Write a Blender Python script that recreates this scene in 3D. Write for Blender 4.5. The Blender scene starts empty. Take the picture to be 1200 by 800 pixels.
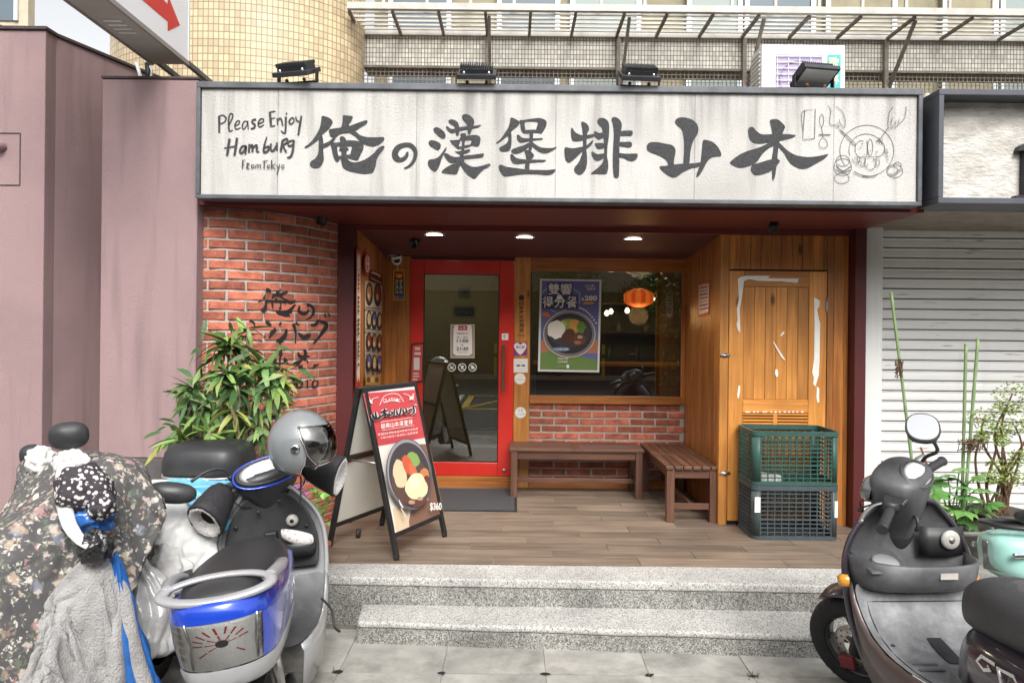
import bpy, bmesh, math, random
from mathutils import Vector, Matrix, noise as mnoise
from mathutils.geometry import tessellate_polygon
random.seed(7)
scene = bpy.context.scene
COL = scene.collection
R = math.radians
# ------------------------------------------------------------------ camera
FPX, HX, HY, EYE, ROLL = 850.0, 600.0, 385.0, 1.70, R(0.6)
cam_d = bpy.data.cameras.new('camera'); cam = bpy.data.objects.new('camera', cam_d); COL.objects.link(cam)
cam_d.sensor_width = 36.0; cam_d.lens = FPX / 1200 * 36
cam_d.shift_y = -(400 - HY) / 1200
cam_d.clip_end = 500; cam_d.clip_start = 0.05
cam.matrix_world = Matrix.Translation((0, 0, EYE)) @ Matrix.Rotation(R(90), 4, 'X') @ Matrix.Rotation(ROLL, 4, 'Z')
scene.camera = cam
# ------------------------------------------------------------------ sky, sun, exposure
SUN_EL, SUN_AZ = R(44), R(168)
world = bpy.data.worlds.new('World'); scene.world = world; world.use_nodes = True
wn = world.node_tree.nodes; wl = world.node_tree.links
sky = wn.new('ShaderNodeTexSky'); sky.sky_type = 'NISHITA'; sky.sun_disc = False
sky.sun_elevation = SUN_EL; sky.sun_rotation = SUN_AZ; sky.dust_density = 4.0; sky.air_density = 1.0
hsv = wn.new('ShaderNodeHueSaturation'); hsv.inputs['Saturation'].default_value = 0.10
wl.new(sky.outputs[0], hsv.inputs['Color'])
wl.new(hsv.outputs[0], wn['Background'].inputs[0]); wn['Background'].inputs[1].default_value = 0.13
sun_d = bpy.data.lights.new('sun', 'SUN'); sun_d.energy = 1.5; sun_d.angle = R(28); sun_d.color = (1.0, 0.97, 0.93)
sun = bpy.data.objects.new('sun', sun_d); COL.objects.link(sun)
sdir = Vector((math.sin(SUN_AZ) * math.cos(SUN_EL), math.cos(SUN_AZ) * math.cos(SUN_EL), math.sin(SUN_EL)))
sun.rotation_euler = sdir.to_track_quat('Z', 'Y').to_euler(); sun.location = (0, -2, 12)
vs = scene.view_settings
vs.view_transform = 'Standard'; vs.look = 'None'; vs.gamma = 1.0; vs.use_curve_mapping = False; vs.exposure = 1.0

# ------------------------------------------------------------------ helpers
CR, SR = math.cos(ROLL), math.sin(ROLL)
def W(px, py, d):
    """pixel of the photograph + distance -> point"""
    a, b = px - HX, py - HY
    x = a * CR + b * SR; y = -a * SR + b * CR
    return Vector((x * d / FPX, d, EYE - y * d / FPX))
def Wz(px, py, z):
    """pixel + height -> point (for what stands on something)"""
    a, b = px - HX, py - HY
    x = a * CR + b * SR; y = -a * SR + b * CR
    d = (EYE - z) * FPX / y
    return Vector((x * d / FPX, d, z))

def tag(o, label=None, cat=None, group=None, kind=None):
    if label: o['label'] = label
    if cat: o['category'] = cat
    if group: o['group'] = group
    if kind: o['kind'] = kind
    return o
def wmat(o):
    m = o.matrix_basis.copy()
    if o.parent: m = wmat(o.parent) @ o.matrix_parent_inverse @ m
    return m
def thing(name, label, cat, loc=(0, 0, 0), rot=None, group=None):
    o = bpy.data.objects.new(name, None); COL.objects.link(o); o.empty_display_size = 0.1
    o.matrix_basis = Matrix.Translation(loc) @ (rot.to_4x4() if rot is not None else Matrix.Identity(4))
    return tag(o, label, cat, group)
def adopt(o, parent, local=False):
    if parent is not None:
        o.parent = parent
        if not local: o.matrix_parent_inverse = wmat(parent).inverted()
    return o
def link_mesh(name, me, parent=None, local=False):
    o = bpy.data.objects.new(name, me); COL.objects.link(o)
    return adopt(o, parent, local)

class MB:
    def __init__(s): s.v = []; s.f = []; s.m = []; s.s = []
    def face(s, idx, mi=0, sm=False): s.f.append(tuple(idx)); s.m.append(mi); s.s.append(sm)
    def add(s, pts):
        b = len(s.v); s.v.extend([tuple(p) for p in pts]); return b
    def poly(s, pts, mi=0):
        b = s.add(pts); s.face(range(b, b + len(pts)), mi); return s
    def box(s, x0, x1, y0, y1, z0, z1, mi=0, M=None):
        P = [Vector(p) for p in ((x0,y0,z0),(x1,y0,z0),(x1,y1,z0),(x0,y1,z0),(x0,y0,z1),(x1,y0,z1),(x1,y1,z1),(x0,y1,z1))]
        if M is not None: P = [M @ p for p in P]
        b = s.add(P)
        for q in ((0,3,2,1),(4,5,6,7),(0,1,5,4),(1,2,6,5),(2,3,7,6),(3,0,4,7)): s.face([b + i for i in q], mi)
        return s
    def bar(s, a, b, w, h, mi=0, up=(0, 0, 1)):
        a, b = Vector(a), Vector(b); d = (b - a); L = d.length; d.normalize()
        x = d.cross(Vector(up))
        if x.length < 1e-4: x = d.cross(Vector((1, 0, 0)))
        x.normalize(); z = x.cross(d)
        M = Matrix.Translation(a) @ Matrix((x, d, z)).transposed().to_4x4()
        return s.box(-w/2, w/2, 0, L, -h/2, h/2, mi, M)
    def prism(s, pts, ex, mi=0, mside=None):
        ex = Vector(ex); n = len(pts); pts = [Vector(p) for p in pts]
        b = s.add(pts); c = s.add([p + ex for p in pts])
        s.face(range(b, b + n), mi); s.face(reversed(range(c, c + n)), mi)
        for i in range(n):
            j = (i + 1) % n; s.face((b + i, c + i, c + j, b + j), mi if mside is None else mside)
        return s
    def flat(s, pts, mi=0):
        """possibly concave flat polygon, triangulated"""
        pts = [Vector(p) for p in pts]; b = s.add(pts)
        for t in tessellate_polygon([pts]): s.face([b + i for i in t], mi)
        return s
    def loft(s, rings, mi=0, cap=True, closed=True, sm=True, loop=False):
        n = len(rings[0]); bs = [s.add(r) for r in rings]
        k = len(rings)
        for i in range(k if loop else k - 1):
            a, b = bs[i], bs[(i + 1) % k]
            for j in range(n if closed else n - 1):
                jj = (j + 1) % n; s.face((a + j, a + jj, b + jj, b + j), mi, sm)
        if cap and closed and not loop:
            s.face(reversed(range(bs[0], bs[0] + n)), mi); s.face(range(bs[-1], bs[-1] + n), mi)
        return s
    def tube(s, pts, r, n=8, mi=0, cap=True, flat=1.0, loop=False, up=None):
        pts = [Vector(p) for p in pts]; k = len(pts)
        rs = r if isinstance(r, (list, tuple)) else [r] * k
        rings = []; nx = None
        for i in range(k):
            if loop: t = pts[(i + 1) % k] - pts[i - 1]
            else: t = pts[min(i + 1, k - 1)] - pts[max(i - 1, 0)]
            if t.length < 1e-9: t = Vector((0, 0, 1))
            t.normalize()
            if nx is None or up is not None:
                ref = Vector(up) if up is not None else Vector((0, 0, 1))
                if abs(t.dot(ref)) > 0.95: ref = Vector((1, 0, 0))
                nx = t.cross(ref)
            else: nx = nx - t * nx.dot(t)
            nx.normalize(); ny = t.cross(nx)
            rings.append([pts[i] + nx * (math.cos(a) * rs[i]) + ny * (math.sin(a) * rs[i] * flat) for a in (2 * math.pi * j / n for j in range(n))])
        return s.loft(rings, mi, cap, loop=loop)
    def lathe(s, prof, M=None, n=24, mi=0, cap=False):
        rings = []
        for r, z in prof:
            rg = [Vector((r * math.cos(2*math.pi*j/n), r * math.sin(2*math.pi*j/n), z)) for j in range(n)]
            rings.append([M @ p for p in rg] if M is not None else rg)
        return s.loft(rings, mi, cap)
    def surf(s, rows, mi=0, sm=True):
        return s.loft(rows, mi, cap=False, closed=False, sm=sm)
    def mesh(s, name, mats):
        me = bpy.data.meshes.new(name); me.from_pydata(s.v, [], s.f)
        for m in (mats if isinstance(mats, (list, tuple)) else [mats]): me.materials.append(m)
        me.polygons.foreach_set('material_index', s.m); me.polygons.foreach_set('use_smooth', s.s); me.update()
        return me
    def build(s, name, mats, parent=None, bevel=0, seg=2, sub=0, local=False, solid=0, recalc=True, disp=None):
        me = s.mesh(name, mats)
        if recalc:
            bm = bmesh.new(); bm.from_mesh(me); bmesh.ops.recalc_face_normals(bm, faces=bm.faces); bm.to_mesh(me); bm.free()
        o = link_mesh(name, me, parent, local)
        if solid:
            m = o.modifiers.new('solid', 'SOLIDIFY'); m.thickness = solid; m.offset = 0
        if bevel:
            m = o.modifiers.new('bevel', 'BEVEL'); m.width = bevel; m.segments = seg; m.limit_method = 'ANGLE'; m.angle_limit = R(35)
            m.harden_normals = False
        if sub:
            m = o.modifiers.new('sub', 'SUBSURF'); m.levels = sub; m.render_levels = sub
        return o
def frame(origin, u, v):
    """matrix: local x -> u, local y -> v"""
    u = Vector(u).normalized(); v = Vector(v); v = (v - u * v.dot(u)).normalized(); w = u.cross(v)
    m = Matrix((u, v, w)).transposed().to_4x4(); m.translation = Vector(origin); return m
def smooth_path(pts, n=6, closed=False):
    P = [Vector(p) for p in pts]; k = len(P); out = []
    for i in range(k if closed else k - 1):
        if closed: p0, p1, p2, p3 = P[i-1], P[i], P[(i+1) % k], P[(i+2) % k]
        else: p0, p1, p2, p3 = P[max(i-1, 0)], P[i], P[i+1], P[min(i+2, k-1)]
        for j in range(n):
            t = j / n
            out.append(0.5 * ((2*p1) + (p2-p0)*t + (2*p0-5*p1+4*p2-p3)*t*t + (3*p1-p0-3*p2+p3)*t**3))
    if not closed: out.append(P[-1])
    return out
def sring(c, a, b, ux, uy, e=2.0, n=20):
    """superellipse ring"""
    out = []
    for j in range(n):
        t = 2 * math.pi * j / n; ct, st = math.cos(t), math.sin(t)
        out.append(Vector(c) + Vector(ux) * (a * math.copysign(abs(ct) ** (2/e), ct)) + Vector(uy) * (b * math.copysign(abs(st) ** (2/e), st)))
    return out
_txt = {}
def text_shape(s, bold=0.0, shear=0.0):
    key = (s, bold, shear)
    if key not in _txt:
        cu = bpy.data.curves.new('t', 'FONT'); cu.body = s; cu.size = 1.0; cu.offset = bold; cu.shear = shear
        cu.resolution_u = 3; cu.fill_mode = 'FRONT'
        o = bpy.data.objects.new('t', cu)
        me = o.to_mesh()
        V = [v.co.copy() for v in me.vertices]; Fc = [tuple(p.vertices) for p in me.polygons]
        o.to_mesh_clear(); bpy.data.objects.remove(o); bpy.data.curves.remove(cu)
        if not V: V = [Vector((0, 0, 0)), Vector((1, 1, 0))]
        xs = [v.x for v in V]; ys = [v.y for v in V]
        _txt[key] = (V, Fc, min(xs), max(xs), min(ys), max(ys))
    return _txt[key]
def put_text(mb, s, M, x0, x1, y0, y1, mi=0, bold=0.0, shear=0.0, z=0.0):
    """fit the text's outline into the box x0..x1, y0..y1 of plane M"""
    V, Fc, a0, a1, b0, b1 = text_shape(s, bold, shear)
    sx = (x1 - x0) / max(a1 - a0, 1e-6); sy = (y1 - y0) / max(b1 - b0, 1e-6)
    b = mb.add([M @ Vector((x0 + (v.x - a0) * sx, y0 + (v.y - b0) * sy, z)) for v in V])
    for f in Fc: mb.face([b + i for i in f], mi)
def disc(mb, M, cx, cy, rx, ry, mi=0, z=0.0, n=28, wob=0.0, seed=0, e=2.0):
    pts = []
    for j in range(n):
        t = 2*math.pi*j/n; k = 1 + wob * mnoise.noise(Vector((math.cos(t)*1.7+seed, math.sin(t)*1.7, seed*3.1)))
        ct, st = math.cos(t), math.sin(t)
        pts.append(M @ Vector((cx + rx*k*math.copysign(abs(ct)**(2/e), ct), cy + ry*k*math.copysign(abs(st)**(2/e), st), z)))
    mb.poly(pts, mi)
def rect(mb, M, x0, x1, y0, y1, mi=0, z=0.0):
    mb.poly([M @ Vector(p) for p in ((x0,y0,z),(x1,y0,z),(x1,y1,z),(x0,y1,z))], mi)
def stroke_outline(pts, n=4):
    """(x, y, width) -> outline polygon"""
    P = smooth_path([(p[0], p[1], p[2]) for p in pts], n) if len(pts) > 2 else [Vector(p) for p in pts]
    L, Rr = [], []
    for i, p in enumerate(P):
        t = (P[min(i+1, len(P)-1)] - P[max(i-1, 0)]); t = Vector((t.x, t.y)); t.normalize(); nrm = Vector((-t.y, t.x)) * p.z / 2
        L.append((p.x + nrm.x, p.y + nrm.y)); Rr.append((p.x - nrm.x, p.y - nrm.y))
    return L, Rr
def put_stroke(mb, pts, fn, mi=0, n=4):
    L, Rr = stroke_outline(pts, n)
    a = mb.add([fn(*p) for p in L]); b = mb.add([fn(*p) for p in Rr])
    for i in range(len(L) - 1): mb.face((a+i, a+i+1, b+i+1, b+i), mi)
def put_blob(mb, pts, fn, mi=0, n=3):
    P = smooth_path([(p[0], p[1], 0) for p in pts], n, closed=True)
    b = mb.add([fn(p.x, p.y) for p in P])
    for t in tessellate_polygon([P]): mb.face([b + i for i in t], mi)

# ------------------------------------------------------------------ materials
def pmat(name, col, rough=0.6, metal=0.0, var=0.0, vscale=4.0, bump=0.0, bscale=60.0, rnd=0.0, coat=0.0, trans=0.0, spec=0.5,
         col2=None, c2scale=3.0, c2amt=(0.45, 0.6), stretch=(1, 1, 1), emit=0.0, alpha=1.0, rvar=0.0, coords='Object', sheen=0.0, detail=4.0, ior=1.45):
    m = bpy.data.materials.new(name); m.use_nodes = True
    nt = m.node_tree; N = nt.nodes; L = nt.links; p = N['Principled BSDF']
    col = tuple(col) + (1,)
    p.inputs['Base Color'].default_value = col; p.inputs['Roughness'].default_value = rough; p.inputs['Metallic'].default_value = metal
    p.inputs['Specular IOR Level'].default_value = spec; p.inputs['Coat Weight'].default_value = coat; p.inputs['Coat Roughness'].default_value = 0.08
    p.inputs['Transmission Weight'].default_value = trans; p.inputs['Alpha'].default_value = alpha; p.inputs['IOR'].default_value = ior
    if emit: p.inputs['Emission Color'].default_value = col; p.inputs['Emission Strength'].default_value = emit
    if sheen: p.inputs['Sheen Weight'].default_value = sheen
    if var or bump or rnd or col2 or rvar:
        tc = N.new('ShaderNodeTexCoord'); mp = N.new('ShaderNodeMapping'); mp.inputs['Scale'].default_value = stretch
        L.new(tc.outputs[coords], mp.inputs['Vector'])
        vec = mp.outputs[0]
        if rnd:
            oi0 = N.new('ShaderNodeObjectInfo'); sc0 = N.new('ShaderNodeVectorMath'); sc0.operation = 'SCALE'; sc0.inputs[0].default_value = (9.1, 13.7, 5.3)
            L.new(oi0.outputs['Random'], sc0.inputs['Scale'])
            ad0 = N.new('ShaderNodeVectorMath'); ad0.operation = 'ADD'; L.new(vec, ad0.inputs[0]); L.new(sc0.outputs[0], ad0.inputs[1]); vec = ad0.outputs[0]
        cur = None
        if col2:
            nz = N.new('ShaderNodeTexNoise'); nz.inputs['Scale'].default_value = c2scale; nz.inputs['Detail'].default_value = 8; nz.inputs['Roughness'].default_value = 0.65
            L.new(vec, nz.inputs['Vector'])
            mr = N.new('ShaderNodeMapRange'); mr.inputs[1].default_value = c2amt[0]; mr.inputs[2].default_value = c2amt[1]
            L.new(nz.outputs[0], mr.inputs[0])
            mx = N.new('ShaderNodeMix'); mx.data_type = 'RGBA'; mx.inputs[6].default_value = col; mx.inputs[7].default_value = tuple(col2) + (1,)
            L.new(mr.outputs[0], mx.inputs[0]); cur = mx.outputs[2]
        if var or rnd:
            val = None
            if var:
                nz2 = N.new('ShaderNodeTexNoise'); nz2.inputs['Scale'].default_value = vscale; nz2.inputs['Detail'].default_value = detail; nz2.inputs['Roughness'].default_value = 0.6
                L.new(vec, nz2.inputs['Vector'])
                mr2 = N.new('ShaderNodeMapRange'); mr2.inputs[1].default_value = 0.25; mr2.inputs[2].default_value = 0.75
                mr2.inputs[3].default_value = 1 - var; mr2.inputs[4].default_value = 1 + var
                L.new(nz2.outputs[0], mr2.inputs[0]); val = mr2.outputs[0]
            if rnd:
                oi = N.new('ShaderNodeObjectInfo'); mr3 = N.new('ShaderNodeMapRange')
                mr3.inputs[3].default_value = 1 - rnd; mr3.inputs[4].default_value = 1 + rnd
                L.new(oi.outputs['Random'], mr3.inputs[0])
                if val is not None:
                    mm = N.new('ShaderNodeMath'); mm.operation = 'MULTIPLY'; L.new(val, mm.inputs[0]); L.new(mr3.outputs[0], mm.inputs[1]); val = mm.outputs[0]
                else: val = mr3.outputs[0]
            vm = N.new('ShaderNodeVectorMath'); vm.operation = 'SCALE'
            if cur is not None: L.new(cur, vm.inputs[0])
            else: vm.inputs[0].default_value = col[:3]
            L.new(val, vm.inputs['Scale']); cur = vm.outputs[0]
        if cur is not None: L.new(cur, p.inputs['Base Color'])
        if rvar:
            nz4 = N.new('ShaderNodeTexNoise'); nz4.inputs['Scale'].default_value = vscale * 1.7; nz4.inputs['Detail'].default_value = 6
            L.new(vec, nz4.inputs['Vector'])
            mr4 = N.new('ShaderNodeMapRange'); mr4.inputs[1].default_value = 0.3; mr4.inputs[2].default_value = 0.7
            mr4.inputs[3].default_value = max(rough - rvar, 0.03); mr4.inputs[4].default_value = min(rough + rvar, 1)
            L.new(nz4.outputs[0], mr4.inputs[0]); L.new(mr4.outputs[0], p.inputs['Roughness'])
        if bump:
            nz3 = N.new('ShaderNodeTexNoise'); nz3.inputs['Scale'].default_value = bscale; nz3.inputs['Detail'].default_value = 3
            L.new(vec, nz3.inputs['Vector'])
            bp = N.new('ShaderNodeBump'); bp.inputs['Strength'].default_value = bump; bp.inputs['Distance'].default_value = 0.01
            L.new(nz3.outputs[0], bp.inputs['Height']); L.new(bp.outputs[0], p.inputs['Normal'])
    return m
def wood_mat(name, dark, light, axis='Z', rough=0.42, knots=True, rnd=0.12, gscale=1.0, coat=0.15):
    """grain along axis, seeded per object"""
    m = bpy.data.materials.new(name); m.use_nodes = True
    nt = m.node_tree; N = nt.nodes; L = nt.links; p = N['Principled BSDF']
    tc = N.new('ShaderNodeTexCoord'); oi = N.new('ShaderNodeObjectInfo')
    off = N.new('ShaderNodeVectorMath'); off.operation = 'ADD'
    sc = N.new('ShaderNodeVectorMath'); sc.operation = 'SCALE'; sc.inputs[0].default_value = (7.3, 3.1, 5.7)
    L.new(oi.outputs['Random'], sc.inputs['Scale']); L.new(tc.outputs['Object'], off.inputs[0]); L.new(sc.outputs[0], off.inputs[1])
    mp = N.new('ShaderNodeMapping'); s = {'X': (1.2, 22, 22), 'Y': (22, 1.2, 22), 'Z': (22, 22, 1.2)}[axis]
    mp.inputs['Scale'].default_value = tuple(a * gscale for a in s); L.new(off.outputs[0], mp.inputs['Vector'])
    nz = N.new('ShaderNodeTexNoise'); nz.inputs['Scale'].default_value = 1.6; nz.inputs['Detail'].default_value = 6; nz.inputs['Distortion'].default_value = 0.8
    L.new(mp.outputs[0], nz.inputs['Vector'])
    rp = N.new('ShaderNodeValToRGB'); rp.color_ramp.elements[0].position = 0.3; rp.color_ramp.elements[1].position = 0.72
    rp.color_ramp.elements[0].color = tuple(dark) + (1,); rp.color_ramp.elements[1].color = tuple(light) + (1,)
    L.new(nz.outputs[0], rp.inputs[0]); cur = rp.outputs[0]
    # blotches of stain
    nb = N.new('ShaderNodeTexNoise'); nb.inputs['Scale'].default_value = 2.2; nb.inputs['Detail'].default_value = 3; L.new(off.outputs[0], nb.inputs['Vector'])
    mrb = N.new('ShaderNodeMapRange'); mrb.inputs[1].default_value = 0.3; mrb.inputs[2].default_value = 0.7; mrb.inputs[3].default_value = 0.78; mrb.inputs[4].default_value = 1.18
    L.new(nb.outputs[0], mrb.inputs[0])
    mr = N.new('ShaderNodeMapRange'); mr.inputs[3].default_value = 1 - rnd; mr.inputs[4].default_value = 1 + rnd; L.new(oi.outputs['Random'], mr.inputs[0])
    mm = N.new('ShaderNodeMath'); mm.operation = 'MULTIPLY'; L.new(mrb.outputs[0], mm.inputs[0]); L.new(mr.outputs[0], mm.inputs[1])
    vm = N.new('ShaderNodeVectorMath'); vm.operation = 'SCALE'; L.new(cur, vm.inputs[0]); L.new(mm.outputs[0], vm.inputs['Scale']); cur = vm.outputs[0]
    if knots:
        mp2 = N.new('ShaderNodeMapping'); s2 = {'X': (2.4, 6, 6), 'Y': (6, 2.4, 6), 'Z': (6, 6, 2.4)}[axis]; mp2.inputs['Scale'].default_value = s2
        L.new(off.outputs[0], mp2.inputs['Vector'])
        vo = N.new('ShaderNodeTexVoronoi'); vo.inputs['Scale'].default_value = 0.9; L.new(mp2.outputs[0], vo.inputs['Vector'])
        k = N.new('ShaderNodeMapRange'); k.inputs[1].default_value = 0.05; k.inputs[2].default_value = 0.12; k.inputs[3].default_value = 0.22; k.inputs[4].default_value = 1.0
        L.new(vo.outputs['Distance'], k.inputs[0])
        vm2 = N.new('ShaderNodeVectorMath'); vm2.operation = 'SCALE'; L.new(cur, vm2.inputs[0]); L.new(k.outputs[0], vm2.inputs['Scale']); cur = vm2.outputs[0]
    L.new(cur, p.inputs['Base Color']); p.inputs['Roughness'].default_value = rough
    p.inputs['Coat Weight'].default_value = coat; p.inputs['Coat Roughness'].default_value = 0.25
    bp = N.new('ShaderNodeBump'); bp.inputs['Strength'].default_value = 0.15; bp.inputs['Distance'].default_value = 0.004
    L.new(nz.outputs[0], bp.inputs['Height']); L.new(bp.outputs[0], p.inputs['Normal'])
    return m
def speckle_mat(name, cols, scale, rough=0.7, grime=None):
    """terrazzo: voronoi chips"""
    m = bpy.data.materials.new(name); m.use_nodes = True
    nt = m.node_tree; N = nt.nodes; L = nt.links; p = N['Principled BSDF']
    tc = N.new('ShaderNodeTexCoord'); vo = N.new('ShaderNodeTexVoronoi'); vo.inputs['Scale'].default_value = scale
    L.new(tc.outputs['Object'], vo.inputs['Vector'])
    sep = N.new('ShaderNodeSeparateColor'); L.new(vo.outputs['Color'], sep.inputs[0])
    rp = N.new('ShaderNodeValToRGB'); rp.color_ramp.interpolation = 'CONSTANT'
    for i, (pos, c) in enumerate(cols):
        e = rp.color_ramp.elements[i] if i < 2 else rp.color_ramp.elements.new(pos)
        e.position = pos; e.color = tuple(c) + (1,)
    L.new(sep.outputs[0], rp.inputs[0]); cur = rp.outputs[0]
    if grime:
        nz = N.new('ShaderNodeTexNoise'); nz.inputs['Scale'].default_value = 2.2; nz.inputs['Detail'].default_value = 7; nz.inputs['Roughness'].default_value = 0.7
        L.new(tc.outputs['Object'], nz.inputs['Vector'])
        mr = N.new('ShaderNodeMapRange'); mr.inputs[1].default_value = 0.32; mr.inputs[2].default_value = 0.68; mr.inputs[3].default_value = grime[0]; mr.inputs[4].default_value = grime[1]
        L.new(nz.outputs[0], mr.inputs[0])
        vm = N.new('ShaderNodeVectorMath'); vm.operation = 'SCALE'; L.new(cur, vm.inputs[0]); L.new(mr.outputs[0], vm.inputs['Scale']); cur = vm.outputs[0]
    L.new(cur, p.inputs['Base Color']); p.inputs['Roughness'].default_value = rough
    bp = N.new('ShaderNodeBump'); bp.inputs['Strength'].default_value = 0.25; bp.inputs['Distance'].default_value = 0.003
    L.new(vo.outputs['Distance'], bp.inputs['Height']); L.new(bp.outputs[0], p.inputs['Normal'])
    return m
def streak_mat(name, base, dirt, amt=0.6, rough=0.85, bump=0.35, rust=None, ztop=None, zlen=0.25, topamt=0.0):
    """vertical rain streaks + blotches (+ rust), grime below the top edge where water runs"""
    m = bpy.data.materials.new(name); m.use_nodes = True
    nt = m.node_tree; N = nt.nodes; L = nt.links; p = N['Principled BSDF']
    tc = N.new('ShaderNodeTexCoord'); mp = N.new('ShaderNodeMapping'); mp.inputs['Scale'].default_value = (9, 9, 0.7)
    L.new(tc.outputs['Object'], mp.inputs['Vector'])
    nz = N.new('ShaderNodeTexNoise'); nz.inputs['Scale'].default_value = 1.3; nz.inputs['Detail'].default_value = 6; L.new(mp.outputs[0], nz.inputs['Vector'])
    mr = N.new('ShaderNodeMapRange'); mr.inputs[1].default_value = 0.5; mr.inputs[2].default_value = 0.78; mr.inputs[4].default_value = amt; L.new(nz.outputs[0], mr.inputs[0])
    nb = N.new('ShaderNodeTexNoise'); nb.inputs['Scale'].default_value = 1.7; nb.inputs['Detail'].default_value = 5; L.new(tc.outputs['Object'], nb.inputs['Vector'])
    mb_ = N.new('ShaderNodeMapRange'); mb_.inputs[1].default_value = 0.45; mb_.inputs[2].default_value = 0.75; mb_.inputs[4].default_value = amt * 0.7; L.new(nb.outputs[0], mb_.inputs[0])
    ad = N.new('ShaderNodeMath'); ad.operation = 'MAXIMUM'; L.new(mr.outputs[0], ad.inputs[0]); L.new(mb_.outputs[0], ad.inputs[1]); fac = ad.outputs[0]
    if ztop is not None:
        sx = N.new('ShaderNodeSeparateXYZ'); L.new(tc.outputs['Object'], sx.inputs[0])
        mz = N.new('ShaderNodeMapRange'); mz.inputs[1].default_value = ztop - zlen; mz.inputs[2].default_value = ztop; mz.inputs[4].default_value = 1.0; L.new(sx.outputs['Z'], mz.inputs[0])
        mp3 = N.new('ShaderNodeMapping'); mp3.inputs['Scale'].default_value = (14, 14, 0.5); L.new(tc.outputs['Object'], mp3.inputs['Vector'])
        n3 = N.new('ShaderNodeTexNoise'); n3.inputs['Scale'].default_value = 1.0; n3.inputs['Detail'].default_value = 5; L.new(mp3.outputs[0], n3.inputs['Vector'])
        m3 = N.new('ShaderNodeMapRange'); m3.inputs[1].default_value = 0.42; m3.inputs[2].default_value = 0.7; m3.inputs[4].default_value = topamt; L.new(n3.outputs[0], m3.inputs[0])
        mu = N.new('ShaderNodeMath'); mu.operation = 'MULTIPLY'; L.new(mz.outputs[0], mu.inputs[0]); L.new(m3.outputs[0], mu.inputs[1])
        a2 = N.new('ShaderNodeMath'); a2.operation = 'ADD'; a2.use_clamp = True; L.new(fac, a2.inputs[0]); L.new(mu.outputs[0], a2.inputs[1]); fac = a2.outputs[0]
    mx = N.new('ShaderNodeMix'); mx.data_type = 'RGBA'; mx.inputs[6].default_value = tuple(base) + (1,); mx.inputs[7].default_value = tuple(dirt) + (1,)
    L.new(fac, mx.inputs[0]); cur = mx.outputs[2]
    if rust:
        mp2 = N.new('ShaderNodeMapping'); mp2.inputs['Scale'].default_value = (2.2, 2.2, 26); L.new(tc.outputs['Object'], mp2.inputs['Vector'])
        nr = N.new('ShaderNodeTexNoise'); nr.inputs['Scale'].default_value = 1.5; nr.inputs['Detail'].default_value = 7; L.new(mp2.outputs[0], nr.inputs['Vector'])
        m4 = N.new('ShaderNodeMapRange'); m4.inputs[1].default_value = 0.63; m4.inputs[2].default_value = 0.71; m4.inputs[4].default_value = 0.8; L.new(nr.outputs[0], m4.inputs[0])
        mx2 = N.new('ShaderNodeMix'); mx2.data_type = 'RGBA'; mx2.inputs[7].default_value = tuple(rust) + (1,)
        L.new(cur, mx2.inputs[6]); L.new(m4.outputs[0], mx2.inputs[0]); cur = mx2.outputs[2]
    L.new(cur, p.inputs['Base Color']); p.inputs['Roughness'].default_value = rough
    n5 = N.new('ShaderNodeTexNoise'); n5.inputs['Scale'].default_value = 130; n5.inputs['Detail'].default_value = 2; L.new(tc.outputs['Object'], n5.inputs['Vector'])
    bp = N.new('ShaderNodeBump'); bp.inputs['Strength'].default_value = bump; bp.inputs['Distance'].default_value = 0.006
    L.new(n5.outputs[0], bp.inputs['Height']); L.new(bp.outputs[0], p.inputs['Normal'])
    return m
def glass_mat(name, tint=(0.9, 0.93, 0.92), refl=0.06, rough=0.0):
    """window pane: mostly see-through with a fresnel reflection"""
    m = bpy.data.materials.new(name); m.use_nodes = True
    nt = m.node_tree; N = nt.nodes; L = nt.links; N.remove(N['Principled BSDF'])
    tr = N.new('ShaderNodeBsdfTransparent'); tr.inputs[0].default_value = tuple(tint) + (1,)
    gl = N.new('ShaderNodeBsdfGlossy'); gl.inputs['Roughness'].default_value = rough
    fr = N.new('ShaderNodeFresnel'); fr.inputs['IOR'].default_value = 1.5
    mr = N.new('ShaderNodeMapRange'); mr.inputs[3].default_value = refl; mr.inputs[4].default_value = 1.0; L.new(fr.outputs[0], mr.inputs[0])
    mx = N.new('ShaderNodeMixShader'); L.new(mr.outputs[0], mx.inputs[0]); L.new(tr.outputs[0], mx.inputs[1]); L.new(gl.outputs[0], mx.inputs[2])
    L.new(mx.outputs[0], N['Material Output'].inputs[0])
    return m
M = {}
M['pink'] = streak_mat('pink_stucco', (0.315, 0.214, 0.216), (0.20, 0.138, 0.142), 0.75, 0.9, 0.55)
M['coping'] = pmat('coping', (0.07, 0.05, 0.05), 0.8, var=0.3, vscale=8)
M['plinth'] = pmat('grey_plinth', (0.11, 0.10, 0.10), 0.6, var=0.25, vscale=5, bump=0.2)
M['brick'] = pmat('red_brick', (0.43, 0.132, 0.080), 0.85, var=0.38, vscale=14, bump=0.7, bscale=90, rnd=0.32, col2=(0.26, 0.078, 0.052), c2scale=9, c2amt=(0.45, 0.72))
M['mortar'] = pmat('mortar', (0.43, 0.40, 0.36), 0.95, var=0.2, vscale=20, bump=0.5, bscale=150)
M['darkred'] = pmat('dark_red_paint', (0.088, 0.016, 0.017), 0.5, var=0.12, vscale=3, bump=0.1, bscale=60)
M['soffit'] = pmat('soffit_red', (0.125, 0.022, 0.018), 0.45, var=0.12, vscale=2)
M['ceilred'] = pmat('ceiling_maroon', (0.10, 0.030, 0.032), 0.6, var=0.15, vscale=1.5)
M['doorred'] = pmat('door_red_paint', (0.60, 0.026, 0.016), 0.35, var=0.1, vscale=3, coat=0.3)
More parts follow.
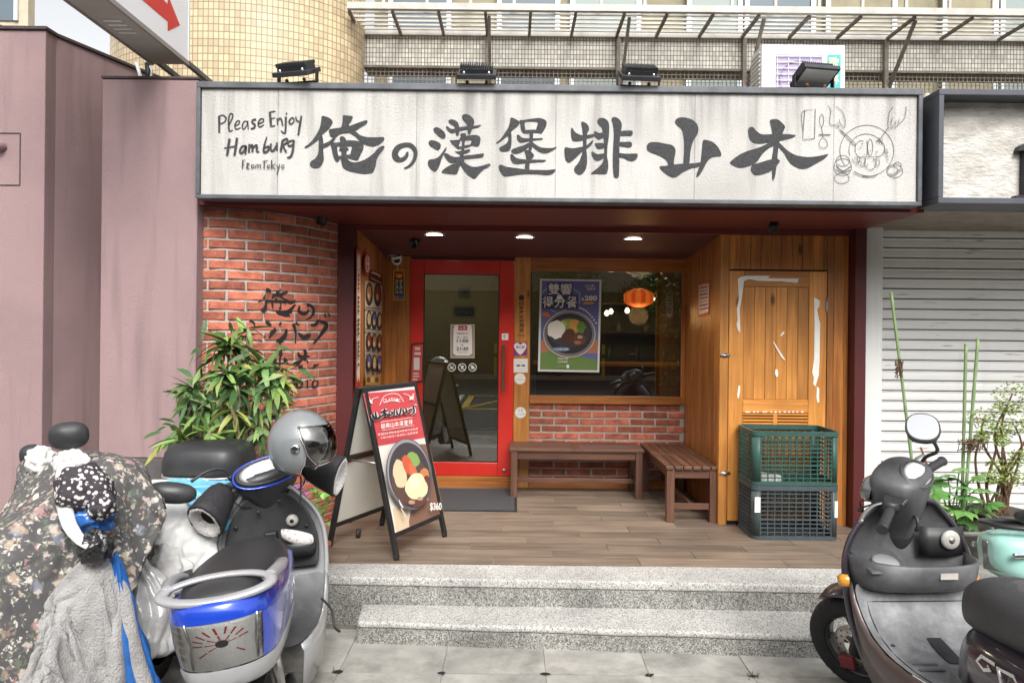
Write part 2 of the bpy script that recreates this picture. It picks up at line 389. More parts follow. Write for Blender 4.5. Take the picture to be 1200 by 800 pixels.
M['wood'] = wood_mat('orange_pine', (0.26, 0.085, 0.018), (0.50, 0.195, 0.042), rnd=.2)
M['wood_x'] = wood_mat('orange_pine_across', (0.26, 0.085, 0.018), (0.48, 0.185, 0.040), axis='X', rnd=.2)
M['wood_lite'] = wood_mat('light_pine', (0.38, 0.145, 0.028), (0.61, 0.265, 0.058), rnd=.16)
M['wood_lite_x'] = wood_mat('light_pine_across', (0.38, 0.14, 0.027), (0.60, 0.255, 0.056), axis='X')
M['bench'] = wood_mat('bench_wood', (0.070, 0.028, 0.016), (0.145, 0.062, 0.034), axis='X', rough=0.5, knots=False, gscale=1.3)
M['bench_y'] = wood_mat('bench_wood_y', (0.070, 0.028, 0.016), (0.15, 0.066, 0.036), axis='Y', rough=0.5, knots=False, gscale=1.3)
M['bench_z'] = wood_mat('bench_wood_z', (0.075, 0.030, 0.017), (0.15, 0.066, 0.037), axis='Z', rough=0.5, knots=False, gscale=1.3)
M['deck'] = wood_mat('wood_look_tile', (0.115, 0.084, 0.062), (0.245, 0.188, 0.142), axis='X', rough=0.5, knots=False, rnd=0.16, gscale=0.8, coat=0.0)
M['grout'] = pmat('grout', (0.30, 0.27, 0.23), 0.95, var=0.2)
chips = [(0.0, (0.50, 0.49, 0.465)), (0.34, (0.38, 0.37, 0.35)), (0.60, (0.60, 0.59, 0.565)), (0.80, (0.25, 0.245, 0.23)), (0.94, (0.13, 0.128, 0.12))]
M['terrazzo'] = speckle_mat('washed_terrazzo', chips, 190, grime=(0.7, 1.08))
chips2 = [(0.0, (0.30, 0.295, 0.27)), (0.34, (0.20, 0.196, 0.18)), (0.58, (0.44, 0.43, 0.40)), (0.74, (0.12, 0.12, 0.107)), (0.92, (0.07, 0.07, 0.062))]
M['terrazzo_dark'] = speckle_mat('dark_terrazzo', chips2, 190, grime=(0.5, 1.35))  # darker, more mottled chips for the risers
M['slab'] = pmat('paving_concrete', (0.31, 0.30, 0.275), 0.9, var=0.42, vscale=4, bump=0.35, bscale=120, rnd=0.08, col2=(0.215, 0.208, 0.188), c2scale=6, c2amt=(0.5, 0.7), detail=8)
M['asphalt'] = pmat('asphalt', (0.055, 0.055, 0.057), 0.9, var=0.3, vscale=6, bump=0.5, bscale=150)
M['dirt'] = pmat('joint_dirt', (0.15, 0.14, 0.12), 0.95, var=0.4, vscale=30)
M['board'] = streak_mat('sign_stucco', (0.53, 0.515, 0.49), (0.27, 0.26, 0.245), 0.72, 0.9, 0.6, ztop=3.15, zlen=0.34, topamt=0.85)
M['ink'] = pmat('sign_ink', (0.042, 0.042, 0.044), 0.85, var=0.45, vscale=60, col2=(0.085, 0.085, 0.085), c2scale=110, c2amt=(0.5, 0.75))
M['frame'] = pmat('sign_frame_metal', (0.115, 0.12, 0.13), 0.55, 0.3, var=0.3, vscale=9)
M['black'] = pmat('black_plastic', (0.018, 0.018, 0.019), 0.5, var=0.2, vscale=10)
M['blackmetal'] = pmat('black_metal', (0.02, 0.02, 0.021), 0.42, 0.2, var=0.3, vscale=14)
M['chrome'] = pmat('chrome', (0.62, 0.62, 0.63), 0.18, 1.0)
M['steel'] = pmat('stainless', (0.45, 0.44, 0.43), 0.35, 0.9, var=0.2, vscale=10)
M['galv'] = pmat('galvanised', (0.44, 0.42, 0.385), 0.55, 0.15, var=0.22, vscale=6, col2=(0.34, 0.29, 0.24), c2scale=4, c2amt=(0.58, 0.75))
M['galv_d'] = pmat('weathered_steel', (0.23, 0.20, 0.165), 0.7, 0.2, var=0.3, vscale=9)
M['white'] = pmat('white_paint', (0.78, 0.78, 0.77), 0.5, var=0.05)
M['paper'] = pmat('paper_white', (0.80, 0.79, 0.77), 0.6)
M['pillar'] = streak_mat('white_pillar', (0.72, 0.72, 0.70), (0.46, 0.44, 0.41), 0.45, 0.8, 0.15)
M['shutter'] = streak_mat('white_shutter', (0.74, 0.735, 0.72), (0.56, 0.55, 0.53), 0.4, 0.5, 0.03, rust=(0.23, 0.10, 0.07))
M['dark'] = pmat('shadow_gap', (0.012, 0.011, 0.011), 0.9)
# ================================================================== draped sheets: real cloth, settled on rough body shapes before the scene is built
def _sup(c, r, e=2.6, n=28, m=18, rot=None):
    mb = MB(); rings = []
    for j in range(m + 1):
        v = -math.pi/2 + math.pi*j/m; cv_, sv_ = math.cos(v), math.sin(v); rg = []
        for i in range(n):
            u = 2*math.pi*i/n; d = Vector((cv_*math.cos(u), cv_*math.sin(u), sv_)); d = Vector([math.copysign(abs(q)**(2/e), q)*k for q, k in zip(d, r)])
            rg.append(Vector(c) + (rot @ d if rot else d))
        rings.append(rg)
    mb.loft(rings); return mb
def _collider(mb):
    o = mb.build('sim_body', [], None); md = o.modifiers.new('c', 'COLLISION'); o.collision.thickness_outer = .012; o.collision.cloth_friction = 8; return o
def _sheet(c, sx, sy, nx, ny, rotz=0.0, tilt=(0, 0), bend=.5, tens=15, mass=.25, seed=0, damp=5, pin=None):
    mb = MB(); rr_ = random.Random(seed); Rz = Matrix.Rotation(rotz, 3, 'Z')
    rows = []
    for j in range(ny + 1):
        rows.append([Vector(c) + Rz @ Vector(((i/nx - .5)*sx, (j/ny - .5)*sy, (i/nx - .5)*tilt[0] + (j/ny - .5)*tilt[1] + rr_.uniform(-.006, .006))) for i in range(nx + 1)])
    mb.surf(rows); o = mb.build('sim_sheet', [], None)
    return _clothify(o, bend, tens, mass, damp, [j*(nx + 1) + i for j in range(ny + 1) for i in range(nx + 1) if pin and pin(i, j)])
def _clothify(o, bend, tens, mass, damp, pins):
    md = o.modifiers.new('cloth', 'CLOTH'); st = md.settings; st.quality = 6; st.mass = mass; st.tension_stiffness = tens; st.compression_stiffness = tens; st.shear_stiffness = tens*.5; st.bending_stiffness = bend
    st.tension_damping = damp; st.compression_damping = damp; st.air_damping = 1.5; md.collision_settings.distance_min = .010; md.collision_settings.collision_quality = 3; md.point_cache.frame_end = 80
    if pins:
        vg = o.vertex_groups.new(name='pin'); vg.add(pins, 1.0, 'ADD'); st.vertex_group_mass = 'pin'
    return o
def _settle(sheets, n):
    for f in range(1, n + 1): scene.frame_set(f)
    dg = bpy.context.evaluated_depsgraph_get(); out = []
    for o in sheets:
        ev = o.evaluated_get(dg); me = bpy.data.meshes.new_from_object(ev); out.append(me)
    for o in sheets: bpy.data.objects.remove(o)
    scene.frame_set(1); return out
PZ = [_sup((-1.90, 3.20, 1.03), (.30, .09, .085), 2.2, rot=Matrix.Rotation(R(-16), 3, 'Z')), _sup((-1.93, 2.78, .46), (.20, .52, .36), 3.0), _sup((-1.90, 3.22, .60), (.24, .16, .42), 2.6), _sup((-1.70, 3.10, 1.02), (.10, .14, .09), 2.2)]
PW = [_sup((-1.70, 3.66, .54), (.25, .24, .33), 2.8)]
PT = _sup((-1.575, 2.78, .70), (.07, .08, .16), 2.2)
_cols = [_collider(m) for m in PZ + PW]
_s1 = _sheet((-2.02, 2.90, 1.32), 1.85, 1.75, 84, 80, R(14), (.10, .15), bend=.25, seed=3)
_s2 = _sheet((-1.70, 3.60, .905), 1.05, 1.0, 60, 56, R(8), (0, 0), bend=1.2, tens=25, seed=4, pin=lambda i, j: abs(i - 30) < 9 and 28 < j < 38 and (i + j) % 3 == 0)
CLOTH_FLOWER, CLOTH_WHITE = _settle([_s1, _s2], 46)
def _static(me):
    o = bpy.data.objects.new('sim_body', me.copy()); COL.objects.link(o); o.modifiers.new('c', 'COLLISION'); o.collision.thickness_outer = .014; o.collision.cloth_friction = 20; return o
_cols += [_static(CLOTH_FLOWER), _static(CLOTH_WHITE), _collider(PT)]
_tl, _ta, _tr = W(-40, 800, 2.62), W(114, 640, 2.72), W(152, 740, 2.90)
def _top(u): return _tl.lerp(_ta, u/.66) if u < .66 else _ta.lerp(_tr, (u - .66)/.34)
_nx, _ny = 90, 56; mb = MB(); rows = []
for j in range(_ny + 1):
    t = j/_ny; rows.append([_top(i/_nx) + Vector((.52, -.854, 0))*(t*(_top(i/_nx).z - .03)) + Vector((.854, .52, 0))*((i/_nx - .6)*.30*t) + Vector((0, 0, .02*math.sin(i*.55)*min(t*4, 1))) for i in range(_nx + 1)])
mb.surf(rows); _s3 = _clothify(mb.build('sim_sheet', [], None), .5, 15, .35, 5, list(range(_nx + 1)))
_s4 = _sheet((-1.545, 3.36, .918), .30, .60, 24, 44, R(3), (0, .0), bend=1.0, tens=25, seed=6, pin=lambda i, j: j > 36 and (i + j) % 3 == 0)
CLOTH_TOWEL, CLOTH_CYAN = _settle([_s3, _s4], 40)
for o in _cols: bpy.data.objects.remove(o)
def draped(me, name, m, parent, thick=.003, sub=1):
    me.materials.clear(); me.materials.append(m)
    for p in me.polygons: p.use_smooth = True
    o = link_mesh(name, me, parent)
    if sub: q = o.modifiers.new('sub', 'SUBSURF'); q.levels = sub; q.render_levels = sub
    q = o.modifiers.new('solid', 'SOLIDIFY'); q.thickness = thick; q.offset = 1
    return o
# ================================================================== the setting
DECK = 0.27; D_FAC = 5.36; D_BACK = 6.55; SOFF = 2.47
def struct(o): o['kind'] = 'structure'; return o
mb = MB(); mb.box(-60, 60, -60, 60, -0.5, -0.012); struct(mb.build('ground', M['dirt']))
mb = MB(); mb.box(-60, 60, -11.2, 0.9, -0.012, -0.004); road = struct(mb.build('road', M['asphalt']))
M['yellow'] = pmat('yellow_road_paint', (0.62, 0.42, 0.04), 0.8, var=0.2, vscale=8)
M['roadwhite'] = pmat('white_road_paint', (0.7, 0.7, 0.68), 0.8, var=0.2, vscale=8)
def road_mark(pts, m):
    mb = MB()
    for a, b, w in pts:
        a, b = Vector((a[0], a[1], 0.0)), Vector((b[0], b[1], 0.0)); n = (b - a).cross(Vector((0, 0, 1))).normalized() * w / 2
        mb.prism([a - n, b - n, b + n, a + n], (0, 0, 0.004))
    mb.v = [(x, y, z) for x, y, z in mb.v]
    o = mb.build('road_marking', m, road); return o
Q = [(-1.0, -2.2), (3.6, -2.2), (3.6, -5.2), (-1.0, -5.2)]
road_mark([(Q[i], Q[(i+1) % 4], 0.15) for i in range(4)], M['yellow'])
road_mark([((-1.0 + 1.15*i, -2.28), (0.15 + 1.15*i, -5.12), 0.10) for i in range(4)], M['yellow'])
road_mark([((-1.25, -2.0), (-1.25, -5.4), 0.12)], M['roadwhite'])
# pavement of square slabs, each its own piece
mb = MB(); mb.box(-6, 6, 0.9, 4.3, -0.012, -0.006); pav = struct(mb.build('pavement', M['dirt']))
mb = MB(); mb.box(-6, 6, 0.80, 0.9, -0.012, 0.006); struct(mb.build('kerb', M['plinth'], None, 0.006))
ps = 0.511; slab_me = []
for k in range(4):
    mb = MB(); h = ps/2 - 0.0014; ch = (.006, .012, .009, .02)[k]
    pts = [(-h+ch, -h), (h-ch, -h), (h, -h+ch), (h, h-ch), (h-ch, h), (-h+ch, h), (-h, h-ch), (-h, -h+ch)]
    if k == 3: pts = [(-h, -h), (h-0.03, -h), (h, -h+0.02), (h, h), (-h+ch, h), (-h, h-ch)]
    mb.prism([(x, y, -0.02) for x, y in pts], (0, 0, 0.02)); slab_me.append(mb.mesh('paving_slab', M['slab']))
    bm = bmesh.new(); bm.from_mesh(slab_me[-1]); bmesh.ops.recalc_face_normals(bm, faces=bm.faces); bm.to_mesh(slab_me[-1]); bm.free()
gx0 = W(518, 787, 3.57).x
for j in range(5):
    for i in range(-9, 11):
        o = link_mesh('paving_slab', random.choice(slab_me), pav)
        o.location = (gx0 + (i + 0.5) * ps, 3.575 + (0.5 - j) * ps, random.uniform(-0.003, 0.001))
        o.rotation_euler = (random.uniform(-.004, .004), random.uniform(-.004, .004), random.uniform(-.004, .004))
# grass tufts and dirt holes at slab corners
M['weed'] = pmat('weed', (0.10, 0.11, 0.05), 0.8, rnd=0.2)
mb = MB()
for i in range(-3, 7):
    for j, yy in enumerate((3.575,)):
        c = Vector((gx0 + i * ps, yy, 0.0)); r = random.uniform(0.010, 0.030)
        ring = [c + Vector((math.cos(a)*r*random.uniform(.6, 1.3)*1.3, math.sin(a)*r*random.uniform(.6, 1.2), 0.0035)) for a in [k*math.pi/5 for k in range(10)]]
        mb.poly(ring, 0)
struct(mb.build('joint_hole', M['dark'], pav))
mb = MB()
for i in range(-3, 6):
    for q in range(random.choice((0, 4, 9, 14))):
        c = Vector((gx0 + i * ps + random.gauss(0, .02), 3.575 + random.gauss(0, .015), 0))
        a = random.uniform(0, 6.28); t = Vector((math.cos(a)*.02, math.sin(a)*.02, random.uniform(.012, .03)))
        n = Vector((-t.y, t.x, 0)) * 0.12
        mb.poly([c - n, c + n, c + t])
tag(mb.build('weeds', M['weed']), 'tiny dry weeds growing from the paving joints', 'weeds', kind='stuff')
# deck: terrazzo nosing, riser, step, wood-look tiles
mb = MB(); mb.box(-2.6, 4.6, 4.40, 9.0, -0.01, DECK - 0.006); deck = struct(mb.build('deck', M['grout']))
mb = MB()
y0l, y0r = 4.19, 4.10
P = [(-2.6, y0l, DECK), (4.6, y0r - 0.06, DECK), (4.6, 4.40, DECK), (-2.6, 4.40, DECK)]
mb.prism([Vector(p) - Vector((0, 0, 0.05)) for p in P], (0, 0, 0.05))
struct(mb.build('deck_edge', M['terrazzo'], None, 0.012, 3))
mb = MB(); P = [(-2.6, y0l + .004, -0.005), (4.6, y0r - .056, -0.005), (4.6, 4.39, -0.005), (-2.6, 4.39, -0.005)]
mb.prism(P, (0, 0, DECK - 0.046)); struct(mb.build('deck_riser', M['terrazzo_dark']))
STEP = 0.118
a, b = Wz(418, 728, STEP), Wz(975, 745, STEP); a2, b2 = Wz(430, 697, STEP), Wz(946, 712, STEP)
mb = MB(); P = [a, b, Vector((b2.x, 4.125, STEP)), Vector((a2.x, 4.155, STEP))]
Pm = []
for i in range(15):
    t = i / 14; q = a.lerp(b, t); Pm.append(q + Vector((0, random.uniform(-.006, .006), 0)))
mb.prism([p - Vector((0, 0, 0.035)) for p in Pm + P[2:]], (0, 0, 0.035))
struct(mb.build('step', M['terrazzo'], None, 0.014, 3))
mb = MB(); mb.prism([Vector((p.x + (.003 if i in (0, len(Pm)+1) else 0), p.y + (.005 if i < len(Pm) else 0), -0.006)) for i, p in enumerate(Pm + P[2:])], (0, 0, STEP - 0.03))
struct(mb.build('step_riser', M['terrazzo_dark']))
# deck tiles
rows = 15; th = 0.146; y = 4.405; r = 0
while y < 6.5:
    x = -2.5 + (r * 0.37) % 0.9 - 0.3
    while x < 2.6:
        x1 = x + 0.9
        if x1 > -2.2:
            mb = MB(); mb.box(max(x, -2.3) + .002, min(x1, 2.58) - .002, y + .002, min(y + th, 6.545) - .002, DECK - 0.02, DECK + random.uniform(0, .0012))
            mb.build('deck_tile', M['deck'], deck, recalc=False)
        x = x1
    y += th; r += 1
# ================================================================== restaurant shell
shop = thing('restaurant_front', 'recessed restaurant shopfront clad in orange pine, brick and dark red trim', 'shopfront', (0.5, 6.5, DECK))
mb = MB(); mb.box(-1.98, 2.56, 4.52, D_FAC + 0.02, SOFF - 0.02, SOFF + 0.06); mb.build('soffit', M['soffit'], shop)
# recess ceiling slopes gently to the back
zf, zb = 2.425, 2.335
mb = MB(); mb.prism([(-1.25, D_FAC + 0.03, zf), (1.62, D_FAC + 0.03, zf), (1.62, D_BACK + 0.1, zb), (-1.25, D_BACK + 0.1, zb)], (0, 0, 0.2)); mb.build('ceiling', M['ceilred'], shop)
mb = MB(); mb.box(-1.26, 2.54, D_FAC - 0.03, D_FAC + 0.024, zf - 0.012, SOFF - 0.021); mb.build('header_trim', M['soffit'], shop)
# posts
p0, p1 = W(400, 400, D_FAC), W(416, 400, D_FAC)
mb = MB(); mb.box(p0.x - .02, p1.x, D_FAC - 0.06, D_FAC + 0.05, DECK, SOFF - 0.012); mb.build('post', M['darkred'], shop, 0.004)
p0, p1 = W(994, 420, D_FAC), W(1007, 420, D_FAC)
mb = MB(); mb.box(p0.x, p1.x, D_FAC - 0.10, D_FAC + 0.12, DECK, SOFF - 0.012); mb.build('post', M['darkred'], shop, 0.004)
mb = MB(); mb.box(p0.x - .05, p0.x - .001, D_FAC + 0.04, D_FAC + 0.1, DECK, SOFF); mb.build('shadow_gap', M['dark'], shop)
XL, XR = -1.15, 1.565
# left recess side wall: planks
def plank(x0, x1, y0, y1, z0, z1, m, nm='plank', par=None):
    mb = MB(); mb.box(x0, x1, y0, y1, z0, z1); return mb.build(nm, m, par or shop, 0.0025, 1)
y = D_FAC + 0.03
while y < D_BACK - 0.01:
    w = min(0.17, D_BACK - y); plank(XL - 0.03, XL + random.uniform(0, .002), y + .001, y + w - .001, DECK, 2.45, M['wood']); y += w
y = D_FAC + 0.052
while y < D_BACK - 0.01:
    w = min(0.098, D_BACK - y); plank(XR + random.uniform(-.0015, 0), XR + 0.03, y + .001, y + w - .001, DECK, 2.45, M['wood']); y += w
# back wall
bl = W(452, 400, D_BACK).x - 0.02; dl = W(480.5, 420, D_BACK).x; dr = W(602, 420, D_BACK).x
plank(bl - .03, (bl + dl)/2 - .001, D_BACK, D_BACK + .03, DECK, 2.45, M['wood'])
plank((bl + dl)/2 + .001, dl - .003, D_BACK, D_BACK + .03, DECK, 2.45, M['wood'])
wl_, wr_ = W(621, 400, D_BACK).x, W(798, 400, D_BACK).x; wt, wb = W(710, 318.5, D_BACK).z, W(710, 464, D_BACK).z
sb = W(710, 473, D_BACK).z
plank(dr + .003, wl_, D_BACK - .012, D_BACK + .05, DECK, 2.45, M['wood_lite'], 'door_post')
plank(wl_ + .001, XR - .001, D_BACK - .01, D_BACK + .05, wt, 2.45, M['wood_x'], 'window_head')
plank(wr_, XR - .002, D_BACK - .008, D_BACK + .05, sb + .001, wt - .001, M['wood'], 'window_jamb')
plank(wl_ + .001, wr_ - .001, D_BACK - .035, D_BACK + .05, sb, wb, M['wood_x'], 'window_sill')
plank(wl_ + .001, XR - .002, D_BACK - .02, D_BACK + .03, DECK, DECK + .075, M['wood_x'], 'baseboard')
plank(dl - .003, dr + .001, D_BACK - .03, D_BACK + .06, DECK, DECK + .10, M['wood_x'], 'door_sill')
plank(dl - .003, dr + .001, D_BACK - .002, D_BACK + .06, W(540, 304, D_BACK).z, 2.45, M['darkred'], 'door_head')
# brick under the window
mb = MB(); mb.box(wl_ + .002, XR - .003, D_BACK + .008, D_BACK + .05, DECK + .07, sb - .002)
bw = mb.build('brick_panel', M['mortar'], shop)
BL, BH, CH = 0.214, 0.0505, 0.0652
def brick_mesh(L, H=BH, T=0.04):
    mb = MB(); n = 0.004
    xs = [-L/2, -L/6, L/6, L/2]
    jit = lambda: random.uniform(-.0018, .0018)
    fr = [Vector((x + jit(), 0, z + jit())) for z in (-H/2, H/2) for x in xs]
    bev = [Vector((x * (1 - 2*n/L), -n + jit()*.6, z * (1 - 2*n/H))) for z in (-H/2, H/2) for x in xs]
    bk = [Vector((x, T, z)) for z in (-H/2, H/2) for x in (-L/2, L/2)]
    A, B, Cc = mb.add(fr), mb.add(bev), mb.add(bk)
    for i in range(3): mb.face((B+i, B+i+1, B+5+i, B+4+i))
    for i in range(3):
        mb.face((A+i, A+i+1, B+i+1, B+i)); mb.face((B+4+i, B+5+i, A+5+i, A+4+i))
    mb.face((A, B, B+4, A+4)); mb.face((B+3, A+3, A+7, B+7))
    mb.face((Cc, A, A+4, Cc+2)); mb.face((A+3, Cc+1, Cc+3, A+7)); mb.face((A+3, A+2, A+1, A, Cc, Cc+1)); mb.face((A+4, A+5, A+6, A+7, Cc+3, Cc+2))
    return mb.mesh('brick', M['brick'])
bricks_full = [brick_mesh(BL) for _ in range(6)]
_bc = {}
def brick_len(L):
    if abs(L - BL) < 0.004: return random.choice(bricks_full)
    k = round(L, 2)
    if k not in _bc: _bc[k] = brick_mesh(k)
    return _bc[k]
z = sb - 0.008 - BH/2; r = 0
while z > DECK + 0.07:
    x = wl_ + .004 - (0.115 if r % 2 else 0.0)
    while x < XR - 0.01:
        a, b = max(x, wl_ + .004), min(x + BL, XR - .004)
        if b - a > 0.03:
            o = link_mesh('brick', brick_len(b - a), bw); o.location = ((a + b)/2, D_BACK + .006 + random.uniform(-.003, .002), z)
        x += BL + 0.0145
    z -= CH; r += 1
# ------------------------------------------------------------------ curved brick wall
CP0, CPC, CP1 = Vector((-2.0, 4.60)), Vector((-1.52, 4.60)), Vector((-1.272, 5.34))
def bez(t): return CP0*(1-t)**2 + CPC*2*t*(1-t) + CP1*t*t
NB = 200; _pts = [bez(i/NB) for i in range(NB+1)]; _len = [0]
for i in range(NB): _len.append(_len[-1] + (_pts[i+1]-_pts[i]).length)
def arc(s):
    for i in range(NB):
        if _len[i+1] >= s or i == NB-1:
            t = (s - _len[i]) / (_len[i+1] - _len[i]); p = _pts[i].lerp(_pts[i+1], t); d = (_pts[i+1]-_pts[i]).normalized(); return p, d
bwall = thing('brick_wall', 'curved red brick wall with pale mortar and black painted lettering beside pink wall', 'wall', (-1.7, 4.8, DECK))
mb = MB()
back = []; front = []
for i in range(0, NB+1, 5):
    p = _pts[i]; d = (_pts[min(i+1, NB)] - _pts[max(i-1, 0)]).normalized(); n = Vector((d.y, -d.x))
    front.append(p - n * 0.0025); back.append(p - n * 0.12)
mb.surf([[(p.x, p.y, 0.0) for p in front], [(p.x, p.y, SOFF - .021) for p in front]])
mb.surf([[(p.x, p.y, 0.0) for p in back], [(p.x, p.y, SOFF - .021) for p in back]])
mb.surf([[(p.x, p.y, 0.0) for p in front], [(p.x, p.y, 0.0) for p in back]])
mb.build('mortar_bed', M['mortar'], bwall)
LT = _len[-1]; z = SOFF - 0.03 - BH/2; r = 0
while z > 0.15:
    s = -(0.115 if r % 2 else 0.0) - 0.04
    while s < LT:
        a, b = max(s, 0.0), min(s + BL, LT)
        if b - a > 0.03:
            p, d = arc((a+b)/2); o = link_mesh('brick', brick_len(b - a), bwall)
            o.location = (p.x, p.y + random.uniform(-.002, .002), z); o.rotation_euler = (0, random.uniform(-.006, .006), math.atan2(d.y, d.x))
        s += BL + 0.0145
    z -= CH; r += 1
# ------------------------------------------------------------------ pink walls
pier = thing('pink_pier', 'pink stucco pier between the brick wall and the taller pink wall', 'wall', (-2.25, 4.6, 0))
xa, xb = W(118, 300, 4.5).x, W(230.5, 300, 4.5).x; zt = W(175, 93, 4.5).z
mb = MB(); mb.box(xa, xb, 4.5, 4.9, 0.875, zt); mb.build('stucco_face', M['pink'], pier, 0.006)
mb = MB(); mb.box(xa - .004, xb + .002, 4.494, 4.9, 0.0, 0.872); mb.build('plinth', M['plinth'], pier, 0.004)
mb = MB(); mb.box(xa - .005, xb + .004, 4.492, 4.9, zt + .001, zt + .018); mb.build('coping', M['coping'], pier, 0.004)
lw = thing('pink_wall', 'tall pink stucco wall with a receding side at the left edge', 'wall', (-3.2, 4.6, 0))
xc = W(51, 300, 4.5).x; zt2 = W(25, 35.5, 4.5).z
P = [(-5.2, 4.5), (xc, 4.5), (xc + .002, 4.6), (-2.705, 5.19), (-2.60, 5.45), (-5.2, 5.45)]
mb = MB(); mb.prism([(x, y, 0.0) for x, y in P], (0, 0, zt2)); mb.build('stucco_face', M['pink'], lw, 0.005)
mb = MB(); mb.prism([(-5.2, 4.485, zt2 + .001), (xc + .012, 4.485, zt2 + .001), (xc + .014, 4.6, zt2 + .001), (-2.69, 5.18, zt2 + .001), (-2.585, 5.46, zt2 + .001), (-5.2, 5.46, zt2 + .001)], (0, 0, 0.022)); mb.build('coping', M['coping'], lw, 0.004)
a, b = W(0, 156, 4.497), W(23, 217, 4.497)
mb = MB()
for q in (((a.x, a.z), (b.x, a.z)), ((b.x, a.z), (b.x, b.z)), ((b.x, b.z), (a.x, b.z))):
    mb.bar((q[0][0], 4.499, q[0][1]), (q[1][0], 4.499, q[1][1]), 0.006, 0.006)
mb.build('hatch_outline', M['coping'], lw)
mb = MB(); c = W(1, 171, 4.49); mb.lathe([(0.0, .05), (.022, .05), (.03, .02), (.035, 0)], Matrix.Translation(c) @ Matrix.Rotation(R(90), 4, 'X'), 12); mb.build('hatch_knob', M['pink'], lw)
# ------------------------------------------------------------------ right front wood wall with cupboard door
WF = D_FAC
x0 = W(843.5, 400, WF).x; x1 = W(994, 400, WF).x
# corner board
plank(x0, x0 + .062, WF - .004, WF + .05, DECK, zf - .013, M['wood_lite'], 'corner_board')
dx0, dx1 = W(853, 400, WF).x, W(968.5, 400, WF).x; dz1 = W(910, 317, WF).z; dz0 = DECK + .03
x = x0 + .064
while x < x1 - .02:
    w = 0.0776; xe = min(x + w, x1)
    if xe <= dx1 + .004: zlo = dz1 + .008
    else: zlo = DECK
    if x < dx1 + .004 < xe:
        plank(x + .001, dx1 + .004, WF, WF + .03, dz1 + .008, zf - .013, M['wood']); x = dx1 + .005; xe = max(xe, x + .03); zlo = DECK
    plank(x + .0008, xe - .0008, WF + random.uniform(0, .002), WF + .03, zlo, zf - .013, M['wood']); x = xe
mb = MB(); mb.box(x0 + .05, x1, WF + .012, WF + .04, DECK, zf - .014); mb.build('wall_core', M['dark'], shop)
cd = thing('cupboard_door', 'orange pine cupboard door with torn white tape marks above the crates', 'door', ((dx0+dx1)/2, WF, dz0))
ix0, ix1 = W(871, 400, WF).x, W(947.5, 400, WF).x; iz1, iz0 = W(910, 336, WF).z, W(910, 468, WF).z
iz00 = W(910, 483.5, WF).z; lz0 = W(910, 498, WF).z
g = .003
plank(dx0 + .006, ix0, WF - .006, WF + .011, dz0, dz1 - .004, M['wood_lite'], 'stile', cd)
plank(ix1, dx1 - .003, WF - .006, WF + .011, dz0, dz1 - .004, M['wood_lite'], 'stile', cd)
plank(ix0 + .001, ix1 - .001, WF - .006, WF + .011, iz1, dz1 - .004, M['wood_lite_x'], 'rail', cd)
plank(ix0 + .001, ix1 - .001, WF - .006, WF + .011, iz00, iz0, M['wood_lite_x'], 'rail', cd)
plank(ix0 + .001, ix1 - .001, WF - .006, WF + .011, dz0, lz0, M['wood_lite_x'], 'rail', cd)
n = 6; w = (ix1 - ix0 - .002) / n
for i in range(n):
    plank(ix0 + .001 + i*w + .0009, ix0 + .001 + (i+1)*w - .0009, WF - .001 + random.uniform(-.001, .001), WF + .011, iz0 + .001, iz1 - .001, M['wood_lite'], 'door_board', cd)
mid = (ix0 + ix1)/2
plank(mid - .018, mid + .018, WF - .005, WF + .011, lz0 + .001, iz00 - .001, M['wood_lite'], 'muntin', cd)
for s0, s1 in ((ix0 + .002, mid - .019), (mid + .019, ix1 - .002)):
    for k in range(4):
        z = lz0 + (k + .5) * (iz00 - lz0)/4
        mb = MB(); mb.box(s0, s1, -.010, .008, -.004, .004, 0, Matrix.Translation((0, WF, z)) @ Matrix.Rotation(R(35), 4, 'X')); mb.build('louver', M['wood_lite_x'], cd)
# torn tape residue
M['tape'] = pmat('tape_residue', (0.78, 0.76, 0.70), 0.6, var=0.08, vscale=15)
def tape(cr):
    mb = MB(); put_blob(mb, [(840 + x/4, 300 + y/4) for x, y in cr], lambda px, py: W(px, py, WF - .0085), n=1); mb.build('tape_residue', M['tape'], cd, recalc=False)
tape([(98,108),(112,97),(140,92),(250,93),(238,104),(300,106),(385,106),(378,126),(300,118),(195,116),(150,108),(128,118),(118,190),(108,250),(110,360),(98,345),(92,320),(98,300),(94,250),(104,200)])
tape([(456,195),(478,205),(484,215),(480,238),(470,250),(480,300),(485,315),(482,490),(478,560),(468,590),(462,610),(452,600),(455,570),(447,545),(456,480),(458,340)])
tape([(262,398),(270,405),(318,480),(320,490),(300,470),(278,430)])
tape([(276,530),(284,530),(288,545),(286,565),(278,566),(273,548)])
tape([(103,605),(110,610),(106,650),(100,670),(96,650)]); tape([(470,610),(480,620),(480,685),(472,685),(467,660)])
tape([(296,372),(310,355),(318,352),(314,365),(300,376)])
for i in range(14):
    u = 130 + i * 20 + random.uniform(-6, 6)
    tape([(u, 728), (u+random.uniform(6, 14), 726), (u+10, 733), (u+2, 734)])
a = W(968.5, 357, WF - .008)
mb = MB(); mb.box(a.x - .006, a.x + .008, a.y - .006, a.y + .004, a.z - .055, a.z + .055); mb.tube([(a.x, a.y - .006, a.z - .055), (a.x, a.y - .006, a.z + .055)], .005, 8); mb.build('hinge', M['steel'], cd)
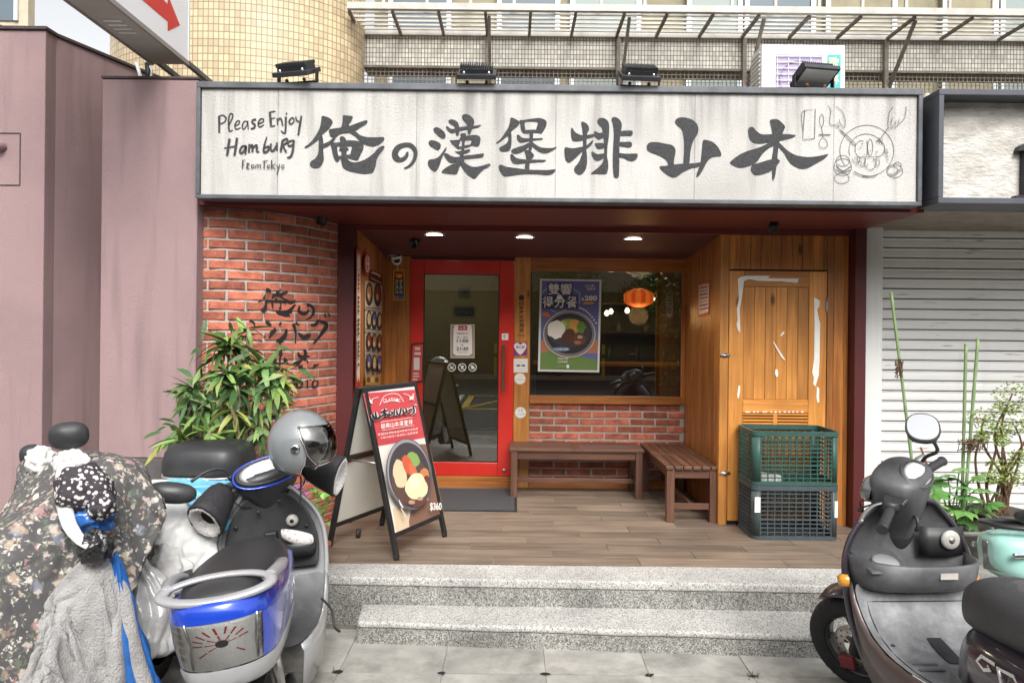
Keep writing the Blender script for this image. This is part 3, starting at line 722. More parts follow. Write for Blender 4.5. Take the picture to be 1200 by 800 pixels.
for py in (416, 554):
    a = W(850, py, WF - .008)
    mb = MB(); mb.box(a.x - .035, a.x + .03, a.y - .004, a.y + .002, a.z - .012, a.z + .012); mb.tube([(a.x - .04, a.y - .008, a.z), (a.x + .035, a.y - .008, a.z)], .006, 8); mb.box(a.x - .008, a.x + .008, a.y - .012, a.y, a.z - .014, a.z + .014); mb.build('latch', M['chrome'], cd)
# white pillar and shutter
mb = MB(); a, b = W(1007.5, 420, 5.33), W(1034, 420, 5.33)
mb.box(a.x + .002, b.x, 5.33, 5.75, DECK, SOFF + .2)
tag(mb.build('pillar', M['pillar'], None, 0.006), 'white painted pillar between the dark red post and the roller shutter', 'pillar')
sh = thing('roller_shutter', 'closed white roller shutter with rust streaks at the right edge', 'shutter', (3.5, 5.45, DECK))
sx0, sx1 = b.x - .002, 4.9; z = DECK; sp = 0.0767
prof = [(.010, 0.0), (-.006, .003), (-.0095, .016), (-.011, .041), (-.0095, .064), (-.014, .069), (-.014, .0745), (.010, .0755), (.012, .0755), (.012, 0)]
mb = MB(); mb.box(sx0, sx1, 5.483, 5.5, DECK, SOFF + .25); mb.build('shutter_backing', M['dark'], sh)
while z < SOFF + .12:
    mb = MB(); mb.prism([(sx0, 5.47 + y_, z + z_*.928) for y_, z_ in prof], (sx1 - sx0, 0, 0)); mb.build('shutter_slat', M['shutter'], sh); z += sp
mb = MB(); mb.box(sx0, sx1, 5.40, 5.49, SOFF + .03, SOFF + .16); mb.build('shutter_box', M['pillar'], sh)
# ================================================================== the big shop sign
DS = 4.42
sg = thing('shop_sign', 'long off-white stucco signboard with black brush characters above the entrance', 'sign', (0.3, DS, SOFF))
tl, br_ = W(231, 98, DS), W(1079, 240, DS)
zt, zb_ = (W(231, 95.5, DS).z + W(1079, 106, DS).z)/2, SOFF
X0, X1 = W(231, 165, DS).x, W(1079, 172, DS).x
mb = MB(); fw = 0.038
mb.box(X0, X1, DS - .02, DS + .11, zt - fw, zt); mb.build('frame_top', M['frame'], sg, 0.004)
mb = MB(); mb.box(X0, X1, DS - .02, DS + .11, zb_, zb_ + .026); mb.build('frame_bottom', M['frame'], sg, 0.004)
mb = MB(); mb.box(X0, X0 + .024, DS - .021, DS + .11, zb_ + .027, zt - fw - .001); mb.build('frame_side', M['frame'], sg, 0.003)
mb = MB(); mb.box(X1 - .024, X1, DS - .021, DS + .11, zb_ + .027, zt - fw - .001); mb.build('frame_side', M['frame'], sg, 0.003)
edges = [X0 + .025] + [W(p, 170, DS).x for p in (325.5, 488, 651, 814, 977)] + [X1 - .025]
for i in range(6):
    mb = MB(); mb.box(edges[i] + .0006, edges[i+1] - .0006, DS, DS + .08, zb_ + .0265, zt - fw - .0005); mb.build('sign_panel', M['board'], sg, 0.002, 1)
mb = MB(); mb.box(X0 + .01, X1 - .01, DS + .115, D_FAC + .6, zt - .12, zt - .06); mb.build('canopy_roof', M['galv_d'], sg)
mb = MB(); mb.box(X1 - .02, X1 - .001, DS + .111, D_FAC + .3, zb_ + .001, zt - .121); mb.build('canopy_side', M['frame'], sg)
_so = [0]
def on_sign(px, py):
    return W(px, py, DS - .0035 - _so[0] * .00012)
def crop(x0, y0, k): return lambda p: (x0 + p[0]/k, y0 + p[1]/k) + tuple(q/k for q in p[2:])
G = {}
cA = crop(350, 125, 8.0); cB = crop(495, 125, 8.889); cC = crop(575, 125, 8.889); cD = crop(655, 125, 8.889); cE = crop(750, 125, 8.889); cF = crop(850, 125, 8.892)
G['俺'] = (cA, [
 [(215,95),(235,88),(290,108),(318,140),(312,165),(285,205),(250,240),(215,268),(185,310),(140,345),(75,388),(55,385),(55,378),(100,345),(140,300),(175,245),(200,190),(210,130)],
 [(190,290),(215,265),(225,290),(232,350),(230,420),(236,480),(228,520),(205,560),(180,575),(140,575),(108,555),(105,535),(118,510),(150,490),(178,450),(187,390)],
 [(225,355),(285,325),(330,290),(345,300),(300,355),(235,390),(222,385)],
 [(285,220),(300,210),(400,195),(480,180),(560,150),(630,128),(645,138),(635,160),(580,195),(535,225),(480,245),(420,250),(380,262),(350,290),(320,290),(300,280),(285,245)],
 [(415,85),(440,82),(500,90),(505,105),(490,140),(470,165),(465,200),(400,210),(410,150)],
 [(480,215),(535,235),(580,268),(640,285),(720,288),(790,285),(803,298),(790,325),(750,355),(700,372),(650,365),(600,345),(560,310),(530,280),(500,260),(470,240)],
 [(300,340),(330,335),(352,350),(360,390),(365,430),(375,465),(395,485),(385,495),(365,520),(345,510),(325,470),(312,410),(300,365)],
 [(385,290),(410,278),(440,300),(448,340),(455,370),(450,400),(450,440),(452,480),(480,510),(520,522),(580,512),(640,485),(700,440),(740,395),(780,370),(803,372),(800,390),(770,430),(745,465),(730,500),(722,550),(705,600),(680,622),(600,628),(500,610),(440,590),(410,560),(400,520),(395,480),(400,430),(395,400),(385,380),(390,340)],
 [(440,320),(520,318),(575,328),(605,350),(608,380),(600,410),(580,450),(555,498),(530,500),(490,490),(455,478),(450,452),(482,448),(490,420),(500,385),(490,370),(455,368)],
 [(330,345),(390,335),(395,365),(360,372),(350,380)], [(378,400),(400,385),(462,388),(462,408),(400,415),(382,412)], [(370,465),(400,460),(452,455),(452,485),(400,490),(375,485)]])
G['の'] = (cA, [('s', [(1020,425,22),(1008,468,34),(960,500,42),(915,482,60),(903,435,58),(932,385,52),(990,360,44),(1050,365,44),(1090,410,42),(1092,470,36),(1065,530,28),(1020,568,22),(988,578,14)])])
G['漢'] = (cB, [
 [(115,230),(150,215),(195,235),(230,270),(242,310),(225,335),(190,325),(150,290),(122,260)],
 [(65,370),(90,350),(140,358),(185,385),(192,415),(175,445),(155,452),(110,430),(75,405)],
 [(245,425),(250,440),(215,510),(195,560),(175,620),(150,665),(125,675),(85,650),(60,610),(58,575),(75,552),(120,545),(165,525),(205,480)],
 [(270,150),(300,132),(345,145),(375,175),(385,230),(380,290),(355,305),(345,260),(330,205),(290,180)],
 [(412,100),(440,78),(490,90),(530,125),(540,165),(525,210),(500,280),(475,285),(470,220),(455,170),(425,140)],
 [(245,215),(260,205),(310,235),(380,215),(470,205),(540,200),(608,190),(600,205),(560,222),(480,235),(400,250),(330,270),(300,275),(265,250)],
 [(385,330),(420,315),(500,298),(560,296),(602,320),(602,370),(585,408),(550,412),(500,398),(510,370),(505,348),(460,350),(400,352)],
 [(285,350),(310,352),(380,345),(395,355),(388,380),(380,405),(385,425),(375,442),(345,420),(310,385)],
 [(395,285),(448,278),(455,310),(440,380),(435,440),(430,500),(420,560),(380,560),(400,480),(412,400),(405,330)],
 [(375,420),(440,405),(500,395),(505,410),(440,430),(380,440)],
 [(335,465),(370,468),(430,455),(490,445),(497,460),(480,475),(430,490),(385,495)],
 [(222,495),(260,488),(300,515),(360,525),(440,510),(540,500),(635,488),(630,520),(590,532),(500,540),(400,550),(340,575),(300,585),(260,560)],
 [(370,560),(410,545),(412,580),(385,630),(360,695),(320,702),(260,695),(200,685),(220,655),(270,620),(330,590)],
 [(380,545),(430,545),(440,580),(490,615),(550,628),(620,615),(690,595),(710,602),(690,625),(635,655),(590,700),(555,742),(520,742),(460,695),(410,630)]])
G['堡'] = (cC, [
 [(205,125),(225,115),(285,145),(300,170),(285,200),(235,240),(205,270),(170,310),(110,355),(75,382),(55,380),(60,372),(110,330),(150,270),(185,215),(200,160)],
 [(180,290),(212,270),(218,340),(215,400),(205,445),(170,465),(120,468),(92,450),(95,425),(140,400),(175,370),(183,330)],
 [(300,145),(340,140),(440,125),(520,120),(575,145),(582,185),(565,230),(530,278),(500,275),(470,260),(480,215),(490,165),(440,155),(360,160),(355,205),(365,260),(345,278),(320,245),(308,190)],
 [(355,250),(420,240),(500,245),(510,270),(440,272),(360,280)],
 [(405,265),(440,265),(440,330),(432,400),(425,455),(395,460),(400,380),(405,320)],
 [(275,295),(295,295),(330,325),(400,330),(480,330),(540,328),(535,342),(460,350),(380,362),(320,375),(285,355),(273,320)],
 [(400,375),(415,390),(385,430),(340,465),(280,488),(235,485),(215,465),(225,445),(290,420),(350,400)],
 [(430,360),(455,385),(510,420),(570,430),(640,430),(690,418),(670,440),(620,470),(570,485),(520,475),(470,445),(425,400)],
 [(355,460),(400,455),(450,500),(440,530),(415,560),(405,600),(400,665),(360,668),(360,600),(370,540),(360,490)],
 [(205,505),(225,495),(270,535),(350,550),(450,552),(570,555),(560,572),(480,578),(380,585),(300,595),(240,590),(210,550)],
 [(85,615),(110,605),(160,625),(260,640),(380,655),(500,660),(600,660),(668,652),(670,670),(640,700),(580,710),(480,702),(360,700),(260,710),(150,725),(110,690),(88,650)]])
G['排'] = (cD, [
 [(232,165),(260,160),(300,190),(315,235),(295,280),(290,340),(285,430),(293,520),(292,600),(275,660),(235,705),(195,705),(160,670),(165,630),(200,590),(235,510),(250,430),(248,340),(245,250)],
 [(125,235),(140,222),(165,260),(200,285),(260,300),(360,285),(375,295),(360,315),(290,335),(230,355),(175,362),(140,350),(128,300)],
 [(60,430),(85,425),(140,435),(200,425),(250,415),(300,395),(350,350),(358,355),(340,395),(290,440),(240,470),(190,520),(130,570),(100,582),(70,555),(58,490)],
 [(400,145),(430,118),(480,125),(515,160),(525,220),(518,330),(505,420),(502,520),(515,600),(505,680),(480,702),(400,700),(335,700),(350,680),(420,625),(455,580),(470,500),(470,400),(460,300),(445,220),(410,180)],
 [(365,265),(385,258),(420,275),(470,268),(470,310),(430,340),(400,335),(370,300)],
 [(375,390),(395,380),(470,382),(470,425),(430,440),(400,435)],
 [(338,480),(355,468),(400,495),(470,488),(468,530),(420,560),(380,558),(350,520)],
 [(548,130),(575,108),(620,125),(650,165),(655,210),(640,280),(632,400),(630,520),(628,640),(622,730),(590,742),(572,720),(562,620),(562,500),(568,380),(572,280),(565,200)],
 [(630,260),(690,250),(755,250),(770,270),(755,300),(690,302),(630,300)],
 [(630,370),(690,368),(745,366),(762,390),(750,420),(690,420),(630,405)],
 [(630,485),(700,492),(800,488),(822,500),(810,540),(770,565),(720,558),(680,535),(630,525)]])
G['山'] = (cE, [
 [(365,160),(385,125),(430,112),(490,118),(550,140),(595,185),(608,240),(598,290),(565,340),(540,400),(525,480),(510,600),(455,600),(458,480),(460,380),(450,290),(430,230),(390,200)],
 [(75,400),(110,372),(180,370),(260,385),(330,400),(365,435),(370,480),(358,540),(355,600),(400,598),(460,592),(560,590),(630,580),(640,600),(600,630),(540,640),(470,670),(410,710),(370,735),(320,730),(250,685),(208,640),(215,620),(285,615),(290,590),(265,550),(200,510),(120,480),(75,450)],
 [(655,355),(690,348),(750,365),(800,405),(835,460),(845,512),(780,520),(730,540),(690,590),(660,650),(625,705),(600,732),(588,725),(595,690),(615,630),(632,560),(645,450)]])
G['本'] = (cF, [
 [(465,145),(500,132),(555,138),(620,200),(618,230),(600,270),(580,330),(560,380),(552,440),(545,500),(545,545),(568,560),(560,585),(535,620),(520,720),(500,768),(490,755),(487,660),(495,600),(485,540),(500,450),(500,370),(490,280),(475,200)],
 [(240,235),(260,215),(290,215),(320,250),(370,285),(430,290),(520,285),(600,285),(725,295),(722,312),(680,330),(600,350),(540,365),(450,375),(370,385),(300,375),(260,345),(242,290)],
 [(480,370),(510,380),(505,405),(450,435),(390,490),(340,560),(300,595),(240,620),(180,635),(130,632),(50,590),(80,550),(150,500),(240,460),(340,430),(420,395)],
 [(555,375),(580,390),(640,450),(720,500),(800,520),(880,525),(970,515),(1065,495),(1070,502),(1030,545),(950,590),(870,635),(810,648),(750,635),(690,600),(650,550),(610,480),(555,420)],
 [(495,548),(560,570),(530,610),(490,660),(430,690),(350,712),(300,705),(268,660),(280,610),(340,590),(420,565)]])
def glyph(mb, ch, fn, mi=0, bump=None):
    c, strokes = G[ch]
    for st in strokes:
        if st[0] == 's': put_stroke(mb, [c(p) for p in st[1]], fn, mi)
        else: put_blob(mb, [c(p) for p in st], fn, mi)
        if bump: bump()
def step_up(): _so[0] += 1
for ch in '俺の漢堡排山本':
    _so[0] = 0; mb = MB(); glyph(mb, ch, on_sign, 0, step_up); mb.build('brush_character', M['ink'], sg, recalc=False)
cG = crop(245, 120, 8.892)
HW = [[(105,140,26),(106,230,24),(105,318,20)],[(96,150,12),(140,134,14),(176,162,16),(160,205,13),(110,226,10)],
 [(205,240,12),(235,180,14),(247,132,14),(225,117,14),(206,160,16),(205,230,18),(212,298,18),(248,288,10)],[(265,245,11),(310,225,12),(316,195,12),(290,198,12),(268,240,14),(282,280,14),(328,263,9)],
 [(400,200,11),(365,200,12),(345,248,14),(360,280,13),(392,240,11),(402,195,12),(408,284,12)],[(492,178,22),(456,184,20),(450,210,20),(476,235,22),(470,265,22),(433,276,16)],
 [(510,225,12),(558,205,14),(566,175,14),(536,174,14),(511,215,16),(526,256,16),(572,234,9)],[(632,98,24),(640,180,26),(646,255,22)],[(640,100,14),(692,92,10)],[(645,170,12),(686,160,9)],[(645,250,13),(692,240,10)],
 [(708,165,16),(716,232,14)],[(715,192,12),(740,165,16),(755,185,18),(766,242,16)],[(800,148,24),(798,240,22),(795,318,20)],[(798,322,18),(772,316,16),(748,294,12)],[(800,112,20),(812,118,20)],
 [(865,158,14),(836,190,18),(842,222,16),(872,214,14),(886,178,14),(862,155,12)],[(903,150,14),(914,190,16),(940,198,12)],[(962,140,18),(945,240,24),(930,342,20)],
 [(213,378,26),(200,465,26),(186,555,24)],[(291,368,26),(278,465,26),(263,555,24)],[(155,476,12),(230,464,14),(292,452,14)],
 [(378,452,16),(342,460,20),(320,510,22),(340,528,20),(370,490,18),(388,452,18),(376,540,20)],[(420,432,20),(414,522,22)],[(420,472,16),(450,444,22),(452,518,22)],[(458,472,16),(496,444,22),(498,510,22),(524,508,12)],
 [(602,358,12),(578,440,20),(570,515,24),(610,505,22),(620,460,20),(580,470,14)],[(646,428,20),(640,488,22),(668,502,20),(702,450,18)],[(706,418,20),(705,500,20)],
 [(766,396,26),(745,515,22)],[(762,398,18),(808,378,20),(816,410,20),(766,446,16)],[(766,446,18),(804,518,22)],[(882,394,16),(832,408,18),(824,448,18),(864,445,18),(886,400,14)],[(884,394,22),(872,500,24),(850,562,22),(812,576,14)],
 [(350,602,14),(348,690,12)],[(344,606,8),(378,599,8)],[(348,648,7),(370,644,7)],[(398,630,12),(390,692,11)],[(394,632,8),(418,640,9),(394,662,8),(418,694,10)],[(470,655,7),(448,652,9),(440,675,9),(458,684,9),(470,656,7)],
 [(486,652,9),(484,686,9)],[(486,660,7),(508,650,9),(508,686,9)],[(510,660,7),(535,650,9),(534,688,9)],[(576,610,14),(572,692,12)],[(556,616,8),(612,607,8)],[(634,655,7),(612,652,9),(605,675,9),(622,684,9),(634,656,7)],
 [(652,600,12),(648,692,10)],[(690,640,9),(656,664,8),(690,694,9)],[(706,648,8),(716,680,9),(734,668,7)],[(738,642,9),(722,690,10),(706,752,9)],[(784,655,7),(764,652,9),(755,675,9),(772,688,9),(785,656,7)]]
_so[0] = 0; mb = MB()
for st in HW: put_stroke(mb, [cG(p) for p in st], on_sign, 0); step_up()
mb.build('handwritten_lettering', M['ink'], sg, recalc=False)
# line drawing of a plate, hands with cutlery, a glass
cH = crop(930, 115, 7.62); w = 4.6
def circ(cx, cy, rx, ry, a0=0, a1=360, n=16): return [(cx + rx*math.cos(R(a0+(a1-a0)*i/n)), cy + ry*math.sin(R(a0+(a1-a0)*i/n)), w) for i in range(n+1)]
DR = [circ(655,470,240,228,-215,100,30), circ(650,465,155,145,-200,-20,18), circ(605,455,55,75,90,290,14), [(655,380,w),(660,450,w),(655,520,w)], circ(685,440,22,75,0,360,16), circ(755,450,60,70,-110,110,14),
 circ(440,560,60,48,0,360,18), circ(440,600,75,60,-190,10,18), circ(440,620,78,70,-10,190,18), circ(432,715,65,48,0,360,18), [(380,600,8),(440,650,8),(510,610,8)], [(375,635,6),(440,665,6),(512,640,6)],
 circ(905,650,70,60,0,360,18), circ(890,640,42,30,180,380,10), circ(930,600,32,28,150,380,10), [(850,690,w),(900,690,w),(965,640,w)], [(845,675,w),(900,675,w),(960,625,w)],
 [(100,110,w),(195,100,w+1),(188,360,w+1),(82,362,w),(100,110,w+2)], [(100,110,w),(75,130,w),(72,200,w),(85,300,w)], [(82,375,4),(188,362,4)],
 circ(252,200,18,55,0,360,14), [(250,250,w),(262,345,w)], [(262,345,w),(232,390,w),(232,430,w),(265,448,w),(302,430,w),(295,380,w),(262,345,w)], [(225,325,9),(330,328,8)],
 [(305,65,w),(332,110,w),(322,220,w),(350,240,w),(370,235,w)], [(380,70,w),(440,130,w),(462,200,w),(455,262,w),(420,235,w),(410,190,w)], [(370,235,w),(390,265,w),(405,250,w)], [(388,220,w),(410,262,w)],
 [(405,275,w+2),(450,310,w+2),(540,395,w+1),(550,420,w+1),(525,405,w+1),(420,290,w+1)], [(890,80,w),(855,130,w),(845,250,w),(870,270,w),(895,250,w)], [(1008,70,w),(995,170,w),(950,225,w),(900,268,w)], [(885,170,w),(870,230,w),(885,250,w)], [(915,200,w),(905,245,w)], [(945,190,w),(930,230,w)],
 [(845,265,w+1),(800,330,w+1),(765,370,w+1)], [(765,350,4),(745,400,4)], [(780,350,4),(765,410,4)], [(795,360,4),(785,410,4)],
 [(520,540,w),(570,590,w),(610,610,w),(640,600,w)], [(570,530,w),(575,570,w),(600,560,w),(610,590,w),(640,580,w),(640,530,w)], [(640,540,w),(640,600,w),(680,640,w),(730,610,w),(725,540,w)], [(545,530,w),(660,525,w),(755,525,w)],
 [(740,530,w),(745,610,w),(770,580,w),(755,525,w)], [(610,405,9),(616,415,9)], [(590,440,6),(605,450,6)], [(735,480,8),(750,486,8)], [(680,465,6),(690,472,6)], [(590,545,9),(585,575,6)], [(655,590,7),(668,600,7)], [(710,545,7),(716,556,7)],
 [(540,655,9),(600,685,9),(680,698,9),(750,685,7)], [(625,500,6),(640,510,6)]] + [[(800+8*i, 470+14*i, 4), (830+3*i, 455+16*i, 5), (845-2*i, 470+14*i, 4)] for i in range(7)]
_so[0] = 0; mb = MB()
for st in DR: put_stroke(mb, [cH(p) for p in st], on_sign, 0, 1 if len(st) == 5 and st[0][0] == 100 else 4); step_up()
M['pencil'] = pmat('pencil_line', (0.10, 0.10, 0.11), 0.9)
mb.build('line_drawing', M['pencil'], sg, recalc=False)
# lettering on the curved brick wall
def wall_hit(px, py, off=0.0065):
    best = None
    for i in range(NB):
        p, q = _pts[i], _pts[i+1]
        a = (px - HX) * CR + (py - HY) * SR
        k = a / FPX                                   # x = k*y
        f0, f1 = p.x - k * p.y, q.x - k * q.y
        if f0 * f1 <= 0 or i == NB - 1:
            t = max(0, min(1, f0 / (f0 - f1))) if f0 != f1 else 0
            c = p.lerp(q, t); d = (q - p).normalized(); n = Vector((d.y, -d.x)); c = c + n * off
            return W(px, py, c.y) if False else Vector((c.x, c.y, W(px, py, c.y).z))
_wo = [0]
def on_wall(px, py): return wall_hit(px, py, 0.0065 + _wo[0] * .0002)
def wall_up(): _wo[0] += 1
cW = crop(295, 325, 5.336)
def boxed(ch, bx):
    c, strokes = G[ch]; pts = []
    for st in strokes: pts += [c(p) for p in (st[1] if st[0] == 's' else st)]
    a0, a1 = min(p[0] for p in pts), max(p[0] for p in pts); b0, b1 = min(p[1] for p in pts), max(p[1] for p in pts)
    (u0, v0), (u1, v1) = cW((bx[0], bx[1])), cW((bx[2], bx[3]))
    sx, sy = (u1-u0)/(a1-a0), (v1-v0)/(b1-b0)
    def f(px, py): return on_wall(u0 + (px - a0)*sx, v0 + (py - b0)*sy + (px - a0)*sx*0.08)
    return f
M['wallink'] = pmat('wall_lettering', (0.012, 0.011, 0.012), 0.7)
for ch, bx in (('俺', (38, 58, 272, 232)), ('の', (295, 168, 382, 258)), ('本', (250, 445, 418, 585)), ('山', (110, 440, 225, 580))):
    mb = MB(); _wo[0] = 0; glyph(mb, ch, boxed(ch, bx), 0, wall_up); mb.build('brush_character', M['wallink'], bwall, recalc=False)
KT = [[(-75,265,14),(-95,310,26),(-112,345,12)],[(-15,270,22),(10,285,16),(18,305,8)],
 [(85,278,14),(105,290,22),(118,305,10)],[(75,365,16),(100,368,32),(140,330,22),(182,278,8)],
 [(215,320,10),(205,360,24),(170,400,34),(155,385,16)],[(255,290,22),(270,340,14),(268,410,8)],[(270,282,14),(292,300,10)],
 [(285,345,10),(320,375,28),(352,360,26),(356,348,8)],[(365,300,14),(395,292,20),(415,265,8)],[(400,265,8),(460,290,26),(440,340,24),(380,415,10)],[(450,225,10),(458,250,12)],[(472,225,10),(484,244,12)]]
mb = MB(); _wo[0] = 0
for st in KT: put_stroke(mb, [cW(p) for p in st], on_wall, 0); wall_up()
mb.build('brush_characters', M['wallink'], bwall, recalc=False)
ML = [[(60,690,10),(66,640,10),(85,670,10),(105,640,10),(112,690,10)] , [(120,690,10),(145,640,10),(168,690,10)], [(128,672,8),(160,672,8)],
 [(205,690,10),(218,650,10),(235,680,10),(255,648,10),(266,690,10)], [(290,640,10),(278,660,12),(285,688,12),(308,680,12),(312,655,10),(290,640,8)], [(330,648,10),(368,640,10)], [(348,645,12),(342,692,10)], [(388,640,10),(375,660,12),(382,686,12),(402,678,12),(408,652,10),(388,640,8)]]
mb = MB(); _wo[0] = 0
for st in ML: put_stroke(mb, [cW(p) for p in st], on_wall, 0); wall_up()
mb.build('latin_lettering', M['wallink'], bwall, recalc=False)
# ------------------------------------------------------------------ floodlights on top of the sign
def floodlight(px, py, yaw, tilt, label, w=0.235, seeunder=False):
    c = W(px, py, DS + .02); c.z = zt + .004
    t = thing('floodlight', label, 'floodlight', c, Matrix.Rotation(yaw, 3, 'Z'), 'floodlights on top of the sign')
    mb = MB(); mb.box(-w/2 - .012, w/2 + .012, -.02, .02, 0, .006); mb.box(-w/2 - .014, -w/2 - .008, -.018, .018, 0, .08); mb.box(w/2 + .008, w/2 + .014, -.018, .018, 0, .08)
    mb.build('bracket', M['blackmetal'], t, 0.002, local=True)
    for s in (-1, 1):
        mb = MB(); mb.lathe([(0, .012), (.010, .012), (.010, 0)], Matrix.Translation((s*w*.25, -.02, .012)) @ Matrix.Rotation(R(90), 4, 'X'), 10); mb.build('bolt', M['rust'], t, local=True)
    T = Matrix.Translation((0, -.01, .068)) @ Matrix.Rotation(tilt, 4, 'X')
    mb = MB(); mb.box(-w/2, w/2, -.095, .085, -.016, .012, 0, T); mb.box(-w/2 + .02, w/2 - .02, -.06, .06, .012, .036, 0, T); h = mb.build('housing', M['flood'], t, 0.003, local=True)
    for i in range(15):
        x = -w/2 + .022 + i * (w - .044)/14
        mb = MB(); mb.box(x - .003, x + .003, -.066, .066, .036, .058, 0, T); mb.build('cooling_fin', M['flood'], h, local=True)
    mb = MB(); mb.box(-w/2 + .014, w/2 - .014, -.080, .072, -.0185, -.0165, 0, T); mb.build('glass', M['floodglass'], h, local=True)
    for s in (-.4, .4):
        mb = MB(); mb.lathe([(0, .016), (.007, .012), (.009, 0)], T @ Matrix.Translation((s*w*.8, -.066, .012)), 8); mb.build('screw', M['chrome'], h, local=True)
    return t
M['rust'] = pmat('rusty_bolt', (0.20, 0.08, 0.035), 0.8, var=0.3, vscale=40)
M['flood'] = pmat('flood_housing', (0.045, 0.047, 0.052), 0.5, 0.3, var=0.2, vscale=12)
M['floodglass'] = pmat('flood_glass', (0.55, 0.56, 0.55), 0.15, 0.0, coat=0.5)
floodlight(349, 96, R(-14), R(26), 'black floodlight at the left end of the sign, tilted down')
floodlight(559, 97, 0, R(30), 'black floodlight between the first and third lights on the sign')
floodlight(748, 99, R(4), R(30), 'black floodlight above the brush characters right of centre')
floodlight(953, 101, R(10), R(-24), 'floodlight leaning over the sign in front of the air conditioner')
# ================================================================== print helper
_flat = {}
def flat_col(c, rough=0.5):
    k = (tuple(round(q, 3) for q in c), rough)
    if k not in _flat: _flat[k] = pmat('print_ink', c, rough)
    return _flat[k]
class Print:
    """flat printed sheet: layers 0.35 mm apart; fn(x, y, layer) -> point"""
    def __init__(s, fn): s.fn = fn; s.mb = MB(); s.mats = []; s.k = 0
    def mi(s, c):
        m = c if not isinstance(c, tuple) else flat_col(c)
        if m not in s.mats: s.mats.append(m)
        return s.mats.index(m)
    def poly(s, pts, c):
        s.k += 1; P = [s.fn(x, y, s.k) for x, y in pts]; s.mb.flat(P, s.mi(c))
    def rect(s, x0, y0, x1, y1, c): s.poly([(x0, y0), (x1, y0), (x1, y1), (x0, y1)], c)
    def ell(s, cx, cy, rx, ry, c, n=26, wob=0.0, seed=0.0, rot=0.0):
        pts = []
        for j in range(n):
            t = 2*math.pi*j/n; k = 1 + wob*mnoise.noise(Vector((math.cos(t)*1.8 + seed, math.sin(t)*1.8, seed*2.3)))
            u, v = rx*k*math.cos(t), ry*k*math.sin(t)
            pts.append((cx + u*math.cos(rot) - v*math.sin(rot), cy + u*math.sin(rot) + v*math.cos(rot)))
        s.poly(pts, c)
    def blob(s, pts, c): s.k += 1; put_blob(s.mb, pts, lambda x, y: s.fn(x, y, s.k), s.mi(c))
    def stroke(s, pts, c): s.k += 1; put_stroke(s.mb, pts, lambda x, y: s.fn(x, y, s.k), s.mi(c))
    def text(s, t, x0, y0, x1, y1, c, bold=0.0, shear=0.0):
        s.k += 1; V, Fc, a0, a1, b0, b1 = text_shape(t, bold, shear)
        sx = (x1-x0)/max(a1-a0, 1e-6); sy = (y1-y0)/max(b1-b0, 1e-6); mi = s.mi(c)
        b = s.mb.add([s.fn(x0 + (v.x-a0)*sx, y1 - (v.y-b0)*sy, s.k) for v in V])
        for f in Fc: s.mb.face([b + i for i in f], mi)
    def build(s, name, parent, local=False): return s.mb.build(name, s.mats, parent, recalc=False, local=local)
def facing(x0, y0, k, d, lay=0.0005):
    return lambda x, y, l: W(x0 + x/k, y0 + y/k, d - l*lay)
WHT, BLK, RED = (0.80, 0.79, 0.77), (0.015, 0.015, 0.016), (0.45, 0.03, 0.03)
# ================================================================== building above
M['tile'] = None
def tile_mat(name, tile_c, grout_c, tw, thh, coords='UV', var=0.18, mort=0.12):
    m = bpy.data.materials.new(name); m.use_nodes = True
    nt = m.node_tree; N = nt.nodes; L = nt.links; p = N['Principled BSDF']
    tc = N.new('ShaderNodeTexCoord'); br = N.new('ShaderNodeTexBrick'); br.offset = 0.0; br.squash = 1.0
    br.inputs['Scale'].default_value = 1.0; br.inputs['Brick Width'].default_value = tw; br.inputs['Row Height'].default_value = thh
    br.inputs['Mortar Size'].default_value = mort * tw; br.inputs['Mortar Smooth'].default_value = 0.1
    a = tuple(c * (1-var) for c in tile_c) + (1,); b = tuple(min(c * (1+var), .9) for c in tile_c) + (1,)
    br.inputs['Color1'].default_value = a; br.inputs['Color2'].default_value = b; br.inputs['Mortar'].default_value = tuple(grout_c) + (1,)
    L.new(tc.outputs[coords], br.inputs['Vector'])
    nz = N.new('ShaderNodeTexNoise'); nz.inputs['Scale'].default_value = 1.5; nz.inputs['Detail'].default_value = 6; L.new(tc.outputs['Object'], nz.inputs['Vector'])
    mr = N.new('ShaderNodeMapRange'); mr.inputs[1].default_value = .3; mr.inputs[2].default_value = .7; mr.inputs[3].default_value = .8; mr.inputs[4].default_value = 1.1; L.new(nz.outputs[0], mr.inputs[0])
    vm = N.new('ShaderNodeVectorMath'); vm.operation = 'SCALE'; L.new(br.outputs['Color'], vm.inputs[0]); L.new(mr.outputs[0], vm.inputs['Scale'])
    L.new(vm.outputs[0], p.inputs['Base Color']); p.inputs['Roughness'].default_value = 0.35
    bp = N.new('ShaderNodeBump'); bp.inputs['Strength'].default_value = 0.6; bp.inputs['Distance'].default_value = 0.004; bp.invert = True
    L.new(br.outputs['Fac'], bp.inputs['Height']); L.new(bp.outputs[0], p.inputs['Normal'])
    return m
M['tile_y'] = tile_mat('cream_wall_tile', (0.60, 0.47, 0.28), (0.27, 0.22, 0.16), 0.0405, 0.058, mort=0.10)
M['tile_w'] = tile_mat('pale_parapet_tile', (0.70, 0.665, 0.59), (0.16, 0.14, 0.11), 0.029, 0.042, mort=0.11)
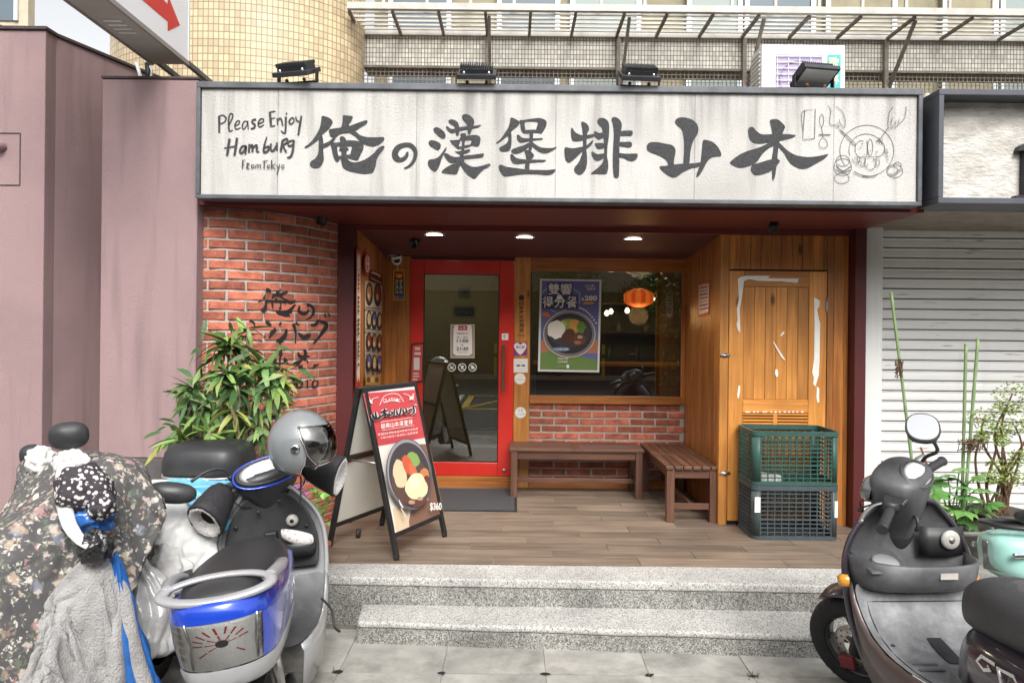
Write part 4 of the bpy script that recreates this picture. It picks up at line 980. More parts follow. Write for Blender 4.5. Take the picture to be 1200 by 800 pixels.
def uv_wall(name, pts, z0, z1, m, parent, smooth=True):
    """vertical wall along a plan line, UV in metres"""
    me = bpy.data.meshes.new(name); V = []; F = []; u = [0.0]
    for i in range(1, len(pts)): u.append(u[-1] + (Vector(pts[i]) - Vector(pts[i-1])).length)
    for x, y in pts: V += [(x, y, z0), (x, y, z1)]
    for i in range(len(pts) - 1): F.append((2*i, 2*i+2, 2*i+3, 2*i+1))
    me.from_pydata(V, [], F); uv = me.uv_layers.new(name='UVMap')
    for poly in me.polygons:
        poly.use_smooth = smooth
        for li in poly.loop_indices:
            vi = me.loops[li].vertex_index; uv.data[li].uv = (u[vi // 2], V[vi][2])
    me.materials.append(m); me.update()
    return link_mesh(name, me, parent)
bld = thing('tiled_building', 'cream tiled apartment building with a rounded corner above the sign', 'building', (-1.0, 7.0, 0))
cx, cy, ea, eb = -2.42, 6.42, 1.09, 0.74
pts = [(cx + ea*math.cos(R(a)), cy + eb*math.sin(R(a))) for a in [190 + i*(360-190)/40 for i in range(41)]]
uv_wall('rounded_corner', pts, 2.6, 8.0, M['tile_y'], bld)
DW = 6.5
z_r = W(800, 12, 6.0).z - 0.02            # rack floor height
pz0, pz1 = W(800, 80, DW).z, z_r - 0.01
uv_wall('parapet', [(-1.36, DW), (6.5, DW)], pz0, pz1, M['tile_w'], bld, False)
mb = MB(); mb.box(-1.36, 6.5, DW + .002, DW + .25, pz0 - .02, pz0); mb.box(-1.36, 6.5, DW + .05, DW + .12, pz1, pz1 + .03); mb.build('parapet_ledge', M['galv_d'], bld)
M['yellowish'] = pmat('yellow_board', (0.27, 0.24, 0.155), 0.7, var=0.25)
M['bluegrey'] = pmat('window_glass_dark', (0.10, 0.135, 0.16), 0.15, 0.0, coat=0.4)
M['palegreen'] = pmat('window_glass_pale', (0.27, 0.32, 0.30), 0.15)
M['alu'] = pmat('aluminium_frame', (0.62, 0.66, 0.68), 0.4, 0.3)
# windows behind and above the parapet
mb = MB(); mb.box(-1.4, 6.5, DW + .72, DW + .8, 2.6, 8.0); mb.build('inner_wall', M['yellowish'], bld)
random.seed(11)
x = -1.25; k = 0
while x < 6.3:
    w = random.choice((0.55, 0.62, 0.7)); y = DW + .66
    mb = MB(); mb.box(x, x + w, y, y + .05, 3.4, 6.6); wn_ = mb.build('window', [M['bluegrey'], M['palegreen'], M['yellowish']][(k*2 + (k//3)) % 3 if x > 0 else 0], bld)
    for xx in (x, x + w - .045):
        mb = MB(); mb.box(xx, xx + .045, y - .02, y - .001, 3.4, 6.6); mb.build('window_frame', M['alu'], wn_)
    x += w + random.choice((0.02, 0.1, 0.45)); k += 1
# wire mesh in the opening below the parapet
def wires(par, x0, x1, y, z0, z1, px_, pz_, r, m, name='wire_mesh'):
    mb = MB(); x = x0
    while x <= x1: mb.box(x - r, x + r, y - r, y + r, z0, z1); x += px_
    z = z0
    while z <= z1: mb.box(x0, x1, y - r*1.9, y - r*1.01, z - r, z + r); z += pz_
    o = mb.build(name, m, par, recalc=False); o['kind'] = 'stuff'; return o
wires(bld, -1.36, 6.5, DW + .03, 3.35, pz0 - .02, 0.038, 0.034, 0.0035, M['galv_d'])
mb = MB(); mb.box(-1.36, 6.5, DW + .3, DW + .7, 3.3, 3.35); mb.build('ledge_slab', M['galv_d'], bld)
# projecting flower rack
rk = thing('flower_rack', 'galvanised steel rack of bars jutting out below the upstairs windows', 'rack', (2.0, 6.4, z_r))
RX0, RX1, RF, RB = W(407, 10, 6.0).x, 6.4, 6.0, DW - .005
mb = MB(); mb.box(RX0, RX1, RF - .02, RF + .02, z_r - .005, z_r + .052); mb.build('front_beam', M['galv'], rk, 0.003)
mb = MB(); mb.box(RX0, RX1, RB - .03, RB, z_r - .02, z_r + .02); mb.build('rear_beam', M['galv'], rk)
for i in range(1, 6):
    y = RF + i * (RB - RF)/6
    mb = MB(); mb.box(RX0, RX1, y - .008, y + .008, z_r + .002, z_r + .018); mb.build('long_bar', M['galv'], rk)
xs = [RX0 + .01] + [W(p, 30, 6.25).x for p in (465, 517, 570, 621, 672, 727, 775, 827, 879, 936, 994, 1055, 1120, 1190)]
xs += [xs[-1] + .45*k for k in (1, 2, 3)]
for i, x in enumerate(xs):
    mb = MB(); mb.box(x - .012, x + .012, RF + .02, RB - .001, z_r - .022, z_r + .0015); mb.build('cross_bar', M['galv_d'], rk)
for i in range(20):
    x = RX0 + .3 + i * .36
    mb = MB(); mb.box(x - .012, x + .012, RF - .012, RF + .012, z_r + .053, z_r + .5); mb.build('upright', M['galv'], rk)
mb = MB(); mb.box(RX0, RX1, RF - .014, RF + .014, z_r + .5, z_r + .54); mb.build('top_rail', M['galv'], rk)
for px in (571, 724, 871, 1036):
    x = W(px, 60, DW).x
    mb = MB(); mb.box(x - .017, x + .017, DW - .05, DW - .012, 3.4, z_r - .023); mb.build('post', M['galv_d'], rk)
    mb = MB(); mb.bar((x + .03, DW - .03, z_r - .45), (x + .03, RF + .05, z_r - .025), .025, .025); mb.build('brace', M['galv_d'], rk)
mb = MB(); mb.tube(smooth_path([(W(232, -30, 5.75)), W(233, 20, 5.73), W(229, 50, 5.73), W(233, 70, 5.72), W(230, 110, 5.72)], 5), .008, 6)
mb.tube([W(233, -20, 5.745), W(234, 90, 5.735)], .012, 6)
mb.build('conduit', M['white'], bld)
a = W(228, 11, 5.72); mb = MB(); mb.box(a.x - .03, a.x + .03, a.y - .02, a.y + .03, a.z - .03, a.z + .03); mb.build('junction_box', M['black'], bld, 0.004)
# air conditioner
ac_d = 5.85; a, b = W(906, 52, ac_d), W(991, 52, ac_d)
ac = thing('air_conditioner', 'white outdoor air conditioner unit behind the right end of the sign', 'air conditioner', ((a.x+b.x)/2, ac_d + .15, 3.12))
acz1 = a.z; acz0 = acz1 - .56; ax0, ax1 = a.x - .09, b.x
M['acwhite'] = pmat('ac_white', (0.76, 0.76, 0.75), 0.45, var=0.05, col2=(0.6, 0.5, 0.4), c2scale=2.5, c2amt=(0.68, 0.8))
M['acfan'] = pmat('ac_fan_lilac', (0.36, 0.31, 0.45), 0.5); M['actag'] = pmat('ac_teal', (0.06, 0.42, 0.42), 0.5)
mb = MB(); mb.box(ax0, ax1, ac_d, ac_d + .28, acz0, acz1); mb.build('casing', M['acwhite'], ac, 0.012, 3)
gx, gw = ax0 + .14 + .21, .43; gz = (acz0 + acz1)/2 - .0
fx0, fx1 = W(909, 80, ac_d).x, W(964, 80, ac_d).x; fz1, fz0 = W(935, 64, ac_d).z, acz0 + .05
mb = MB(); mb.box(fx0, fx1, ac_d - .004, ac_d - .001, fz0, fz1); gr = mb.build('grille_plate', M['acfan'], ac)
fr_ = (fx1 - fx0)/2; fc = Vector(((fx0+fx1)/2, ac_d - .006, fz1 - fr_ - .02))
mb = MB(); mb.lathe([(fr_*.86, 0), (fr_*.86, .004), (fr_*.80, .004), (fr_*.80, 0)], Matrix.Translation(fc) @ Matrix.Rotation(R(90), 4, 'X'), 32); mb.build('fan_ring', pmat('fan_ring', (.27, .22, .36), .5), gr)
for i in range(9):
    z = fz0 + .02 + i * (fz1 - fz0 - .04)/8
    mb = MB(); mb.box(fx0, fx1, ac_d - .018, ac_d - .012, z - .0022, z + .0022); mb.build('grille_bar', M['white'], gr)
for i in range(5):
    x = fx0 + .01 + i * (fx1 - fx0 - .02)/4
    mb = MB(); mb.box(x - .0022, x + .0022, ac_d - .012, ac_d - .0045, fz0, fz1); mb.build('grille_bar', M['white'], gr)
tx0, tx1 = W(969.5, 80, ac_d).x, W(985, 80, ac_d).x
mb = MB(); mb.box(tx0, tx1, ac_d - .005, ac_d - .001, fz0, fz1); mb.build('label_strip', M['actag'], ac)
pr = Print(facing(969.5, 64, 1, ac_d - .006)); cream = (.75, .66, .40)
pr.text('歌', 2, 3, 14, 17, cream, .02); pr.text('林', 2, 21, 14, 35, cream, .02); pr.build('label_lettering', ac)
for i in range(14):
    z = acz0 + .05 + i*.035
    mb = MB(); mb.box(ax0 - .012, ax0 - .002, ac_d + .03, ac_d + .25, z - .004, z + .004); mb.build('side_fin', M['acwhite'], ac)
for x in (ax0 + .06, ax1 - .06):
    mb = MB(); mb.box(x - .02, x + .02, ac_d + .02, ac_d + .26, zt - .06, acz0 - .001); mb.build('foot', M['galv_d'], ac)
# ------------------------------------------------------------------ projecting light box sign
pb = thing('projecting_sign', 'white projecting light box with a red arrow at the top left', 'sign', (-2.28, 4.6, 3.4))
e0, e1 = W(178, 77, 4.75), W(222, 77, 4.75); bx0, bx1 = e0.x, e1.x; bz = (e0.z + e1.z)/2
M['lightface'] = pmat('lightbox_face', (0.80, 0.80, 0.84), 0.35); M['boxunder'] = pmat('lightbox_metal', (0.42, 0.41, 0.39), 0.5, 0.1, var=0.06)
yb0, yb1 = 3.1, 4.75
mb = MB(); mb.box(bx0 + .012, bx1 - .012, yb0, yb1 - .005, bz + .006, bz + 1.1); mb.build('box', M['boxunder'], pb)
mb = MB(); mb.box(bx1 - .0115, bx1 - .004, yb0, yb1 - .012, bz + .03, bz + 1.1); mb.build('face_panel', M['lightface'], pb)
for x in (bx0, bx1 - .014):
    mb = MB(); mb.box(x, x + .014, yb0, yb1, bz - .002, bz + .028); mb.build('edge_trim', pmat('trim_metal', (.30, .28, .27), .5, .3), pb, 0.002)
mb = MB(); mb.box(bx1 - .013, bx1 + .0005, yb1 - .013, yb1 + .001, bz + .0285, bz + 1.1); mb.build('edge_trim', M['alu'], pb)
# arrow on the face: pixels -> plane x = bx1
def onface(px, py, l=0):
    a_, b_ = px - HX, py - HY; x_ = a_*CR + b_*SR; y_ = -a_*SR + b_*CR
    d = (bx1 - .003 + .0005*l) * FPX / x_; return Vector((bx1 - .003 + .0005*l, d, EYE - y_*d/FPX))
pr = Print(onface); K = 4.8
pr.poly([(x/K, y/K) for x, y in ((700,-75),(800,-40),(800,0),(885,-40),(942,0),(945,25),(950,-15),(1013,143),(943,177),(943,122),(850,55),(800,2),(740,-45))][:0] or [(150, -10), (166.5, 0), (196.5, 25.5), (196.5, 37), (211, 30), (197.5, -4), (196, 5), (185, -8), (175, -16)], (0.62, 0.035, 0.03))
pr.build('red_arrow', pb)
for i in range(4):
    mb = MB(); y = 4.05 + i*.055; mb.box(bx0 + .07, bx0 + .17, y, y + .016, bz - .003, bz + .007); mb.build('vent_slot', M['white'], pb)
for x in (bx0 + .03, bx1 - .03):
    mb = MB(); mb.bar((x, yb1 - .02, bz + .03), (x + .06, 5.75, bz - .03), .03, .03); mb.build('mount_arm', M['frame'], pb)
mb = MB(); mb.tube([W(160, 74, 4.9), W(166, 95, 4.85)], .012, 8); mb.tube(smooth_path([W(176, 78, 4.86), W(178, 84, 4.85), W(176, 96, 4.85)], 4), .008, 8); mb.build('cable_pipe', M['white'], pb)
mb = MB(); mb.tube([W(173, 74, 4.95), W(175, 100, 4.95)], .02, 6); mb.build('mount_post', M['blackmetal'], pb)
# distant beige building at far left
db = thing('distant_building', 'beige apartment block with a balcony seen above the pink wall', 'building', (-14.5, 18, 0))
xr = W(33, 10, 18).x
M['beige'] = pmat('beige_render', (0.50, 0.42, 0.31), 0.8, var=0.12)
mb = MB(); mb.box(xr - 6, xr, 18, 18.25, 0, 14); mb.build('wall', M['beige'], db)
wx1 = W(18, 10, 18).x; mb = MB(); mb.box(wx1 - 1.2, wx1, 17.96, 17.99, W(10, 25, 18).z, 12); wo = mb.build('window', M['bluegrey'], db)
mb = MB(); mb.box(wx1 + .001, wx1 + .09, 17.93, 17.985, W(10, 25, 18).z, 12); mb.build('window_frame', M['alu'], wo)
mb = MB()
for i in range(7): mb.box(xr - .45 - i*.13, xr - .43 - i*.13, 17.6, 17.62, W(10, 40, 17.6).z, W(10, 20, 17.6).z + i*.02)
mb.bar((xr - 1.4, 17.6, W(10, 17, 17.6).z), (xr - .2, 17.6, W(25, 33, 17.6).z), .03, .03); mb.build('railing', M['blackmetal'], db)
# ------------------------------------------------------------------ neighbour's sign
ns = thing('neighbour_sign', 'grey framed stone-look signboard cut off at the right edge', 'sign', (3.4, 4.4, 2.45))
nd = 4.30; a, b = W(1101, 104, nd), W(1101, 238, nd); n0 = a.x; nz1, nz0 = a.z, b.z
M['stone'] = pmat('stone_cladding', (0.44, 0.415, 0.375), 0.85, var=0.28, vscale=7, bump=1.0, bscale=26, col2=(0.60, 0.58, 0.54), c2scale=5, c2amt=(0.4, 0.65), stretch=(1, 1, 2.2), detail=9)
M['nframe'] = pmat('slate_metal', (0.085, 0.09, 0.105), 0.45, 0.3, var=0.15)
mb = MB(); mb.box(n0, 5.2, nd, nd + .28, nz1 - .035, nz1); mb.build('frame_top', M['nframe'], ns, 0.003)
mb = MB(); mb.box(n0, 5.2, nd, nd + .28, nz0, nz0 + .035); mb.build('frame_bottom', M['nframe'], ns, 0.003)
mb = MB(); mb.box(n0, n0 + .03, nd + .001, nd + .28, nz0 + .036, nz1 - .036); mb.build('frame_side', M['nframe'], ns, 0.003)
mb = MB(); mb.box(n0 + .031, 5.19, nd + .14, nd + .2, nz0 + .036, nz1 - .0365); mb.build('stone_panel', M['stone'], ns)
mb = MB(); mb.box(n0 + .02, 5.19, nd + .281, 5.5, nz0 - .001, nz0 + .05); mb.build('underside', M['galv_d'], ns)
lx, lz0, lz1 = W(1190, 200, nd + .1).x, W(1190, 233, nd + .1).z, W(1190, 168, nd + .1).z
mb = MB(); ss = .012
mb.box(lx + .05, lx + .13, nd + .09, nd + .138, lz0 + .02, lz1); mb.box(lx, lx + .18, nd + .09, nd + .138, lz0, lz0 + .0195); mb.prism([(lx + .01, nd + .09, lz1 - .05), (lx + .0495, nd + .09, lz1 - .045), (lx + .0495, nd + .09, lz1), (lx + .02, nd + .09, lz1 - .02)], (0, .048, 0))
mb.build('letter', M['black'], ns, 0.002)
mb = MB(); mb.tube([W(1086, 110, 4.9), W(1085, 150, 4.9)], .02, 8); mb.box(W(1083, 150, 4.9).x, W(1092, 150, 4.9).x, 4.88, 4.95, W(1083, 155, 4.9).z, W(1083, 140, 4.9).z); mb.build('cable_pipe', M['galv'], ns)
# ================================================================== across the street (seen as reflections in the glass)
far = thing('opposite_building', 'brown and pale shop row across the street, seen as a reflection in the glass', 'building', (0, -12, 0))
M['farbrown'] = pmat('brown_cladding', (0.10, 0.062, 0.04), 0.6, var=0.2, vscale=2); M['farpale'] = pmat('pale_band', (0.34, 0.27, 0.25), 0.8, var=0.1)
mb = MB(); mb.box(-30, 30, -16, -12.3, 0, 3.0); mb.build('ground_floor', M['farbrown'], far)
mb = MB(); mb.box(-30, 30, -16, -12.0, 3.0, 3.7); mb.build('pale_band', M['farpale'], far)
mb = MB(); mb.box(-30, 30, -16, -12.4, 3.7, 7.0); mb.build('upper_floor', pmat('far_wall', (.25, .24, .22), .8, var=.1), far)
for i in range(14):
    mb = MB(); mb.box(-27 + i*4, -25 + i*4, -12.39, -12.36, 4.4, 6.0); mb.build('window', M['bluegrey'], far)
    mb = MB(); mb.box(-28.6 + i*4, -25.4 + i*4, -12.29, -12.25, .15, 2.4); mb.build('shop_window', pmat('shop_dark', (.05, .045, .04), .3), far)
mb = MB(); mb.box(-60, 60, -12.0, -11.2, -.01, .12); struct(mb.build('far_pavement', M['slab']))
for k, x in enumerate((-.55, -3.2, 3.1)):
    mb = MB(); mb.lathe([(.05, .12), (.05, 1.15), (.045, 1.2), (0, 1.2)], Matrix.Translation((x, -11.4, 0)), 14); mb.build
    b_ = thing('bollard', ['yellow bollard on the far pavement reflected at the right of the door glass', 'yellow bollard on the far pavement reflected at the left of the door', 'yellow bollard on the far pavement reflected in the shop window'][k], 'bollard', (x, -11.4, .12), None, 'bollards across the street')
    mb.build('post', pmat('bollard_yellow', (.55, .42, .03), .5), b_)
    mb = MB(); mb.lathe([(.052, .75), (.052, .85)], Matrix.Translation((x, -11.4, 0)), 14); mb.build('dark_band', M['black'], b_)
def leaf_cloud(name, m, parent, c, rad, n, size, seed=1, squash=1.0):
    rr = random.Random(seed); mb = MB(); subs = [(Vector(c) + Vector((rr.gauss(0, 1)*rad[0]*.5, rr.gauss(0, 1)*rad[1]*.5, rr.gauss(0, 1)*rad[2]*.5)), rr.uniform(.3, .55)) for _ in range(16)]
    for i in range(n):
        s, q = rr.choice(subs); d = Vector((rr.gauss(0, 1), rr.gauss(0, 1), rr.gauss(0, 1))).normalized() * q * rr.random()**.4
        p = s + Vector((d.x*rad[0], d.y*rad[1], d.z*rad[2]*squash)); a = Vector((rr.gauss(0, 1), rr.gauss(0, 1), rr.gauss(0, .6))).normalized() * size * rr.uniform(.6, 1.3)
        b = a.cross(Vector((rr.gauss(0, 1), rr.gauss(0, 1), rr.gauss(0, 1)))).normalized() * size * .35
        mb.poly([p - a, p + b, p + a, p - b])
    return mb.build(name, m, parent, recalc=False)
M['farleaf'] = pmat('street_tree_leaf', (0.05, 0.10, 0.025), 0.6, var=0.3, vscale=2)
M['bark'] = pmat('bark', (0.09, 0.065, 0.045), 0.9, var=0.3, vscale=20, bump=0.5)
for k, (x, h, lab) in enumerate(((1.6, 3.4, 'leafy street tree across the road reflected in the left of the shop window'), (5.0, 3.6, 'leafy street tree across the road reflected in the right of the shop window'))):
    t = thing('street_tree', lab, 'tree', (x, -11.5, .12), None, 'trees across the street')
    mb = MB(); mb.tube([(x, -11.5, .12), (x + .05, -11.5, 1.2), (x - .03, -11.4, 2.4), (x + .1, -11.4, 3.2)], [.09, .07, .06, .03], 8)
    mb.tube([(x, -11.45, 1.8), (x - .5, -11.3, 2.6)], [.04, .02], 6); mb.tube([(x, -11.45, 2.0), (x + .6, -11.3, 2.9)], [.04, .02], 6); mb.build('trunk', M['bark'], t)
    leaf_cloud('crown', M['farleaf'], t, (x, -11.4, h), (1.7, 1.0, 1.5), 2600, .09, k + 3)
# ================================================================== restaurant interior
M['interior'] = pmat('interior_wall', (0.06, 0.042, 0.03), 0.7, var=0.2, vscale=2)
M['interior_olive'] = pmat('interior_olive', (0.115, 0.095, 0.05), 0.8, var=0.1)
inn = thing('dining_room', 'dim restaurant interior behind the door and window glass', 'room', (0, 8.5, DECK))
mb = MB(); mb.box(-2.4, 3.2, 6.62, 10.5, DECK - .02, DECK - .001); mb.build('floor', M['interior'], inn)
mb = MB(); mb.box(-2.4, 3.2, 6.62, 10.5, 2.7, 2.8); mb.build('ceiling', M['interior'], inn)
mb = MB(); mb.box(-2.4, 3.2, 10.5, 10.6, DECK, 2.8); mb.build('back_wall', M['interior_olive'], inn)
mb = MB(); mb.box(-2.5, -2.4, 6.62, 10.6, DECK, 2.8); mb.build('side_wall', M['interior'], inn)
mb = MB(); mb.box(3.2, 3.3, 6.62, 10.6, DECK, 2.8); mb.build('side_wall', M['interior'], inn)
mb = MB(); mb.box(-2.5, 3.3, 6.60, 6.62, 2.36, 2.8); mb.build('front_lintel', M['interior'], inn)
for i in range(3):
    z = 1.25 + i*.4
    mb = MB(); mb.box(.9, 2.6, 10.15, 10.5, z, z + .03); mb.build('shelf', M['bench'], inn)
mb = MB(); mb.box(.3, 2.9, 8.9, 9.4, DECK, 1.25); mb.build('counter', M['bench'], inn, .01)
mb = MB(); mb.box(.28, 2.92, 8.87, 9.43, 1.251, 1.29); mb.build('counter_top', M['wood_lite_x'], inn, .005)
random.seed(5)
for i in range(12):
    x = 1.0 + i*.13; z = (1.28, 1.68, 2.08)[i % 3]; h = random.uniform(.12, .26)
    mb = MB(); mb.lathe([(.035, 0), (.037, h*.6), (.014, h*.75), (.014, h), (0, h)], Matrix.Translation((x, 10.3, z)), 10, cap=False)
    mb.build('bottle', pmat('bottle', random.choice(((.12, .05, .02), (.3, .22, .08), (.05, .10, .04))), .25), inn)
# glowing pendant lamp of folded petals
M['lamp'] = pmat('lamp_orange', (0.95, 0.17, 0.025), 0.5, emit=.75)
M['lamp_b'] = pmat('lamp_orange_b', (0.85, 0.10, 0.015), 0.5, emit=.6)
c = W(748.5, 349, 7.5); pl = thing('pendant_lamp', 'glowing orange petal pendant lamp behind the shop window', 'lamp', c)
NG = 16
for k in range(NG):
    mb = MB(); rows = []
    for j in range(13):
        v = -math.pi/2 + math.pi*j/12; fl = 1 + .10*(abs(math.sin(v*3)) - .5)
        rows.append([c + Vector((math.cos(a_)*q, math.sin(a_)*q, .098*math.sin(v))) for a_, q in [(2*math.pi*(k + u)/NG, max(.012, .142*math.cos(v)*fl)*(1 + .11*math.sin(math.pi*u))) for u in (0, .2, .4, .5, .6, .8, 1)]])
    mb.surf(rows); mb.build('petal', M['lamp'] if k % 2 else M['lamp_b'], pl)
mb = MB(); mb.tube([c + Vector((0, 0, .08)), (c.x, c.y, 2.7)], .004, 6); mb.build('cord', M['black'], pl)
ld = bpy.data.lights.new('pendant_glow', 'POINT'); ld.energy = 4; ld.color = (1, .5, .2); ld.shadow_soft_size = .1
lo = bpy.data.objects.new('pendant_glow', ld); COL.objects.link(lo); lo.location = c - Vector((0, .0, .18)); adopt(lo, pl)
M['bulb'] = pmat('bulb_glow', (1.0, 0.80, 0.52), 0.5, emit=6.0)
bulb_lab = ('small glowing bulb left of the orange pendant lamp, the lower one', 'small glowing bulb beside the poster edge in the shop window', 'small glowing bulb just left of the orange pendant lamp', 'faint glowing bulb far back in the dining room')
for k, (px, py, d) in enumerate(((711, 367, 9.6), (716, 365, 9.9), (735, 364, 9.6), (765, 350, 10.2))):
    c = W(px, py, d); t = thing('hanging_bulb', bulb_lab[k], 'lamp', c, None, 'bulbs in the dining room')
    mb = MB(); mb.lathe([(0, .045), (.02, .03), (.035, 0), (.02, -.03), (0, -.036)], Matrix.Translation(c), 12); mb.build('bulb', M['bulb'], t)
    mb = MB(); mb.tube([c + Vector((0, 0, .04)), (c.x, c.y, 2.7)], .004, 5); mb.build('cord', M['black'], t)
ld = bpy.data.lights.new('counter_fill_light', 'POINT'); ld.energy = 16; ld.color = (1, .78, .5); ld.shadow_soft_size = .2  # added fill light without a fixture, lifts the room behind the window
lo = bpy.data.objects.new('counter_fill_light', ld); COL.objects.link(lo); lo.location = (1.5, 8.5, 2.5); adopt(lo, inn)
ld = bpy.data.lights.new('entry_fill_light', 'POINT'); ld.energy = 38; ld.color = (1, .88, .62); ld.shadow_soft_size = .15  # added fill with no lamp of its own, brightens what the door glass shows
lo = bpy.data.objects.new('entry_fill_light', ld); COL.objects.link(lo); lo.location = (-1.3, 8.8, 2.5); adopt(lo, inn)
c = Vector((1.75, 7.9, 1.9)); t = thing('indoor_plant', 'leafy hanging plant inside the shop window on the right', 'plant', c)
leaf_cloud('foliage', pmat('indoor_leaf', (.05, .13, .03), .5, var=.3), t, c, (.35, .35, .55), 700, .045, 9)
mb = MB(); mb.tube([(c.x, c.y, 2.7), (c.x, c.y, 1.6)], .006, 6); mb.build('stem', M['bark'], t)
# ================================================================== door
DZ1, DZ0 = W(540, 305, D_BACK).z, DECK + .103
gx0_, gx1_ = W(496, 420, D_BACK).x, W(584.5, 420, D_BACK).x; gz1, gz0 = W(540, 321, D_BACK).z, W(540, 541, D_BACK).z
door = thing('entrance_door', 'red painted glass entrance door with a wooden pull handle', 'door', ((dl+dr)/2, D_BACK, DZ0))
yd0, yd1 = D_BACK - .02, D_BACK + .03
mb = MB(); mb.box(dl, gx0_, yd0, yd1, DZ0, DZ1); mb.build('stile', M['doorred'], door, .004)
mb = MB(); mb.box(gx1_, dr, yd0, yd1, DZ0, DZ1); mb.build('stile', M['doorred'], door, .004)
mb = MB(); mb.box(gx0_ + .0005, gx1_ - .0005, yd0 + .001, yd1, gz1, DZ1); mb.build('rail', M['doorred'], door, .004)
mb = MB(); mb.box(gx0_ + .0005, gx1_ - .0005, yd0 + .001, yd1, DZ0, gz0); mb.build('rail', M['doorred'], door, .004)
M['glass'] = glass_mat('door_glass', (0.72, 0.76, 0.73), 0.10)
mb = MB(); mb.box(gx0_, gx1_, D_BACK + .004, D_BACK + .01, gz0, gz1); mb.build('glass_pane', M['glass'], door)
mb = MB()
for q in ((gx0_ + .0, gx0_ + .008, gz0, gz1), (gx1_ - .008, gx1_, gz0, gz1), (gx0_ + .0081, gx1_ - .0081, gz0, gz0 + .008), (gx0_ + .0081, gx1_ - .0081, gz1 - .008, gz1)): mb.box(q[0], q[1], D_BACK - .004, D_BACK + .003, q[2], q[3])
mb.build('glazing_bead', M['black'], door)
M['handlewood'] = wood_mat('handle_wood', (.06, .028, .015), (.12, .06, .03), knots=False)
h0, h1 = W(590, 403, yd0 - .05), W(590, 459, yd0 - .05)
mb = MB(); mb.box(h0.x - .014, h0.x + .014, h0.y - .012, h0.y + .012, h1.z, h0.z); hd = mb.build('pull_handle', M['handlewood'], door, .005)
for z in (h0.z - .06, h1.z + .06):
    mb = MB(); mb.tube([(h0.x, h0.y + .01, z), (h0.x, yd0 - .001, z)], .008, 8); mb.build('handle_mount', M['steel'], hd)
c = W(590.5, 551, yd0); mb = MB(); mb.lathe([(0, .012), (.012, .012), (.017, .006), (.018, 0)], Matrix.Translation(c) @ Matrix.Rotation(R(90), 4, 'X'), 16); mb.build('lock', M['steel'], door)
K = 6.1533
pr = Print(facing(480, 370, K, yd0 - .002)); pr.rect(665, 127, 712, 173, WHT); pr.text('推', 675, 136, 702, 163, BLK, .03); pr.build('push_sticker', door)
# things on the glass
gf = D_BACK + .003
pr = Print(facing(480, 370, K, gf)); pr.rect(295, 62, 468, 304, (.55, .54, .52)); pr.rect(300, 68, 463, 298, (.30, .22, .18)); pr.poly([(325, 68), (445, 68), (450, 110), (452, 270), (430, 286), (335, 286), (314, 270), (316, 100)], (.76, .74, .72))
pr.rect(350, 70, 415, 104, (.40, .03, .04)); pr.text('山本', 360, 76, 406, 98, WHT); pr.text('營業時間公告', 340, 120, 422, 134, (.15, .05, .05)); pr.text('週一~週日', 340, 148, 420, 162, (.12, .1, .1))
pr.text('11:00', 340, 168, 424, 192, BLK, .02); pr.text('~', 372, 205, 386, 215, BLK, .02); pr.text('21:30', 338, 224, 424, 248, BLK, .02); pr.text('最後點餐時間', 342, 258, 418, 266, (.2, .18, .18))
tag(pr.build('hours_notice', None), 'opening hours notice 11:00 to 21:30 stuck on the door glass', 'notice')
for k, (cx_, lab) in enumerate(((304, 'round no smoking sticker on the door glass, left of three'), (379, 'round prohibition sticker on the door glass, middle of three'), (454, 'round prohibition sticker on the door glass, right of three'))):
    pr = Print(facing(480, 370, K, gf)); pr.ell(cx_, 371, 30, 30, (.72, .72, .70)); pr.ell(cx_, 371, 25, 25, (.045, .05, .045))
    if k == 0: pr.stroke([(cx_-14, 376, 8), (cx_+8, 376, 8)], WHT); pr.stroke([(cx_+6, 362, 5), (cx_+14, 368, 5)], WHT)
    if k == 1: pr.blob([(cx_-12, 356), (cx_-4, 362), (cx_+6, 358), (cx_+13, 364), (cx_+4, 372), (cx_+10, 386), (cx_, 378), (cx_-10, 386), (cx_-6, 372)], WHT)
    if k == 2: pr.rect(cx_-10, 358, cx_+4, 382, WHT); pr.ell(cx_+7, 372, 6, 8, WHT)
    pr.stroke([(cx_-18, 353, 5), (cx_+18, 389, 5)], (.72, .72, .70))
    tag(pr.build('door_sticker', None), lab, 'sticker', 'prohibition stickers on the door glass')
pr = Print(facing(380, 240, 3.333, D_BACK + .05)); pr.rect(498, 392, 594, 444, (.52, .45, .33)); pr.rect(510, 402, 584, 434, (.06, .06, .05)); pr.text('OPEN', 516, 408, 578, 428, (.45, .47, .42))
o = tag(pr.build('open_sign', None), 'framed OPEN sign hanging behind the door glass', 'sign')
pr = Print(facing(380, 240, 3.333, D_BACK + .05)); pr.rect(524, 320, 570, 366, (.42, .44, .40)); pr.ell(547, 341, 7, 7, (.2, .2, .18)); tag(pr.build('paper_notice', None), 'small square pale paper behind the top of the door glass', 'notice')
# red board hung on the door's left stile
K = 6.1533
pr = Print(facing(480, 370, K, yd0 - .012)); pr.poly([(12, 200), (104, 192), (92, 478), (2, 490)], BLK); pr.poly([(22, 212), (96, 204), (86, 466), (8, 478)], (.46, .06, .05))
for q in ((38, 226, 76, 246), (34, 262, 80, 282), (30, 300, 72, 390), (26, 410, 66, 420), (26, 430, 70, 440), (22, 452, 56, 464)): pr.rect(*q, (.62, .50, .46) if q[1] != 300 else (.60, .57, .55))
tag(pr.build('red_notice_board', None), 'small red notice board with black frame on the left of the red door', 'notice')
